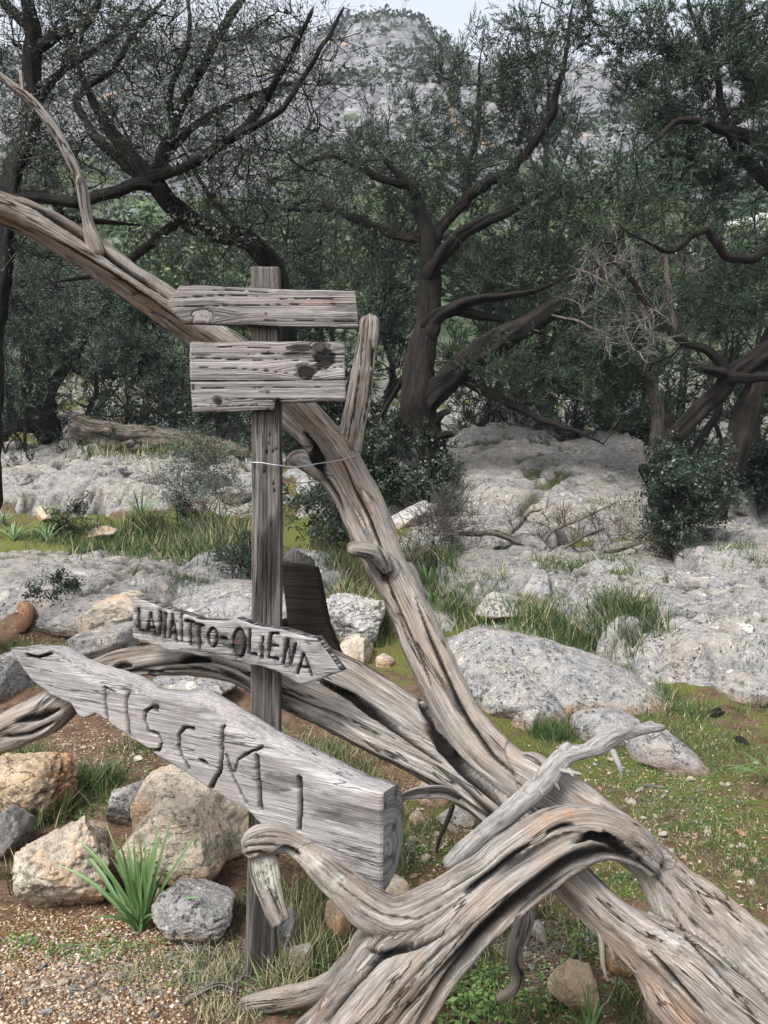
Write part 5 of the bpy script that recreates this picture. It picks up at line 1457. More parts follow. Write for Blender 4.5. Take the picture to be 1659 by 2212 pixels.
# pitted left outcrop above the grass, block by block
for k, (x, y, w, h, d, lab) in enumerate([
        (30, 1075, 130, 50, 9.2, 'pale block at the left edge of the far outcrop'),
        (255, 1060, 120, 50, 9.4, 'whitish block in the middle of the far left outcrop'),
        (298, 1022, 66, 30, 10.2, 'small pitted block on top of the far outcrop'),
        (345, 1030, 80, 30, 10.3, 'longish block on top of the far outcrop near the log'),
        (256, 1003, 76, 30, 10.8, 'rounded grey block just below the fallen log'),
        (335, 1002, 84, 22, 11.0, 'whitish flat block in the grass below the fallen log'),
        (372, 1018, 50, 40, 10.6, 'upright pale block at the right end of the block row'),
        (450, 1082, 90, 56, 9.4, 'pale block half hidden by the dry shrub stems'),
        (508, 1100, 80, 44, 9.2, 'pale block immediately left of the post')]):
    rock('outcrop_block', lab, x, y, w, h, 'rock_pitted', dep=0.5 if w > 100 else 0.3, seed=150 + k, d=d, sink=0.3, power=3.5, **({**PIT, 'res': 30} if w > 100 else MED))

# ---- foreground left
rock('boulder', 'knobbly cream boulder with an ochre underside left of the strap-leaved plant', 138, 1985, 205, 182, 'rock_warm', dep=0.17, seed=171, sink=0.1, res=40, planes=14, cut=(0.55, 0.88), rough=0.10, ridge=0.9, pits=0.008)
rock('rock', 'pale tan rock right behind the knobbly cream boulder', 188, 1905, 100, 100, 'rock_warm', dep=0.12, seed=172, d=3.05, sink=0.15, **MED)
rock('boulder', 'tan boulder with an overhanging front right of the strap-leaved plant', 378, 1908, 225, 135, 'rock_warm', dep=0.17, seed=173, d=2.98, sink=0.08, power=4.5, **{**MED, 'res': 38, 'planes': 5, 'cut': (0.75, 0.97)})
rock('boulder', 'broad tan-grey boulder behind the overhanging tan one', 415, 1880, 250, 180, 'rock_warm', dep=0.26, seed=174, d=3.25, sink=0.12, power=3.5, **{**MED, 'res': 38, 'planes': 6, 'cut': (0.7, 0.95)})
rock('rock', 'rounded grey-blue rock with brown patches left of the post foot', 420, 2048, 180, 104, 'rock_grey', dep=0.13, seed=175, sink=0.15, res=40, planes=8, cut=(0.65, 0.92), rough=0.10)
rock('boulder', 'fractured orange and cream rock at the left edge', 55, 1788, 185, 142, 'rock_orange', dep=0.22, seed=176, sink=0.12, layers=0.012, **{**PIT, 'crk_scale': 7, 'cracks': 0.015})
rock('rock', 'grey and black rock cut by the left edge', 22, 1862, 86, 108, 'rock_pitted', dep=0.14, seed=177, sink=0.12, **MED)
rock('rock', 'pinkish grey flat-sided rock with a white lichen star', 285, 1790, 105, 86, 'rock_grey', dep=0.15, seed=178, d=3.55, **MED)
rock('rock', 'brown rock in the shade behind the strap-leaved plant', 340, 1965, 60, 50, 'rock_orange', dep=0.07, seed=179, d=2.95, **SML)
rock('rock', 'dark tan stone wedged below the overhanging boulder', 400, 1918, 70, 34, 'rock_orange', dep=0.08, seed=180, d=3.0, **SML)
rock('stone', 'small angular tan stone below the overhanging boulder', 437, 1910, 26, 20, 'rock_warm', dep=0.03, seed=181, d=2.95, **SML)
rock('stone', 'white stone just left of the post foot, above the grey-blue rock', 445, 1945, 50, 26, 'rock_white', dep=0.05, seed=182, d=2.9, **SML)
rock('stone', 'ochre pebble sitting on a slab edge at the left', 133, 1352, 38, 20, 'rock_orange', dep=0.06, seed=183, d=4.6, **SML)
# ---- foreground right and under the arch
rock('rock', 'big peach-coloured stone under the arch of the trunk', 1238, 2206, 104, 112, 'rock_orange', dep=0.07, seed=191, sink=0.1, power=3.5, **MED)
rock('rock', 'rust-brown stone half under the trunk', 1350, 2112, 84, 66, 'rock_orange', dep=0.07, seed=192, **MED)
rock('stone', 'white stone at the bottom edge under the trunk', 1420, 2225, 56, 56, 'rock_white', dep=0.05, seed=193, d=2.2, **SML)
rock('stone', 'small bright white stone under the arch', 1163, 2046, 40, 38, 'rock_white', dep=0.04, seed=194, **SML)
rock('stone', 'pale block beside the post behind the grass', 615, 2082, 50, 84, 'rock_white', dep=0.07, seed=195, d=2.55, **SML)
rock('stone', 'white flat stone behind the pale block at the post foot', 650, 2105, 56, 50, 'rock_white', dep=0.05, seed=196, d=2.5, **SML)
rock('stone', 'pale stone below the split strip of the lower limb', 935, 1738, 80, 50, 'rock_warm', dep=0.1, seed=197, **SML)
rock('stone', 'flat white stone in the grass under the lower limb', 985, 1798, 84, 40, 'rock_white', dep=0.08, seed=198, **SML)
rock('stone', 'cream stone left of the flat white one under the limb', 902, 1786, 40, 26, 'rock_warm', dep=0.05, seed=199, **SML)
rock('stone', 'tan stone at the end of the carved log board', 850, 1958, 75, 50, 'rock_warm', dep=0.06, seed=200, d=2.75, **SML)
rock('stone', 'pale boulder chunk behind the hanging root', 1010, 2080, 90, 60, 'rock_warm', dep=0.1, seed=201, d=2.6, **SML)
rock('stone', 'whitish stone right of the hanging root', 1130, 1992, 56, 44, 'rock_white', dep=0.06, seed=202, d=2.75, **SML)
rock('stone', 'tan stone behind the curled root limb, left of the pale root', 735, 2010, 70, 60, 'rock_warm', dep=0.07, seed=203, d=2.65, **SML)
rock('stone', 'round white pebble below the carved log board', 235, 1672, 26, 20, 'rock_white', dep=0.05, seed=204, **SML)
rock('stone', 'pale lump of stone beside the overturned root at the left edge', 100, 1905, 60, 36, 'rock_pitted', dep=0.06, seed=205, d=3.2, **SML)
for k, (x, y, w, h, lab) in enumerate([(478, 1243, 26, 14, 'roundest white stone in the small heap left of the post'), (455, 1232, 40, 24, 'cream stone at the top of the small heap left of the post'), (495, 1256, 36, 18, 'lowest white stone of the small heap left of the post'), (405, 1225, 60, 24, 'flat grey stone left of the small heap'), (365, 1218, 90, 26, 'low pale stone at the end of the huge left slab'), (360, 1190, 26, 10, 'white fleck of stone at the grass edge left of the post')]):
    rock('stone', lab, x, y, w, h, 'rock_white' if k % 2 else 'rock_warm', dep=0.1, seed=210 + k, d=6.2 if k < 3 else 6.6, **SML)

# ---- loose stones nobody could tell apart, each its own object
def loose_stones():
    r = np.random.default_rng(55)
    protos = []
    for k in range(7):
        p, Q, _ = rock_shape(1, 0.85, 0.6, 300 + k, res=4, planes=9, cut=(0.5, 0.9), rough=0.08)
        me = mesh('loose_stone', p, quads=Q, smooth=False, attrs=dict(rk=p * 0.05 + k, crack=np.zeros(len(p)), soil=np.zeros(len(p))))
        protos.append(me)
    mats = ['rock_warm', 'rock_orange', 'rock_white']
    dat = [[(me if j == 0 else me.copy()) for j in range(3)] for me in protos]
    for row in dat:
        for m_, nm in zip(row, mats):
            m_.materials.append(M[nm])
    n = 0
    spec = [(110, 2120, 190, 80, 70, 0.009, 0.020, 'on the gravel in the lower left corner'), (300, 2150, 150, 60, 36, 0.008, 0.02, 'on the soil left of the post foot'), (1400, 1760, 230, 120, 60, 0.010, 0.026, 'on the moss right of the dead trunk'), (1150, 1700, 80, 60, 16, 0.01, 0.03, 'behind the leaning grey branch'), (900, 1830, 80, 60, 16, 0.01, 0.028, 'in the grass right of the carved log board'),
            (1180, 2090, 140, 90, 34, 0.008, 0.02, 'on the soil under the arched trunk'), (200, 1620, 150, 60, 34, 0.01, 0.03, 'on the soil below the carved log board'), (1560, 1900, 100, 80, 22, 0.009, 0.022, 'at the right edge beyond the trunk')]
    for (x, y, rx, ry, cnt, s0, s1, where) in spec:
        for k in range(cnt):
            g = ghit(x + r.normal() * rx * 0.6, y + r.normal() * ry * 0.6)
            if g[1] > 6: continue
            s = s0 + (s1 - s0) * r.random() ** 2
            o = bpy.data.objects.new('loose_stone', dat[r.integers(7)][r.choice([0, 0, 0, 0, 1, 1, 2])])
            o.location = (g[0], g[1], g[2] + s * 0.25)
            o.scale = (s * r.uniform(0.8, 1.4), s * r.uniform(0.8, 1.2), s * r.uniform(0.6, 1.1))
            o.rotation_euler = (r.normal() * 0.25, r.normal() * 0.25, r.uniform(0, 6.28))
            col.objects.link(o)
            tag(o, 'small loose limestone chip ' + where, 'stone', 'loose chips ' + where)
            n += 1
loose_stones()

def gravel():
    """fine gravel: too much of it to count"""
    r = np.random.default_rng(66)
    tp = []
    for k in range(4):
        p, Q, _ = rock_shape(1, 0.8, 0.55, 400 + k, res=1, planes=5, cut=(0.55, 0.85), rough=0.05, power=8)
        tp.append((p, Q))
    zones = [(110, 2120, 230, 110, 4200, 0.0025, 0.0085), (330, 2120, 170, 90, 1700, 0.0025, 0.007), (1400, 1760, 260, 150, 1700, 0.003, 0.009), (200, 1620, 170, 70, 1300, 0.003, 0.010), (1180, 2080, 170, 110, 1100, 0.0025, 0.008), (900, 1820, 100, 80, 700, 0.003, 0.009), (140, 1400, 130, 30, 600, 0.004, 0.012)]
    VV, QQ, RR, base = [], [], [], 0
    for (x, y, rx, ry, cnt, s0, s1) in zones:
        q = 60
        c = ghit(x, y)
        e1, e2 = ghit(x + rx, y), ghit(x, y - ry)
        wx, wy = abs(e1[0] - c[0]), max(abs(e2[1] - c[1]), 0.15)
        X = c[0] + r.normal(size=cnt) * wx * 0.65
        Y = c[1] + r.normal(size=cnt) * wy * 0.65
        ok = Y > 1.3
        X, Y = X[ok], Y[ok]
        Z = gz(X, Y)
        n = len(X)
        s = s0 + (s1 - s0) * r.random(n) ** 2.2
        for k in range(4):
            sel = np.arange(n) % 4 == k
            p, Q = tp[k]
            zd = np.stack([r.normal(size=sel.sum()) * 0.3, r.normal(size=sel.sum()) * 0.3, np.ones(sel.sum())], 1)
            V, Fq, src = scatter(p, Q, np.stack([X, Y, Z + s * 0.2], 1)[sel], zd, np.stack([s, s * 0.9, s * 0.8], 1)[sel], r.uniform(0, 6.28, sel.sum()))
            VV.append(V); QQ.append(Fq + base); base += len(V)
            RR.append(r.random(sel.sum())[src])
    nm = NT('gravel_mat')
    c = n_ = None
    c = nm.ramp(nm.attr('rnd'), [(0.0, (0.12, 0.075, 0.045)), (0.3, (0.25, 0.17, 0.105)), (0.65, (0.42, 0.325, 0.235)), (1.0, (0.56, 0.50, 0.42))])
    c = nm.mix(nm.ss(nm.noise(nm.pos(), 160, 3), 0.35, 0.65), nm.mix(1.0, c, (0.7, 0.66, 0.62), 'MULTIPLY'), c)
    mt = nm.done(c, 0.9, None, 0.1)
    me = mesh('gravel', np.vstack(VV), quads=np.vstack(QQ), smooth=False, attrs=dict(rnd=np.concatenate(RR)))
    tag(link('gravel', me, mt), 'fine ochre and tan limestone gravel scattered on the red soil', 'gravel', kind='stuff')
gravel()
# ------------------------------------------------------------------ living trees and shrubs
def spray_template(kind, seed):
    r = np.random.default_rng(seed)
    V, T = [], []
    if kind == 'juniper':                       # plume of short needled twiglets around an axis, unit length
        for k in range(8):
            t = k / 8
            b = np.array([0, 0, t * 0.8])
            a = k * 2.4 + r.uniform(-0.4, 0.4)
            sp = 0.6 * (1 - 0.5 * t)
            dirv = np.array([math.cos(a) * sp, math.sin(a) * sp, 0.75])
            L = 0.45 * (1 - 0.35 * t) * r.uniform(0.8, 1.2)
            side = np.array([-math.sin(a), math.cos(a), r.uniform(-0.6, 0.6)]) * 0.042
            i = len(V)
            V += [b + side, b + dirv * L, b - side]
            T += [(i, i + 1, i + 2)]
    elif kind == 'olive':                       # opposite narrow leaves along a shoot
        for k in range(7):
            t = (k // 2) / 3.5 + 0.1
            a = (k % 2) * math.pi + (k // 2) * 1.57 + r.uniform(-0.4, 0.4)
            b = np.array([0, 0, t])
            dirv = np.array([math.cos(a) * 0.75, math.sin(a) * 0.75, 0.6])
            L = 0.30 * r.uniform(0.8, 1.2)
            side = np.array([-math.sin(a), math.cos(a), r.uniform(-0.4, 0.4)]) * 0.042
            i = len(V)
            V += [b, b + dirv * L * 0.5 + side, b + dirv * L, b + dirv * L * 0.5 - side]
            T += [(i, i + 1, i + 2), (i, i + 2, i + 3)]
    else:                                       # broad small leaves
        for k in range(6):
            t = k / 6
            a = k * 2.4 + r.uniform(-0.4, 0.4)
            b = np.array([0, 0, t])
            dirv = np.array([math.cos(a), math.sin(a), 0.45])
            L = 0.30 * r.uniform(0.8, 1.2)
            side = np.array([-math.sin(a), math.cos(a), r.uniform(-0.5, 0.5)]) * 0.10
            i = len(V)
            V += [b, b + dirv * L * 0.5 + side, b + dirv * L, b + dirv * L * 0.5 - side]
            T += [(i, i + 1, i + 2), (i, i + 2, i + 3)]
    return np.array(V), np.array(T)
SPRAY = {k: [spray_template(k, s) for s in range(3)] for k in ('juniper', 'olive', 'broad')}

def twig_template(n=5, bend=0.18, seed=0):
    """bent three-sided stick of unit length, unit base radius in x,y"""
    r = np.random.default_rng(seed)
    V, T = [], []
    off = np.cumsum(r.normal(size=(n, 2)) * bend / n, 0)
    off -= off[0]
    for k in range(n):
        t = k / (n - 1)
        for j in range(3):
            a = j * 2.094
            V.append((math.cos(a) * (1 - 0.75 * t), math.sin(a) * (1 - 0.75 * t), t, off[k][0], off[k][1]))
    for k in range(n - 1):
        for j in range(3):
            a, b = k * 3 + j, k * 3 + (j + 1) % 3
            T += [(a, b, b + 3), (a, b + 3, a + 3)]
    return np.array(V), np.array(T)
TWT = [twig_template(3, 0.3, s) for s in range(5)]

def twigs_mesh(name, pos, dirs, lens, rads, r, mat, root, label=None):
    VV, TT, RR, base = [], [], [], 0
    n = len(pos)
    rnd = r.random(n)
    for k, (tv, tf) in enumerate(TWT):
        s = np.arange(n) % len(TWT) == k
        if not s.any(): continue
        m = s.sum()
        # bend is scaled with the length, thickness with the radius
        z = dirs[s] / (np.linalg.norm(dirs[s], axis=1)[:, None] + 1e-9)
        ref = np.where(np.abs(z[:, 2:3]) < 0.95, np.array([[0, 0, 1.0]]), np.array([[1.0, 0, 0]]))
        x = np.cross(ref, z); x /= np.linalg.norm(x, axis=1)[:, None] + 1e-9
        y = np.cross(z, x)
        a = r.uniform(0, 6.28, m)
        c, sn = np.cos(a)[:, None], np.sin(a)[:, None]
        x, y = x * c + y * sn, -x * sn + y * c
        X = tv[None, :, 0] * rads[s][:, None] + tv[None, :, 3] * lens[s][:, None]
        Y = tv[None, :, 1] * rads[s][:, None] + tv[None, :, 4] * lens[s][:, None]
        Z = tv[None, :, 2] * lens[s][:, None]
        V = X[..., None] * x[:, None] + Y[..., None] * y[:, None] + Z[..., None] * z[:, None] + pos[s][:, None]
        VV.append(V.reshape(-1, 3))
        TT.append((tf[None] + (np.arange(m) * len(tv))[:, None, None]).reshape(-1, 3) + base)
        RR.append(np.repeat(rnd[s], len(tv)))
        base += m * len(tv)
    me = mesh(name, np.vstack(VV), tris=np.vstack(TT), attrs=dict(rnd=np.concatenate(RR)))
    return part(name, me, M[mat], root, label, 'stuff')

def foliage_mesh(name, kind, pos, dirs, size, rnd, r, mat, root):
    VV, TT, RR, base = [], [], [], 0
    n = len(pos)
    for k, (tv, tf) in enumerate(SPRAY[kind]):
        s = np.arange(n) % 3 == k
        if not s.any(): continue
        V, T, src = scatter(tv, tf, pos[s], dirs[s], size[s], r.uniform(0, 6.28, s.sum()))
        VV.append(V); TT.append(T + base); base += len(V)
        RR.append(np.clip(rnd[s][src] + r.normal(size=len(src)) * 0.04, 0, 1))
    me = mesh(name, np.vstack(VV), tris=np.vstack(TT), smooth=False, attrs=dict(rnd=np.concatenate(RR)))
    return part(name, me, M[mat], root, None, 'stuff')

def branch_path(a, b, r, sag=0.15, n=7):
    L = np.linalg.norm(b - a)
    t = np.linspace(0, 1, n)[:, None]
    mid = np.array([r.normal() * 0.12, r.normal() * 0.12, -sag + r.normal() * 0.08]) * L
    p = a + (b - a) * t + mid * (4 * t * (1 - t)) * 0.5
    p[1:-1] += r.normal(size=(n - 2, 3)) * 0.022 * L
    return p

def thin_tubes(paths, radii, r, sides=4):
    """many thin branches in one mesh: paths list of (n,3), radii list of (r0,r1)"""
    VV, QQ, GG, base = [], [], [], 0
    for p, (r0, r1) in zip(paths, radii):
        _, e1, e2 = frames(p)
        n = len(p)
        rr = np.linspace(r0, r1, n) * (1 + 0.12 * r.normal(size=n))
        th = np.arange(sides) / sides * 2 * math.pi
        V = p[:, None] + rr[:, None, None] * (np.cos(th)[None, :, None] * e1[:, None] + np.sin(th)[None, :, None] * e2[:, None])
        s = np.concatenate([[0], np.cumsum(np.linalg.norm(np.diff(p, axis=0), axis=1))])
        g = np.stack([np.cos(th)[None] * 0.03 + 0 * s[:, None], np.sin(th)[None] * 0.03 + 0 * s[:, None], s[:, None] + 0 * th[None]], -1)
        VV.append(V.reshape(-1, 3)); GG.append(g.reshape(-1, 3) + r.uniform(-9, 9, 3))
        QQ.append(grid_quads(n, sides, True)[:, ::-1] + base)
        base += n * sides
    return np.vstack(VV), np.vstack(QQ), np.vstack(GG)

def tree(name, label, cat, base, limbs, regions, seed, leaf='juniper', leafmat='juniper', bark='bark', twig='twig_dark', spray=0.13, twl=(0.22, 0.5), leafn=8, twn=7, up=0.35, bare=0.0, dead=(), group=None, leaf_bias=0.0, droop=0.0, thick=(0.016, 0.005), limbkw=None, slim=0.8):
    """limbs: (part name, ctrl rows px,py,d,r px); regions: (px,py,d,rx,ry px, rd m, clusters)"""
    r = np.random.default_rng(seed)
    root = thing(name, label, cat, tuple(base), group)
    sk = []
    for k, (pn, ctrl) in enumerate(limbs):
        if pn in ('limb', 'trunk') and ctrl[-1][3] / F * ctrl[-1][2] > 0.02:
            a_, b_ = ctrl[-2], ctrl[-1]
            L_ = math.hypot(b_[0] - a_[0], b_[1] - a_[1])
            dx, dy = (b_[0] - a_[0]) / L_, (b_[1] - a_[1]) / L_
            e_ = b_[3] * 7
            lift = 0.55 if dy < 0.1 else 0.0
            ctrl = list(ctrl) + [(b_[0] + dx * e_, b_[1] + dy * e_ - e_ * lift * 0.3, b_[2] + r.normal() * 0.1, b_[3] * 0.6), (b_[0] + dx * e_ * 1.8 + r.normal() * e_ * 0.2, b_[1] + dy * e_ * 1.8 - e_ * lift, b_[2] + r.normal() * 0.15, b_[3] * 0.18)]
        rmax = max(c[3] / F * c[2] for c in ctrl)
        kw = dict(nseg=int(np.clip(rmax * 170, 6, 32)), step=float(np.clip(rmax * 0.45, 0.05, 0.12)), seed=seed + k, noise=0.16, ridges=((2, 0.10), (3, 0.09), (5, 0.07), (8, 0.04)), twist=0.5, ends=('round', 'round'), fine=0.03, kink=0.9)
        kw.update(limbkw or {})
        ctrl = [(c[0], c[1], c[2], c[3] * slim) for c in ctrl]
        part(pn, tube_mesh(pn, ctrl, **kw), M[bark], root)
        q = catmull([list(P(*c[:3])) + [c[3] / F * c[2]] for c in ctrl], 0.12)
        q = q[len(q) // 6:]
        sk.append(q[:, :3])
    skel = np.vstack(sk)
    # clusters joined to the nearest wood, nearest first
    cl = []
    for (x, y, d, rx, ry, rd, n) in regions:
        c = P(x, y, d)
        u = r.normal(size=(n, 3))
        u /= np.linalg.norm(u, axis=1)[:, None]
        u *= (r.random(n) ** 0.42)[:, None]
        cl.append(c + u * np.array([rx / F * d, rd, ry / F * d]))
    cl = np.vstack(cl)
    dist = np.array([np.sqrt(((skel - c) ** 2).sum(1)).min() for c in cl])
    order = np.argsort(dist)
    paths, rads = [], []
    ends, edirs = [], []
    pool = [skel]
    allp = skel
    for i in order:
        c = cl[i]
        dd = ((allp - c) ** 2).sum(1)
        j = int(dd.argmin())
        a = allp[j]
        L = math.sqrt(dd[j])
        if L < 0.05: continue
        p = branch_path(a, c, r, sag=0.12 if not droop else -0.1)
        paths.append(p)
        th0 = thick[0] * (0.45 + min(L, 1.4) * 0.6)
        rads.append((th0, thick[1]))
        allp = np.vstack([allp, p[2:]])
        ends.append(c)
        edirs.append((p[-1] - p[-3]) / (np.linalg.norm(p[-1] - p[-3]) + 1e-9))
    V, Q, G = thin_tubes(paths, rads, r)
    N = len(V)
    me = mesh('branches', V, quads=Q, attrs=dict(grain=G, dark=np.zeros(N), warm=np.zeros(N), lichen=np.zeros(N)))
    part('branches', me, M[bark], root, None, 'stuff')
    # twigs along the outer half of each branch
    tp, td, tl, owner = [], [], [], []
    for k, p in enumerate(paths):
        n = twn + r.integers(-2, 3)
        f = r.uniform(0.35, 1.0, n) * (len(p) - 1)
        i0 = np.minimum(f.astype(int), len(p) - 2)
        q = p[i0] + (p[i0 + 1] - p[i0]) * (f - i0)[:, None]
        dv = r.normal(size=(n, 3)) * 0.75 + edirs[k] * 0.8 + np.array([0, 0, up])
        tp.append(q); td.append(dv); tl.append(r.uniform(*twl, n)); owner += [k] * n
    tp, td, tl = np.vstack(tp), np.vstack(td), np.concatenate(tl)
    td /= np.linalg.norm(td, axis=1)[:, None]
    owner = np.array(owner)
    twigs_mesh('twigs', tp, td, tl, (0.0016 + 0.003 * r.random(len(tp))) * (1 if tl.mean() < 0.9 else 1.8), r, twig, root)
    # sprays along twigs
    keep = r.random(len(paths)) >= bare
    m = keep[owner]
    tp2, td2, tl2, ow2 = tp[m], td[m], tl[m], owner[m]
    if len(tp2):
        cr = r.random(len(paths))
        rep = np.repeat(np.arange(len(tp2)), leafn)
        f = r.uniform(0.2, 1.05, len(rep))
        q = tp2[rep] + td2[rep] * (tl2[rep] * f)[:, None] + r.normal(size=(len(rep), 3)) * 0.02
        dv = td2[rep] * 0.7 + r.normal(size=(len(rep), 3)) * 0.55 + np.array([0, 0, up * 0.8])
        size = spray * r.uniform(0.65, 1.3, len(rep))
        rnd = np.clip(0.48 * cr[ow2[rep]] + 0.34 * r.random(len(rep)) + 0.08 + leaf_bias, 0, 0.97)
        if leafmat == 'juniper':
            rnd = np.where(r.random(len(rep)) < 0.03, 1.0, rnd * 0.9)
        foliage_mesh('crown', leaf, q, dv, size, rnd, r, leafmat, root)
    return root

def base_of(px, py):
    return ghit(px, py)

# ---- central juniper
D = float(ghit(945, 1092)[1])
J = lambda pts, d0=D, dd=0: [(x, y, d0 + dd * k / max(1, len(pts) - 1), rr) for k, (x, y, rr) in enumerate(pts)]
bj = P(930, 1085, D)
tree('juniper_tree', 'large twisted juniper with dark stringy trunk in the middle of the picture', 'tree', bj, [
    ('trunk', J([(948, 1100, 40), (935, 1030, 40), (915, 950, 42), (900, 880, 44), (915, 800, 38), (918, 730, 33), (912, 680, 30), (918, 620, 29), (925, 565, 27), (922, 510, 22), (905, 450, 17), (885, 405, 13), (850, 370, 9)])),
    ('limb', J([(900, 905, 34), (935, 850, 34), (985, 800, 33), (1050, 762, 32), (1120, 722, 30), (1190, 675, 27), (1245, 640, 23), (1290, 580, 18), (1335, 500, 14), (1400, 420, 10)], D, -1.2)),
    ('limb', J([(920, 610, 22), (950, 560, 20), (990, 515, 17), (1045, 480, 15), (1085, 465, 11)], D, -0.5)),
    ('limb', J([(915, 720, 20), (945, 680, 18), (985, 655, 15), (1040, 645, 12), (1100, 640, 9)], D, -0.6)),
    ('limb', J([(920, 740, 24), (940, 690, 19), (970, 668, 17), (1020, 672, 14), (1075, 690, 9)], D, -0.3)),
    ('limb', J([(1005, 430, 15), (1050, 395, 13), (1100, 370, 12), (1150, 310, 11), (1190, 240, 9), (1215, 150, 7), (1230, 60, 5)], D, -0.6)),
    ('limb', J([(925, 560, 16), (960, 480, 14), (1005, 430, 14), (1010, 380, 10), (1030, 300, 8), (1035, 180, 5)], D, 0.2)),
    ('limb', J([(905, 450, 14), (880, 400, 13), (820, 385, 10), (760, 350, 9), (700, 340, 7), (630, 370, 5)], D, -0.5)),
    ('limb', J([(905, 520, 14), (850, 505, 12), (780, 480, 11), (720, 450, 9), (660, 455, 6)], D, 0.3)),
    ('limb', J([(960, 830, 16), (1010, 830, 14), (1080, 860, 12), (1150, 900, 10), (1200, 915, 8), (1260, 940, 5)], D, -0.8)),
    ('limb', J([(905, 760, 12), (880, 800, 10), (850, 850, 7)], D, 0.4)),
    ('stub', J([(925, 930, 14), (950, 900, 10), (972, 888, 8)], D, -0.4)),
    ('stub', J([(930, 955, 14), (955, 940, 11), (978, 936, 7)], D, -0.4)),
], [(1010, 250, D, 150, 170, 0.9, 34), (1130, 190, D, 120, 150, 0.8, 24), (880, 360, D, 150, 110, 0.9, 22), (1050, 420, D, 160, 90, 0.9, 28), (860, 560, D + .5, 140, 130, 0.8, 24), (1090, 600, D + .4, 160, 80, 0.9, 30), (1000, 760, D + .6, 120, 60, 0.7, 12), (1130, 830, D - .3, 150, 60, 0.7, 22), (1290, 720, D - .8, 100, 120, 0.8, 26), (1310, 850, D - .6, 80, 90, 0.7, 22), (1210, 480, D - .5, 110, 120, 0.8, 26), (740, 420, D, 110, 90, 0.8, 14)],
    seed=11, spray=0.18, twn=8, leafn=8, twl=(0.2, 0.55), bare=0.2, twig='twig_brown')

# ---- right-hand twin juniper
D2 = float(ghit(1450, 1195)[1])
tree('juniper_tree', 'twin-trunked leaning juniper with broken pale stubs at the right edge', 'tree', P(1470, 1200, D2), [
    ('trunk', J([(1440, 1215, 40), (1428, 1150, 34), (1412, 1085, 28), (1418, 1030, 25), (1432, 985, 25), (1448, 940, 26), (1490, 890, 26), (1535, 845, 28), (1570, 810, 28), (1620, 780, 26), (1680, 740, 24), (1760, 690, 20)], D2)),
    ('trunk', J([(1530, 1150, 42), (1545, 1080, 44), (1570, 1010, 44), (1595, 940, 40), (1615, 870, 36), (1635, 800, 33), (1670, 720, 30), (1730, 620, 26), (1800, 500, 20)], D2, 0.3)),
    ('stub', J([(1415, 1060, 20), (1402, 1030, 18), (1390, 1014, 15), (1384, 1010, 10)], D2, -0.1)),
    ('stub', J([(1452, 945, 18), (1447, 915, 16), (1444, 890, 14)], D2, -0.1)),
    ('stub', J([(1575, 815, 18), (1545, 800, 16), (1520, 785, 12)], D2, -0.4)),
    ('limb', J([(1580, 830, 18), (1540, 770, 16), (1480, 740, 14), (1430, 700, 12), (1400, 660, 10), (1370, 610, 8), (1330, 570, 5)], D2, -0.3)),
    ('limb', J([(1560, 815, 16), (1620, 815, 15), (1680, 820, 14), (1750, 830, 10)], D2, -0.9)),
    ('limb', J([(1700, 330, 24), (1620, 300, 18), (1540, 270, 14), (1470, 260, 10), (1420, 300, 6)], D2, -0.8)),
    ('limb', J([(1760, 500, 24), (1680, 420, 18), (1600, 330, 16), (1560, 240, 13), (1540, 140, 10), (1500, 40, 7)], D2, 0.5)),
    ('limb', J([(1659, 540, 16), (1580, 560, 13), (1520, 500, 11), (1450, 540, 8), (1390, 520, 5)], D2, -0.7)),
    ('limb', J([(1470, 1030, 14), (1510, 960, 13), (1545, 900, 11), (1560, 850, 9)], D2, 0.6)),
], [(1590, 170, D2, 130, 130, 0.9, 44), (1620, 60, D2, 110, 80, 0.8, 26), (1480, 260, D2, 80, 90, 0.7, 20), (1590, 330, D2, 110, 90, 0.8, 26), (1620, 620, D2 + .6, 90, 110, 0.8, 22), (1540, 660, D2 + .4, 90, 80, 0.7, 14), (1640, 850, D2 + 1, 80, 130, 0.7, 18), (1330, 790, D2 + 1.2, 90, 110, 0.7, 26), (1420, 430, D2 - .3, 90, 120, 0.7, 12), (1420, 110, D2 + .3, 120, 90, 0.8, 26), (1310, 60, D2 + .6, 90, 60, 0.7, 14), (1500, 400, D2 + .5, 100, 80, 0.7, 16)],
    seed=23, slim=0.66, spray=0.16, twn=8, leafn=8, twl=(0.2, 0.5), bare=0.1)

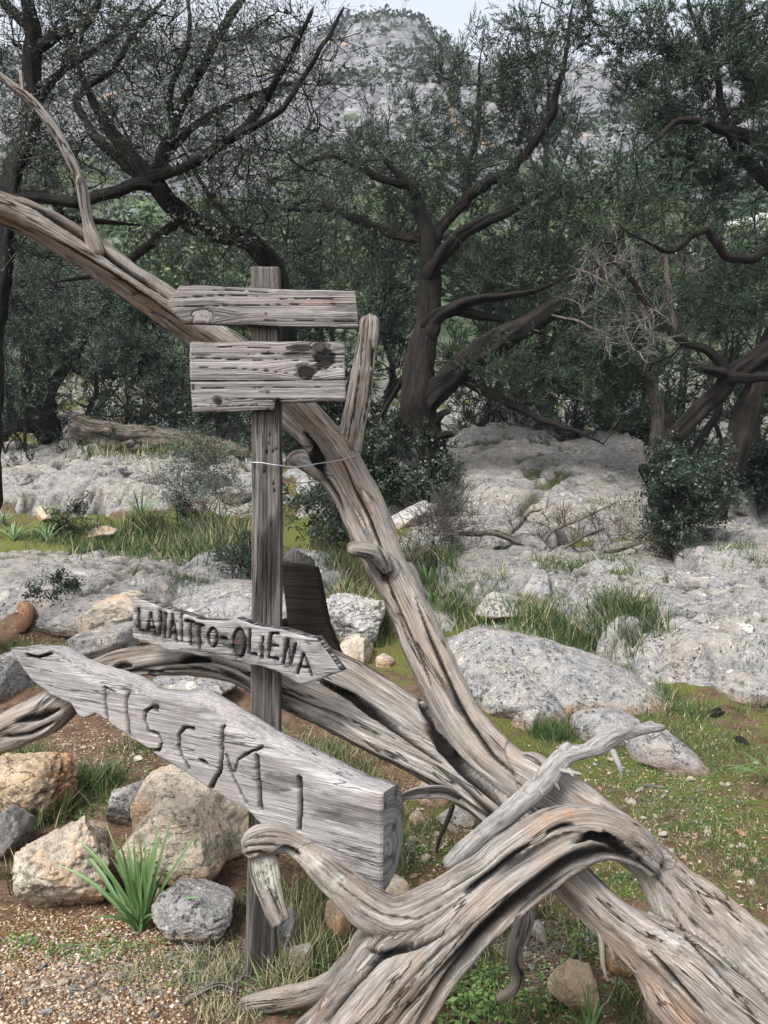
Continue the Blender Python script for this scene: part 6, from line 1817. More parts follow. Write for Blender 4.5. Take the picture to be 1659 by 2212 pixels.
# ---- bleached dead sapling in front of it
DS = float(ghit(1432, 1150)[1])
tree('dead_sapling', 'leafless pale grey sapling with many bare twigs left of the twin juniper', 'tree', P(1432, 1150, DS), [
    ('trunk', J([(1436, 1160, 19), (1432, 1080, 18), (1425, 980, 17), (1415, 880, 17), (1405, 800, 15), (1395, 720, 12), (1385, 640, 9), (1370, 560, 7), (1372, 480, 5)], DS)),
    ('limb', J([(1470, 760, 8), (1450, 660, 7), (1440, 560, 6), (1430, 470, 4), (1425, 380, 3)], DS - .3)),
    ('limb', J([(1410, 820, 9), (1350, 760, 7), (1290, 715, 6), (1230, 690, 4), (1190, 680, 3)], DS - .2)),
    ('limb', J([(1395, 720, 7), (1340, 640, 5), (1290, 600, 4), (1240, 580, 3)], DS - .2)),
], [(1330, 560, DS - 1.3, 130, 130, 0.7, 24), (1430, 520, DS - 1.2, 110, 150, 0.7, 26), (1360, 720, DS - 1.4, 140, 90, 0.6, 24), (1500, 740, DS - .6, 80, 60, 0.5, 16), (1300, 690, DS - .4, 100, 60, 0.5, 20)],
    seed=31, limbkw=dict(noise=0.2), bark='bark_grey', twig='twig_grey', bare=1.1, twn=9, twl=(0.15, 0.4), up=0.25, thick=(0.010, 0.004))

# ---- olive in the upper left
D3 = 6.0
tree('olive_tree', 'spreading wild olive with bare dark limbs fanning out at the upper left', 'tree', P(578, 1345, D3 + 1.2), [
    ('trunk', J([(578, 1365, 34), (580, 1120, 30), (590, 900, 29), (612, 740, 28), (592, 610, 27), (540, 540, 26), (470, 500, 26), (410, 470, 25), (365, 430, 24), (335, 400, 22)], D3 + 1.2, -1.2)),
    ('limb', J([(335, 400, 20), (290, 395, 18), (230, 415, 17), (160, 432, 16), (80, 430, 14), (0, 420, 11)], D3, -0.3)),
    ('limb', J([(310, 390, 16), (370, 368, 15), (440, 335, 14), (505, 300, 13), (560, 240, 11), (600, 170, 9), (640, 90, 7), (680, 10, 5)], D3, -0.3)),
    ('limb', J([(505, 300, 11), (560, 265, 9), (620, 220, 8), (680, 130, 7), (745, 10, 5)], D3 - .3, 0.2)),
    ('limb', J([(345, 400, 16), (350, 330, 14), (370, 270, 13), (400, 210, 13), (440, 140, 12), (480, 60, 11), (520, 0, 9), (560, -60, 7)], D3, 0.3)),
    ('limb', J([(370, 270, 10), (365, 200, 9), (400, 120, 8), (410, 40, 6), (400, -30, 5)], D3 + .2)),
    ('limb', J([(330, 400, 14), (250, 340, 13), (200, 280, 12), (170, 210, 11), (240, 150, 10), (290, 70, 8), (350, 0, 6)], D3, 0.4)),
    ('limb', J([(300, 390, 14), (350, 340, 12), (450, 250, 9), (560, 200, 7), (640, 180, 5)], D3, 0.5)),
    ('limb', J([(390, 480, 13), (340, 510, 12), (290, 550, 11), (240, 590, 8), (180, 600, 6)], D3 + .3)),
    ('limb', J([(600, 640, 14), (560, 560, 12), (500, 480, 10), (450, 420, 8), (420, 370, 6)], D3 + .8)),
], [(300, 150, D3, 170, 110, 0.7, 46), (480, 130, D3, 150, 110, 0.7, 36), (220, 300, D3, 150, 100, 0.6, 30), (430, 330, D3, 160, 100, 0.6, 36), (620, 200, D3, 120, 120, 0.6, 26), (560, 420, D3 + .3, 150, 90, 0.6, 28), (120, 380, D3, 110, 70, 0.5, 16), (650, 80, D3, 110, 70, 0.6, 16), (470, 530, D3 + .2, 80, 40, 0.4, 12), (640, 520, D3 + 1, 110, 110, 0.6, 20)],
    seed=43, leaf='olive', leafmat='olive', bark='olive_bark', spray=0.11, twn=7, twl=(0.25, 0.7), leafn=3, up=0.3, bare=0.4, thick=(0.011, 0.004), limbkw=dict(noise=0.12))

# ---- dark tree at the far left
tree('olive_tree', 'dark-trunked olive rising along the left edge', 'tree', P(-30, 1300, 6.2), [
    ('trunk', J([(-60, 1420, 40), (-50, 1100, 36), (-20, 700, 32), (10, 480, 30), (18, 400, 27), (28, 345, 25), (55, 310, 24), (66, 250, 24), (62, 180, 24), (68, 110, 24), (72, 60, 22), (60, 0, 18), (40, -60, 14)], 6.2)),
    ('limb', J([(68, 110, 16), (110, 85, 14), (160, 65, 13), (200, 40, 11), (215, 0, 9), (220, -60, 7)], 6.2)),
    ('limb', J([(60, 60, 15), (25, 20, 13), (-20, -20, 10)], 6.2)),
    ('limb', J([(62, 250, 14), (100, 190, 12), (140, 150, 10), (200, 110, 8), (260, 60, 6)], 6.4, 0.4)),
    ('limb', J([(20, 420, 14), (90, 420, 12), (150, 470, 9), (240, 480, 6)], 6.4, 0.3)),
], [(100, 60, 6.3, 130, 80, 0.6, 34), (30, 200, 6.4, 90, 110, 0.5, 22), (200, 30, 6.3, 110, 60, 0.6, 18), (90, 350, 6.5, 120, 90, 0.5, 20), (60, 560, 6.6, 110, 80, 0.5, 24)],
    seed=47, leaf='olive', leafmat='olive', bark='olive_bark', spray=0.11, twn=7, twl=(0.25, 0.65), leafn=4, bare=0.3, thick=(0.011, 0.004))

# ---- low leaning tree and fallen log at the left
D4 = float(ghit(90, 985)[1])
tree('olive_tree', 'low bushy olive bent over the fallen log at the left', 'tree', P(90, 975, D4), [
    ('trunk', J([(85, 965, 30), (100, 930, 32), (105, 900, 32), (100, 860, 22), (115, 830, 16), (140, 800, 12)], D4)),
    ('limb', J([(105, 915, 18), (60, 925, 17), (0, 930, 15), (-60, 935, 12)], D4 - .1)),
    ('limb', J([(100, 860, 14), (70, 830, 12), (50, 780, 9), (60, 720, 6)], D4)),
    ('limb', J([(90, 880, 14), (40, 870, 12), (-20, 850, 9)], D4 - .2)),
    ('limb', J([(140, 800, 9), (180, 740, 7), (200, 690, 6), (260, 650, 4)], D4 - .1)),
], [(120, 700, D4 - .3, 160, 110, 0.9, 60), (280, 760, D4 - .1, 150, 120, 0.9, 60), (40, 800, D4 - .3, 110, 80, 0.7, 30), (430, 830, D4 + .1, 110, 90, 0.8, 40), (230, 640, D4, 140, 60, 0.8, 30), (100, 610, D4 - .1, 130, 70, 0.8, 26)],
    seed=53, leaf='olive', leafmat='olive', bark='olive_bark', spray=0.16, twn=10, twl=(0.2, 0.55), leafn=6, up=0.15, bare=0.12)
lg = thing('fallen_log', 'fallen weathered log propped on a short stump at the left', 'log', tuple(P(280, 950, (D4 - .4))))
part('trunk', tube_mesh('trunk', J([(150, 915, 24), (190, 925, 26), (240, 940, 27), (290, 948, 26), (330, 950, 24), (390, 955, 22), (470, 965, 18), (540, 985, 15)], (D4 - .4)), nseg=40, step=0.04, seed=5, noise=0.2, ridges=((2, 0.1), (3, 0.1), (6, 0.08), (9, 0.05)), fine=0.04, grooves=[(20, 30, 9, 0.2, 0.1, 0.8)]), M['bark_grey'], lg)
part('stub', tube_mesh('stub', J([(185, 950, 10), (187, 970, 9), (188, 990, 8)], (D4 - .5)), nseg=14, step=0.04, seed=6, noise=0.2), M['bark'], lg)
part('stub', tube_mesh('stub', J([(290, 955, 8), (265, 962, 6), (250, 968, 3)], (D4 - .6)), nseg=12, step=0.03, seed=7), M['bark_grey'], lg)
# ------------------------------------------------------------------ trees further back, each its own thing
def auto_tree(name, label, cat, px, py, top, half, seed, d=None, clusters=60, leafmat='juniper', leaf='juniper', lean=0, spray=0.3, group=None, twn=7, leafn=6, bark='bark', twl=(0.4, 1.0), bare=0.05, leaf_bias=0.0, low=0.15, twig='twig_dark', up=0.45):
    g = ghit(px, py)
    if d: g = np.array([(px - CX) / F * d, d, float(gz(np.array([(px - CX) / F * d]), np.array([d]))[0])])
    d = g[1]
    py = CY - (g[2] - 0.1 - CAMH) * F / d
    r = np.random.default_rng(seed)
    H = py - top
    tr = max(5, H * 0.016)
    pts = []
    for k in range(8):
        t = k / 7
        pts.append((px + lean * t + r.normal() * half * 0.07 * (k > 0), py - H * 0.95 * t, tr * (1 - 0.85 * t)))
    limbs = [('trunk', J(pts, d))]
    for k in range(6):
        i = r.integers(1, 6)
        x, y, rr = pts[i]
        s = -1 if k % 2 else 1
        q = [(x, y, rr * 0.6)]
        for m in range(3):
            q.append((q[-1][0] + s * half * r.uniform(0.15, 0.34), q[-1][1] - H * r.uniform(0.03, 0.11), q[-1][2] * 0.65))
        limbs.append(('limb', J(q, d, r.uniform(-1, 1))))
    hm = half / F * d
    regs = []
    for k in range(7):
        t = low + (1 - low) * (k + 0.5) / 7
        w = half * (1.0 - 0.75 * max(0, t - 0.35) / 0.65) * r.uniform(0.75, 1.1)
        regs.append((px + lean * t + r.normal() * half * 0.15, py - H * t, d, w, H * 0.10, hm * 0.8, max(3, int(clusters / 7))))
    return tree(name, label, cat, g, limbs, regs, seed, leaf=leaf, leafmat=leafmat, bark=bark, spray=spray, twn=twn, leafn=leafn, twl=twl, bare=bare, group=group, leaf_bias=leaf_bias, twig=twig, up=up, thick=(0.03, 0.009))

BG = 'junipers further up the slope'
for k, (px, d, top, half, n, lab) in enumerate([
        (590, 16.0, 430, 120, 44, 'airy juniper behind the plain arrow board'),
        (720, 19.0, 330, 110, 40, 'juniper left of the central juniper, under the grey cliffs'),
        (850, 21.0, 240, 90, 36, 'slender juniper under the mountain peak'),
        (1180, 16.5, 20, 110, 70, 'tall juniper with bare top against the sky right of centre'),
        (1340, 18.0, 250, 110, 44, 'juniper behind the bleached sapling'),
        (1480, 17.0, 260, 120, 44, 'juniper behind the twin-trunked tree'),
        (1640, 15.0, 400, 130, 44, 'juniper partly out of the picture on the right'),
        (400, 17.0, 480, 120, 34, 'juniper behind the rising dead limb'),
        (200, 16.0, 470, 130, 34, 'juniper behind the thin bleached branch'),
        (10, 17.0, 400, 130, 36, 'juniper at the left edge behind the dark olive')]):
    auto_tree('juniper_tree', lab, 'tree', px, 900, top, half, 500 + k, d=d, clusters=n, spray=0.017 * d, twl=(0.03 * d, 0.07 * d), leafn=4, twn=5, group=BG, leaf_bias=0.0)
UND = 'dense low junipers behind the front trees'
for k, (px, d, top, half, n, lab) in enumerate([
        (60, 15.0, 640, 120, 40, 'dense low juniper at the left edge above the fallen log'),
        (270, 15.5, 600, 120, 40, 'dense low juniper under the rising dead limb'),
        (480, 15.5, 640, 110, 40, 'dense low juniper just left of the plank sign'),
        (700, 15.5, 560, 110, 44, 'dense low juniper between the boards and the central trunk'),
        (830, 15.0, 520, 90, 40, 'dense low juniper directly left of the central trunk'),
        (1060, 15.5, 520, 110, 44, 'dense low juniper above the big sloping limb'),
        (1240, 14.5, 620, 110, 44, 'dense low juniper filling the gap under the sloping limb'),
        (1390, 14.5, 560, 110, 44, 'dense low juniper behind the bleached sapling stem'),
        (1560, 14.0, 560, 120, 44, 'dense low juniper behind the leaning twin trunks')]):
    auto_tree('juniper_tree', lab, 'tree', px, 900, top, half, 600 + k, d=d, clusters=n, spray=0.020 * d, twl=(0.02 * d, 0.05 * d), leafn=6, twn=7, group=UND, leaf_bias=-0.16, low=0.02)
for k in range(11):
    r_ = random.Random(900 + k)
    px = -40 + k * 165 + r_.uniform(-40, 40)
    d = r_.uniform(24, 44)
    auto_tree('scrub_bush', 'light green scrub bush on the slope behind the trees', 'bush', px, 700, CY - (float(gz(np.array([(px - CX) / F * d]), np.array([d]))[0]) + r_.uniform(2.6, 4.5) - CAMH) * F / d, r_.uniform(70, 110), 700 + k, d=d, clusters=26, leafmat='scrub', leaf='broad', spray=0.022 * d, twl=(0.02 * d, 0.05 * d), leafn=5, twn=6, group='light green scrub bushes on the slope behind the trees', low=0.05)

def hill_scrub():
    r = np.random.default_rng(77)
    n = 12000
    y = 30 + 185 * r.random(n) ** 0.8
    x = (r.random(n) - 0.5) * 1.5 * y
    p = np.stack([x, y, 0 * x], 1)
    dens = fbm(p * 0.05, 4, 88, 0.6) + 0.35 * (1 - sstep(50, 150, y)) - 0.02
    k = dens > r.normal(size=n) * 0.12
    x, y = x[k], y[k]
    z = gz(x, y, False)
    n = len(x)
    s = (0.5 + 1.1 * r.random(n) ** 2) * (0.6 + y / 260)
    tv, tf = SPRAY['broad'][0]
    tv, tf = tv[:20], tf[:10]
    VV, TT, RR, base = [], [], [], 0
    rr = r.random(n)
    for j in range(2):
        ps = np.stack([x, y, z - 0.2 * s], 1) + r.normal(size=(n, 3)) * 0.35 * s[:, None] * np.array([1, 1, 0.4])
        dv = r.normal(size=(n, 3)) * 0.6 + np.array([0, 0, 1.0])
        V, T, src = scatter(tv * np.array([2.4, 2.4, 1.6]), tf, ps, dv, s, r.uniform(0, 6.28, n))
        VV.append(V); TT.append(T + base); base += len(V)
        RR.append(np.clip(rr[src] * 0.7 + 0.3 * r.random(len(src)), 0, 1))
    me = mesh('hillside_scrub', np.vstack(VV), tris=np.vstack(TT), smooth=False, attrs=dict(rnd=np.concatenate(RR)))
    tag(link('hillside_scrub', me, M['farscrub']), 'dark green scrub dotted over the grey mountainside', 'scrub', kind='stuff')
hill_scrub()

# ------------------------------------------------------------------ shrubs, fallen branches
def shrub(name, label, px, py, w, h, seed, clusters=30, leafmat='darkleaf', leaf='broad', spray=0.12, bare=0.1, twig='twig_dark', cat='shrub', leafn=6, twn=7, bark='bark', d=None, twl=(0.12, 0.35), rd=0.4, up=0.3, nst=5, leaf_bias=0):
    g = ghit(px, py) if d is None else P(px, py, d)
    d = g[1]
    r = np.random.default_rng(seed)
    limbs = []
    for k in range(nst):
        x = px + r.normal() * w * 0.10
        q = [(x, py + 4, 2.2)]
        for m in range(3):
            q.append((q[-1][0] + r.normal() * w * 0.12, q[-1][1] - h * 0.22, q[-1][2] * 0.75))
        limbs.append(('stem', J([(a, b, max(c, 0.010 * F / d * (0.75 ** i))) for i, (a, b, c) in enumerate(q)], d, r.normal() * 0.15)))
    regs = [(px + r.normal() * w * 0.26, py - h * r.uniform(0.15, 0.9), d, w * r.uniform(0.14, 0.34), h * r.uniform(0.10, 0.28), rd, max(2, clusters // 6)) for _ in range(6)]
    return tree(name, label, cat, g, limbs, regs, seed, leaf=leaf, leafmat=leafmat, spray=spray, bare=bare, twig=twig, leafn=leafn, twn=twn, bark=bark, twl=twl, up=up, thick=(0.008, 0.003), leaf_bias=leaf_bias)
shrub('evergreen_shrub', 'dark leafy evergreen shrub left of the central juniper trunk', 800, 1095, 190, 200, 801, clusters=70, spray=0.16, rd=0.7)
shrub('evergreen_shrub', 'ivy-dark glossy shrub at the foot of the twin-trunked juniper', 1480, 1240, 170, 270, 802, clusters=78, spray=0.11, rd=0.5, leafn=6)
shrub('evergreen_shrub', 'low dark shrub hiding the foot of the central juniper', 925, 1098, 150, 150, 816, clusters=44, spray=0.15, rd=0.6)
shrub('evergreen_shrub', 'thin dark sprays climbing between the twin trunks', 1440, 1190, 90, 260, 817, clusters=30, spray=0.10, rd=0.3, leafn=4)
shrub('evergreen_shrub', 'small dark shrub on the rock left of the twin-trunked juniper', 1345, 1010, 110, 120, 803, clusters=30, spray=0.16, rd=0.5)
shrub('evergreen_shrub', 'dark bush at the right edge behind the leaning trunk', 1640, 1110, 140, 220, 804, clusters=50, spray=0.2, rd=0.6)
shrub('juniper_seedling', 'small grey-green juniper seedling touching the post on its left', 512, 1290, 60, 110, 805, clusters=20, leaf='juniper', leafmat='juniper', spray=0.11, rd=0.2, leafn=8)
shrub('dry_shrub', 'straggly dry shrub with bare stems left of the post', 455, 1150, 210, 260, 806, clusters=64, bare=0.7, twig='twig_brown', leafmat='olive', leaf='olive', spray=0.14, bark='bark_grey', twl=(0.2, 0.5), rd=0.6, twn=8)
shrub('dry_shrub', 'tangle of bare twigs behind the rising dead limb', 905, 1215, 200, 190, 807, clusters=64, bare=0.92, twig='twig_brown', leafmat='olive', leaf='olive', spray=0.14, bark='bark_grey', twl=(0.2, 0.5), rd=0.6, twn=9)
shrub('dry_shrub', 'dark thicket of bare stems behind the fallen log', 350, 960, 330, 150, 808, clusters=60, bare=0.6, twig='twig_brown', leafmat='olive', leaf='olive', spray=0.2, bark='bark', twl=(0.3, 0.7), rd=0.6, twn=7, nst=14)
shrub('dry_shrub', 'low dry bush between the post and the rising limb', 700, 1190, 150, 150, 809, clusters=46, bare=0.6, twig='twig_brown', leafmat='darkleaf', leaf='broad', spray=0.12, bark='bark_grey', twl=(0.2, 0.45), rd=0.5, twn=8)
shrub('evergreen_shrub', 'dark evergreen thicket at the left edge above the far outcrop', 20, 985, 150, 130, 810, clusters=40, spray=0.2, rd=0.6, leafmat='olive', leaf='olive')
shrub('evergreen_shrub', 'grey-green bush behind the fallen log right of the low olive', 470, 960, 190, 210, 811, clusters=66, spray=0.2, rd=0.7, leafmat='olive', leaf='olive', leafn=7)
shrub('evergreen_shrub', 'dark bush filling the space left of the upright stub', 640, 1010, 230, 260, 812, clusters=80, spray=0.2, rd=0.7, leafmat='darkleaf', leafn=6)
shrub('small_shrub', 'tiny dark cushion plant on the huge left slab', 112, 1292, 62, 34, 813, clusters=12, spray=0.07, rd=0.12, leafn=9, twl=(0.05, 0.1), d=6.2)
shrub('small_shrub', 'spindly dark seedling in the grass strip left of the post', 395, 1150, 44, 120, 814, clusters=12, spray=0.1, rd=0.12, leafn=4, nst=2)
shrub('small_shrub', 'spindly twig seedling in the grass near the tan stone', 153, 1165, 36, 80, 815, clusters=9, spray=0.1, rd=0.1, leafn=4, nst=2)

db = P(1190, 1190, 8.6)
DD = float(ghit(1290, 1200)[1]) - 0.2
tree('dry_branch', 'fallen dry branch with many bare twigs lying on the rocks', 'branch', P(1200, 1195, DD), [
    ('stem', J([(985, 1152, 6), (1040, 1150, 8), (1085, 1155, 9), (1130, 1170, 10), (1180, 1188, 9), (1240, 1198, 8), (1300, 1195, 7), (1360, 1180, 5), (1420, 1160, 4)], DD)),
    ('fork', J([(1100, 1158, 6), (1125, 1130, 6), (1145, 1105, 5), (1175, 1098, 4)], DD)),
    ('fork', J([(1165, 1180, 6), (1190, 1150, 5), (1230, 1130, 4), (1280, 1110, 3), (1340, 1080, 3)], DD)),
    ('fork', J([(1210, 1192, 5), (1260, 1160, 4), (1310, 1140, 3)], DD, -0.3)),
], [(1250, 1135, DD, 120, 50, 0.4, 40), (1330, 1165, DD, 110, 40, 0.4, 34), (1130, 1130, DD, 90, 40, 0.3, 16), (1400, 1190, DD - .3, 70, 30, 0.3, 14)],
    seed=61, bark='bark_grey', twig='twig_brown', bare=1.1, twn=9, twl=(0.12, 0.32), thick=(0.007, 0.003))

# ------------------------------------------------------------------ grass, small leaves (uncountable)
BL_V = np.array([(-0.5, 0, 0), (0.5, 0, 0), (-0.38, 0.10, 0.5), (0.38, 0.10, 0.5), (0, 0.42, 1.0)])
BL_T = np.array([(0, 1, 3), (0, 3, 2), (2, 3, 4)])
def blades():
    r = np.random.default_rng(91)
    spec = [  # px, py, rx, ry(px), count, height, width, dry
        (1180, 1430, 70, 22, 900, 0.16, 0.006, 0.1), (1300, 1478, 80, 22, 1100, 0.15, 0.006, 0.1), (1400, 1515, 60, 14, 700, 0.12, 0.006, 0.1), (1110, 1395, 50, 14, 600, 0.14, 0.006, 0.2),
        (1190, 1590, 36, 12, 700, 0.10, 0.0045, 0.0), (1240, 1300, 50, 8, 250, 0.14, 0.008, 0.1), (1350, 1300, 40, 8, 160, 0.12, 0.008, 0.1),
        (800, 1330, 70, 40, 1800, 0.14, 0.006, 0.25), (760, 1270, 60, 30, 1200, 0.2, 0.007, 0.35), (930, 1290, 60, 40, 1300, 0.17, 0.008, 0.2), (940, 1240, 40, 30, 700, 0.24, 0.009, 0.1),
        (350, 1165, 110, 18, 2600, 0.30, 0.010, 0.25), (470, 1185, 60, 22, 1800, 0.34, 0.010, 0.3), (100, 1150, 120, 16, 1300, 0.14, 0.010, 0.05), (300, 1020, 120, 14, 700, 0.3, 0.014, 0.3), (420, 1010, 80, 10, 500, 0.3, 0.014, 0.3),
        (140, 1720, 60, 30, 900, 0.17, 0.0045, 0.15), (90, 1780, 50, 20, 500, 0.16, 0.0045, 0.2), (225, 1700, 40, 20, 500, 0.14, 0.004, 0.1), (40, 1640, 60, 20, 500, 0.10, 0.004, 0.1), (50, 1900, 50, 20, 300, 0.10, 0.004, 0.3),
        (310, 1615, 50, 18, 500, 0.08, 0.004, 0.15), (130, 1450, 60, 16, 500, 0.09, 0.005, 0.1), (60, 1400, 60, 14, 300, 0.08, 0.005, 0.1), (205, 1385, 30, 8, 200, 0.08, 0.005, 0.1), (400, 1300, 50, 8, 350, 0.10, 0.006, 0.1),
        (690, 1640, 60, 26, 1300, 0.09, 0.004, 0.4), (770, 1690, 50, 30, 800, 0.08, 0.0035, 0.2), (900, 1800, 70, 36, 900, 0.06, 0.0032, 0.15), (860, 1870, 40, 30, 500, 0.06, 0.003, 0.1),
        (660, 2060, 50, 50, 1500, 0.13, 0.0034, 0.45), (610, 2110, 40, 30, 500, 0.10, 0.003, 0.6), (470, 2110, 60, 40, 500, 0.07, 0.003, 0.6), (560, 1960, 40, 30, 400, 0.10, 0.003, 0.3), (700, 1960, 50, 30, 700, 0.14, 0.0034, 0.4), (330, 2100, 70, 30, 250, 0.05, 0.003, 0.6), (500, 2190, 70, 30, 350, 0.06, 0.003, 0.6),
        (1350, 1580, 180, 40, 3600, 0.036, 0.003, 0.12), (1550, 1620, 130, 60, 4000, 0.036, 0.003, 0.12), (1450, 1740, 180, 80, 4600, 0.028, 0.0028, 0.2), (1600, 1860, 100, 90, 3000, 0.03, 0.0028, 0.15), (1130, 1650, 60, 50, 900, 0.05, 0.003, 0.2), (1340, 1900, 60, 30, 500, 0.03, 0.0025, 0.1),
        (1060, 2050, 80, 60, 600, 0.07, 0.003, 0.3), (1210, 2000, 80, 50, 500, 0.06, 0.003, 0.4), (1400, 2190, 60, 40, 400, 0.09, 0.003, 0.15), (1130, 2190, 120, 30, 500, 0.05, 0.003, 0.2), (1500, 1540, 90, 10, 500, 0.09, 0.004, 0.1), (1450, 1150, 150, 10, 300, 0.16, 0.01, 0.1), (1600, 1290, 60, 10, 200, 0.12, 0.008, 0.1), (1000, 1335, 80, 12, 700, 0.13, 0.007, 0.15)]
    P_, D_, S_, R_ = [], [], [], []
    for (px, py, rx, ry, n, h, w, dry) in spec:
        c = ghit(px, py)
        a, b = ghit(px, py - ry), ghit(px, py + ry)
        wx = rx / F * c[1]
        wy = np.clip(abs(a[1] - b[1]) / 2, 0.05, 0.9)
        n = int(n * 1.0)
        # tufted placement
        nt = max(6, n // (14 if h > 0.05 else 4))
        tx, ty = r.normal(size=nt) * wx * 0.62, r.normal(size=nt) * wy * 0.62
        i = r.integers(nt, size=n)
        x = c[0] + tx[i] + r.normal(size=n) * 0.018 * c[1] / 2.5
        y = c[1] + ty[i] + r.normal(size=n) * 0.018 * c[1] / 2.5
        ok = y > 1.25
        x, y = x[ok], y[ok]
        m = len(x)
        z = top_z(x, y, gz(x, y)) - 0.004
        P_.append(np.stack([x, y, z], 1))
        D_.append(np.stack([r.normal(size=m) * 0.38, r.normal(size=m) * 0.38, np.ones(m)], 1))
        hh = h * r.uniform(0.4, 1.25, m)
        S_.append(np.stack([np.full(m, w) * r.uniform(0.6, 1.3, m), hh, hh], 1))
        q = r.random(m)
        R_.append(np.where(q < dry, r.uniform(0.84, 1.0, m), r.uniform(0.0, 0.78, m)))
    # belts of grass along the backs and feet of the big rocks, in metres along the slope
    for (x0, y0, x1, y1, wd, n, hh0, w, dry) in [(0.95, 7.0, 2.15, 6.1, 0.16, 2600, 0.24, 0.007, 0.15), (0.7, 7.0, 1.2, 7.3, 0.22, 900, 0.2, 0.007, 0.25), (0.75, 5.35, 2.1, 5.05, 0.10, 800, 0.06, 0.004, 0.1), (-3.6, 9.2, -1.4, 8.8, 0.35, 2600, 0.26, 0.009, 0.2), (1.6, 8.1, 2.4, 7.9, 0.12, 500, 0.16, 0.008, 0.1), (-1.9, 6.3, -0.9, 6.2, 0.12, 500, 0.12, 0.006, 0.15), (2.6, 5.6, 3.2, 5.4, 0.12, 500, 0.10, 0.005, 0.1)]:
        u = r.random(n)
        x = x0 + (x1 - x0) * u + r.normal(size=n) * 0.05
        y = y0 + (y1 - y0) * u + r.normal(size=n) * wd
        z = top_z(x, y, gz(x, y)) - 0.004
        P_.append(np.stack([x, y, z], 1))
        D_.append(np.stack([r.normal(size=n) * 0.4, r.normal(size=n) * 0.4, np.ones(n)], 1))
        hh = hh0 * r.uniform(0.4, 1.25, n)
        S_.append(np.stack([np.full(n, w) * r.uniform(0.6, 1.3, n), hh, hh], 1))
        R_.append(np.where(r.random(n) < dry, r.uniform(0.84, 1.0, n), r.uniform(0.0, 0.72, n)))
    Ps, Ds, Ss, Rs = map(np.concatenate, (P_, D_, S_, R_))
    V, T, src = scatter(BL_V, BL_T, Ps, Ds, Ss, r.uniform(0, 6.28, len(Ps)))
    me = mesh('grass', V, tris=T, attrs=dict(rnd=Rs[src]))
    tag(link('grass', me, M['grass']), 'tufts of green and straw-coloured grass among the rocks', 'grass', kind='stuff')
blades()

def ground_leaves():
    r = np.random.default_rng(92)
    n6 = 4
    a = np.arange(n6) / n6 * 2 * math.pi
    tv = np.vstack([[0, 0, 0.12], np.stack([np.cos(a) * 0.5, np.sin(a) * 0.8, 0.0 + 0.1 * np.sin(a * 2)], 1)])
    tf = np.array([(0, 1 + k, 1 + (k + 1) % n6) for k in range(n6)])
    spec = [(1060, 2120, 110, 60, 520, 0.013), (1200, 2170, 130, 50, 420, 0.012), (1250, 2040, 80, 40, 350, 0.011), (990, 2190, 80, 40, 260, 0.016), (230, 2050, 110, 30, 600, 0.008), (60, 2040, 60, 30, 300, 0.008), (420, 2120, 120, 50, 500, 0.007), (1400, 1640, 200, 70, 2600, 0.007), (1560, 1780, 130, 110, 2200, 0.007), (1300, 1750, 150, 70, 900, 0.007), (880, 1830, 90, 50, 800, 0.008), (300, 1640, 110, 50, 700, 0.008), (120, 1160, 130, 16, 1800, 0.02), (260, 1180, 120, 12, 1600, 0.02), (400, 1235, 60, 10, 400, 0.018), (100, 1420, 90, 30, 400, 0.010), (200, 1760, 80, 30, 300, 0.012), (1340, 1905, 70, 30, 400, 0.007), (620, 2120, 80, 50, 300, 0.010), (640, 1580, 60, 30, 300, 0.009), (830, 1330, 80, 40, 700, 0.012), (1020, 1340, 60, 10, 200, 0.02)]
    P_, S_ = [], []
    for (px, py, rx, ry, n, s) in spec:
        c = ghit(px, py)
        e, b = ghit(px, py - ry), ghit(px, py + ry)
        wx, wy = rx / F * c[1], np.clip(abs(e[1] - b[1]) / 2, 0.05, 0.9)
        nt = max(5, n // 10)
        tx, ty = r.normal(size=nt) * wx * 0.6, r.normal(size=nt) * wy * 0.6
        i = r.integers(nt, size=n)
        x = c[0] + tx[i] + r.normal(size=n) * s * 2.5
        y = c[1] + ty[i] + r.normal(size=n) * s * 2.5
        ok = y > 1.25
        x, y = x[ok], y[ok]
        z = top_z(x, y, gz(x, y)) + s * r.uniform(0.2, 1.6, len(x))
        P_.append(np.stack([x, y, z], 1)); S_.append(s * r.uniform(0.5, 1.3, len(x)))
    Ps, Ss = np.vstack(P_), np.concatenate(S_)
    n = len(Ps)
    V, T, src = scatter(tv, tf, Ps, np.stack([r.normal(size=n) * 0.35, r.normal(size=n) * 0.35, np.ones(n)], 1), Ss, r.uniform(0, 6.28, n))
    me = mesh('ground_cover_leaves', V, tris=T, smooth=False, attrs=dict(rnd=r.random(n)[src]))
    tag(link('ground_cover_leaves', me, M['clover']), 'small bright green weeds and clover covering patches of soil', 'weeds', kind='stuff')
ground_leaves()

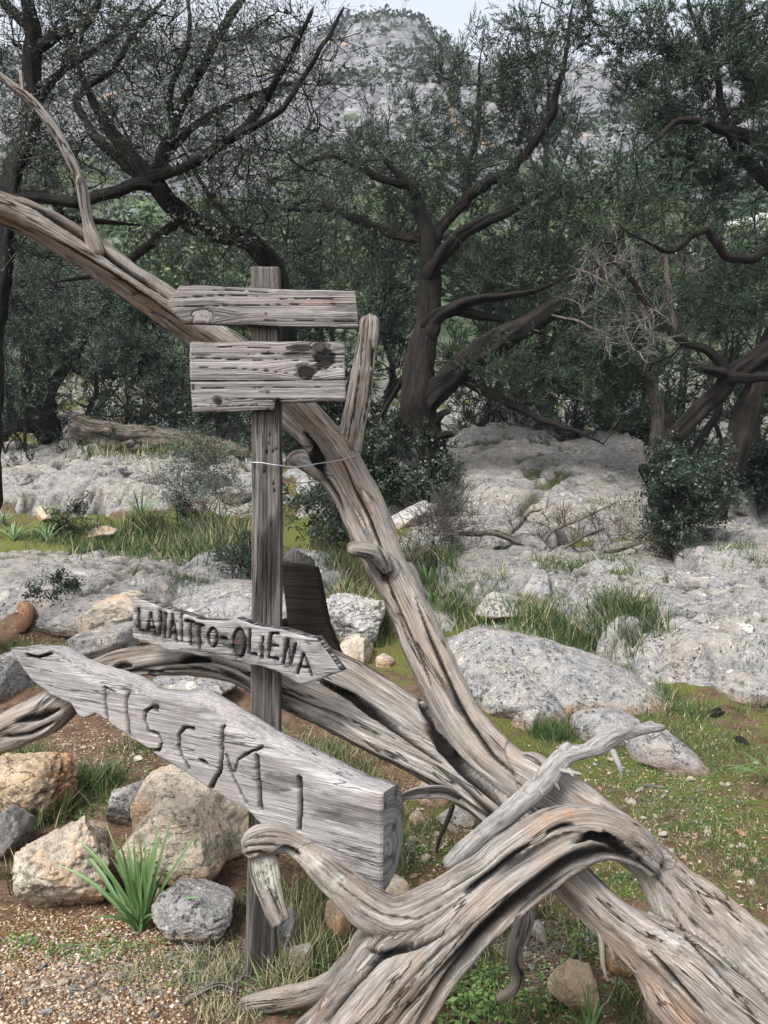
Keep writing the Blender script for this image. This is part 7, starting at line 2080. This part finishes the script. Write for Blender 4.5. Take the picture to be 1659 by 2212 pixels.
def litter():
    """dry stalks and twigs on the soil"""
    r = np.random.default_rng(93)
    spec = [(200, 2120, 200, 70, 240), (500, 2120, 120, 60, 260), (1150, 2060, 140, 80, 380), (1400, 1750, 200, 110, 200), (850, 1800, 100, 80, 120), (250, 1640, 150, 60, 150), (440, 2060, 80, 60, 140)]
    P_, L_ = [], []
    for (px, py, rx, ry, n) in spec:
        c = ghit(px, py)
        e, b = ghit(px, py - ry), ghit(px, py + ry)
        x = c[0] + r.normal(size=n) * rx / F * c[1] * 0.6
        y = c[1] + r.normal(size=n) * np.clip(abs(e[1] - b[1]) / 2, 0.05, 0.9) * 0.6
        ok = y > 1.3
        x, y = x[ok], y[ok]
        P_.append(np.stack([x, y, gz(x, y) + 0.004], 1)); L_.append(r.uniform(0.02, 0.13, len(x)))
    Ps, Ls = np.vstack(P_), np.concatenate(L_)
    n = len(Ps)
    a = r.uniform(0, 6.28, n)
    root = tag(bpy.data.objects.new('dry_litter', None), 'dry stalks and twiglets strewn over the soil', 'litter', kind='stuff')
    col.objects.link(root)
    twigs_mesh('stalks', Ps, np.stack([np.cos(a), np.sin(a), r.normal(size=n) * 0.12 + 0.04], 1), Ls, 0.0008 + 0.0016 * r.random(n), r, 'twig_grey', root)
litter()

# ------------------------------------------------------------------ strap-leaved plants
def strap_leaf(base, mid, tip, w, r):
    n = 14
    t = np.linspace(0, 1, n)
    p = (1 - t)[:, None] ** 2 * base + 2 * ((1 - t) * t)[:, None] * mid + (t ** 2)[:, None] * tip
    tg = np.gradient(p, axis=0)
    side = np.cross(tg, np.array([0, -0.6, 0.8]))
    side /= np.linalg.norm(side, axis=1)[:, None] + 1e-9
    nm = np.cross(side, tg); nm /= np.linalg.norm(nm, axis=1)[:, None] + 1e-9
    ww = w * np.clip(1.15 - t ** 2.2, 0.03, 1) * (0.75 + 0.25 * sstep(0, 0.3, t))
    L, R = p - side * ww[:, None] / 2, p + side * ww[:, None] / 2
    C = p - nm * ww[:, None] * 0.28
    V = np.stack([L, C, R], 1).reshape(-1, 3)
    return V, grid_quads(n, 3), np.repeat(np.where(t > 0.93, 1.0, 0.35 + 0.45 * t), 3) if r.random() < 0.4 else np.repeat(0.25 + 0.5 * t + 0.1 * r.random(), 3)

def asphodel(label, px, py, tips, w, seed, name='asphodel_plant', d=None, group=None):
    g = ghit(px, py) if d is None else P(px, py, d)
    r = random.Random(seed)
    root = thing(name, label, 'plant', tuple(g), group)
    for (tx, ty, dd) in tips:
        tip = P(tx, ty, g[1] + dd)
        base = g + np.array([r.gauss(0, 0.012), r.gauss(0, 0.012), -0.005])
        v = tip - base
        mid = base + v * 0.45 + np.array([0, 0, 1.0]) * (0.20 * np.linalg.norm(v[:2]) + 0.06 * np.linalg.norm(v))
        V, Q, a = strap_leaf(base, mid, tip, w * r.uniform(0.75, 1.15), r)
        me = mesh('leaf', V, quads=Q, attrs=dict(rnd=np.clip(a, 0, 1)))
        part('leaf', me, M['strap'], root)
cq = lambda L: [(x * 0.3307, 1645.8 + y * 0.3307, dd) for x, y, dd in L]
asphodel('strap-leaved green asphodel plant between the foreground boulders', 306, 2004, cq([
    (355, 670, 0.05), (470, 480, 0.1), (560, 575, -0.02), (690, 400, 0.12), (720, 480, 0.05), (820, 470, 0.1), (905, 445, -0.05), (945, 490, 0.08), (1045, 400, 0.1), (1145, 300, 0.06), (1342, 422, 0.0), (1318, 885, -0.12), (1255, 900, -0.06), (860, 770, -0.2),
    (600, 1020, -0.14), (1200, 770, 0.12), (1050, 455, -0.03), (780, 520, -0.08), (660, 830, -0.1), (1100, 640, 0.05), (1000, 560, 0.0), (870, 560, 0.02), (640, 600, 0.05), (720, 620, -0.05), (940, 640, -0.1), (830, 600, 0.0), (1160, 780, 0.06), (680, 870, 0.08), (400, 470, 0.2), (1020, 1000, -0.1), (760, 960, -0.12)] + [(920 + 22 * math.cos(k * 2.1) * k, 600 - 9 * k + 60 * math.sin(k * 1.3), 0.02 * math.sin(k * 2.9)) for k in range(8)]), 0.0145, 5)
for k, (px, py, s, lab) in enumerate([(95, 1062, 34, 'small asphodel tuft on the far left outcrop'), (112, 1128, 44, 'asphodel tuft beside the squat tan stone'), (30, 1168, 40, 'asphodel tuft at the left edge of the grass strip'), (102, 1172, 38, 'asphodel tuft in the grass strip right of the edge tuft'), (305, 1120, 62, 'tall asphodel tuft in the grass strip before the far outcrop'), (8, 1132, 34, 'asphodel tuft cut by the left edge'), (1240, 1170, 30, 'asphodel tuft beside the fallen dry branch'), (1552, 1160, 46, 'asphodel tuft right of the twin-trunked juniper'), (925, 1275, 62, 'asphodel tuft behind the rising dead limb'), (938, 1308, 44, 'smaller asphodel tuft behind the rising dead limb')]):
    r_ = random.Random(60 + k)
    asphodel(lab, px, py, [(px + r_.gauss(0, 0.55) * s, py - s * r_.uniform(0.5, 1.15), r_.gauss(0, 0.12)) for _ in range(15)], 0.022, 70 + k, group='small asphodel tufts')
asphodel('blue-green grassy tuft at the bottom edge below the peach-coloured stone', 1268, 2235, [(1268 + dx, 2235 - h, 0.02 * dx / 10) for dx, h in [(-40, 60), (-22, 90), (-10, 110), (0, 118), (12, 100), (25, 84), (40, 70), (-55, 40), (52, 50), (6, 70)]], 0.008, 99, d=2.22)
asphodel('grassy tuft cut by the right edge', 1668, 1690, [(1560 + 10 * k, 1655 + 6 * (k % 4), -0.05 * k) for k in range(7)] + [(1600 + 14 * k, 1620 + 10 * (k % 3), 0.03) for k in range(6)], 0.007, 98)

# ------------------------------------------------------------------ roots, sticks and bark pieces on the ground
def stick(name, label, cat, pts, mat='bark_grey', d=None, lift=0.0, **kw):
    rows = []
    for (x, y, rr) in pts:
        g = ghit(x, y)
        rad = rr / F * g[1]
        rows.append([g[0], g[1], g[2] + rad * 0.5 + lift, rad])
    o = thing(name, label, cat, tuple(rows[0][:3]))
    kw.setdefault('nseg', 20); kw.setdefault('step', 0.02)
    part('wood', tube_mesh('wood', rows, world=True, **kw), M[mat], o)
    return o
M['root_bark'] = wood_mat('orange_brown_root', (0.06, 0.03, 0.016), (0.17, 0.09, 0.05), (0.30, 0.185, 0.12), tan=(0.25, 0.13, 0.06))
stick('tree_root', 'orange-brown root bending out of the red soil at the left', 'root', [(-20, 1318, 14), (10, 1312, 15), (40, 1318, 16), (58, 1340, 16), (52, 1364, 14), (40, 1378, 9)], 'root_bark', seed=3, noise=0.2, lift=0.03)
stick('tree_root', 'low orange-brown root below the cream rock at the left', 'root', [(110, 1372, 8), (150, 1368, 11), (180, 1378, 12), (200, 1392, 9)], 'root_bark', seed=4, noise=0.2)
stick('dead_stick', 'grey stick slanting in the stones left of the post', 'stick', [(440, 1226, 4), (470, 1214, 6), (500, 1204, 7), (525, 1196, 7)], 'bark_grey', seed=5, noise=0.2, lift=0.06)
stick('dead_stick', 'thin dark twig in the grass strip by the spindly seedling', 'stick', [(108, 1160, 3), (130, 1148, 3.5), (155, 1142, 3)], 'bark', seed=6, lift=0.05)
stick('bark_piece', 'dark bark piece on the moss near the low grey boulder', 'bark', [(1535, 1552, 7), (1550, 1545, 10), (1566, 1542, 6)], 'bark', seed=7, noise=0.3)
stick('bark_piece', 'brown bark piece on the moss at the right', 'bark', [(1585, 1598, 5), (1600, 1605, 9), (1618, 1612, 5)], 'bark', seed=8, noise=0.3)
stick('dead_stick', 'small broken branch end on the grass behind the rising limb', 'stick', [(955, 1302, 5), (985, 1296, 8), (1010, 1290, 8)], 'bark_grey', seed=9, noise=0.3, lift=0.05)
stick('dead_stick', 'pale curved twig on the gravel left of the post foot', 'stick', [(395, 2185, 4), (430, 2160, 5), (465, 2142, 5), (490, 2140, 4), (508, 2152, 3)], 'driftwood', seed=10, noise=0.1, step=0.008, lift=0.012)
stick('dead_stick', 'small stick lying on the mossy soil right of the trunk', 'stick', [(1388, 1700, 3), (1405, 1702, 4), (1440, 1706, 3)], 'bark_grey', seed=11, noise=0.1, step=0.01)
stick('wood_chip', 'white curled chip of wood on the gravel', 'chip', [(352, 2076, 2), (364, 2068, 5), (380, 2060, 4), (394, 2050, 1.5)], 'carved', seed=12, noise=0.1, step=0.004, flat=0.3)

# ------------------------------------------------------------------ the air: thin haze over the valley
def haze():
    m_ = bpy.data.materials.new('haze_air')
    m_.use_nodes = True
    nt = m_.node_tree
    nt.nodes.clear()
    o_ = nt.nodes.new('ShaderNodeOutputMaterial')
    v_ = nt.nodes.new('ShaderNodeVolumePrincipled')
    v_.inputs['Color'].default_value = (0.80, 0.86, 0.95, 1)
    v_.inputs['Density'].default_value = 0.0005
    nt.links.new(v_.outputs[0], o_.inputs['Volume'])
    x0, x1, y0, y1, z0, z1 = -900, 900, -8, 540, -1.3, 162
    V = np.array([(x, y, z) for z in (z0, z1) for y in (y0, y1) for x in (x0, x1)], float)
    Q = [(0, 2, 3, 1), (4, 5, 7, 6), (0, 1, 5, 4), (2, 6, 7, 3), (0, 4, 6, 2), (1, 3, 7, 5)]
    me = mesh('haze', V, quads=np.array(Q), smooth=False)
    tag(link('haze', me, m_), 'thin pale haze between the trees and the mountain', 'haze', kind='stuff')
haze()
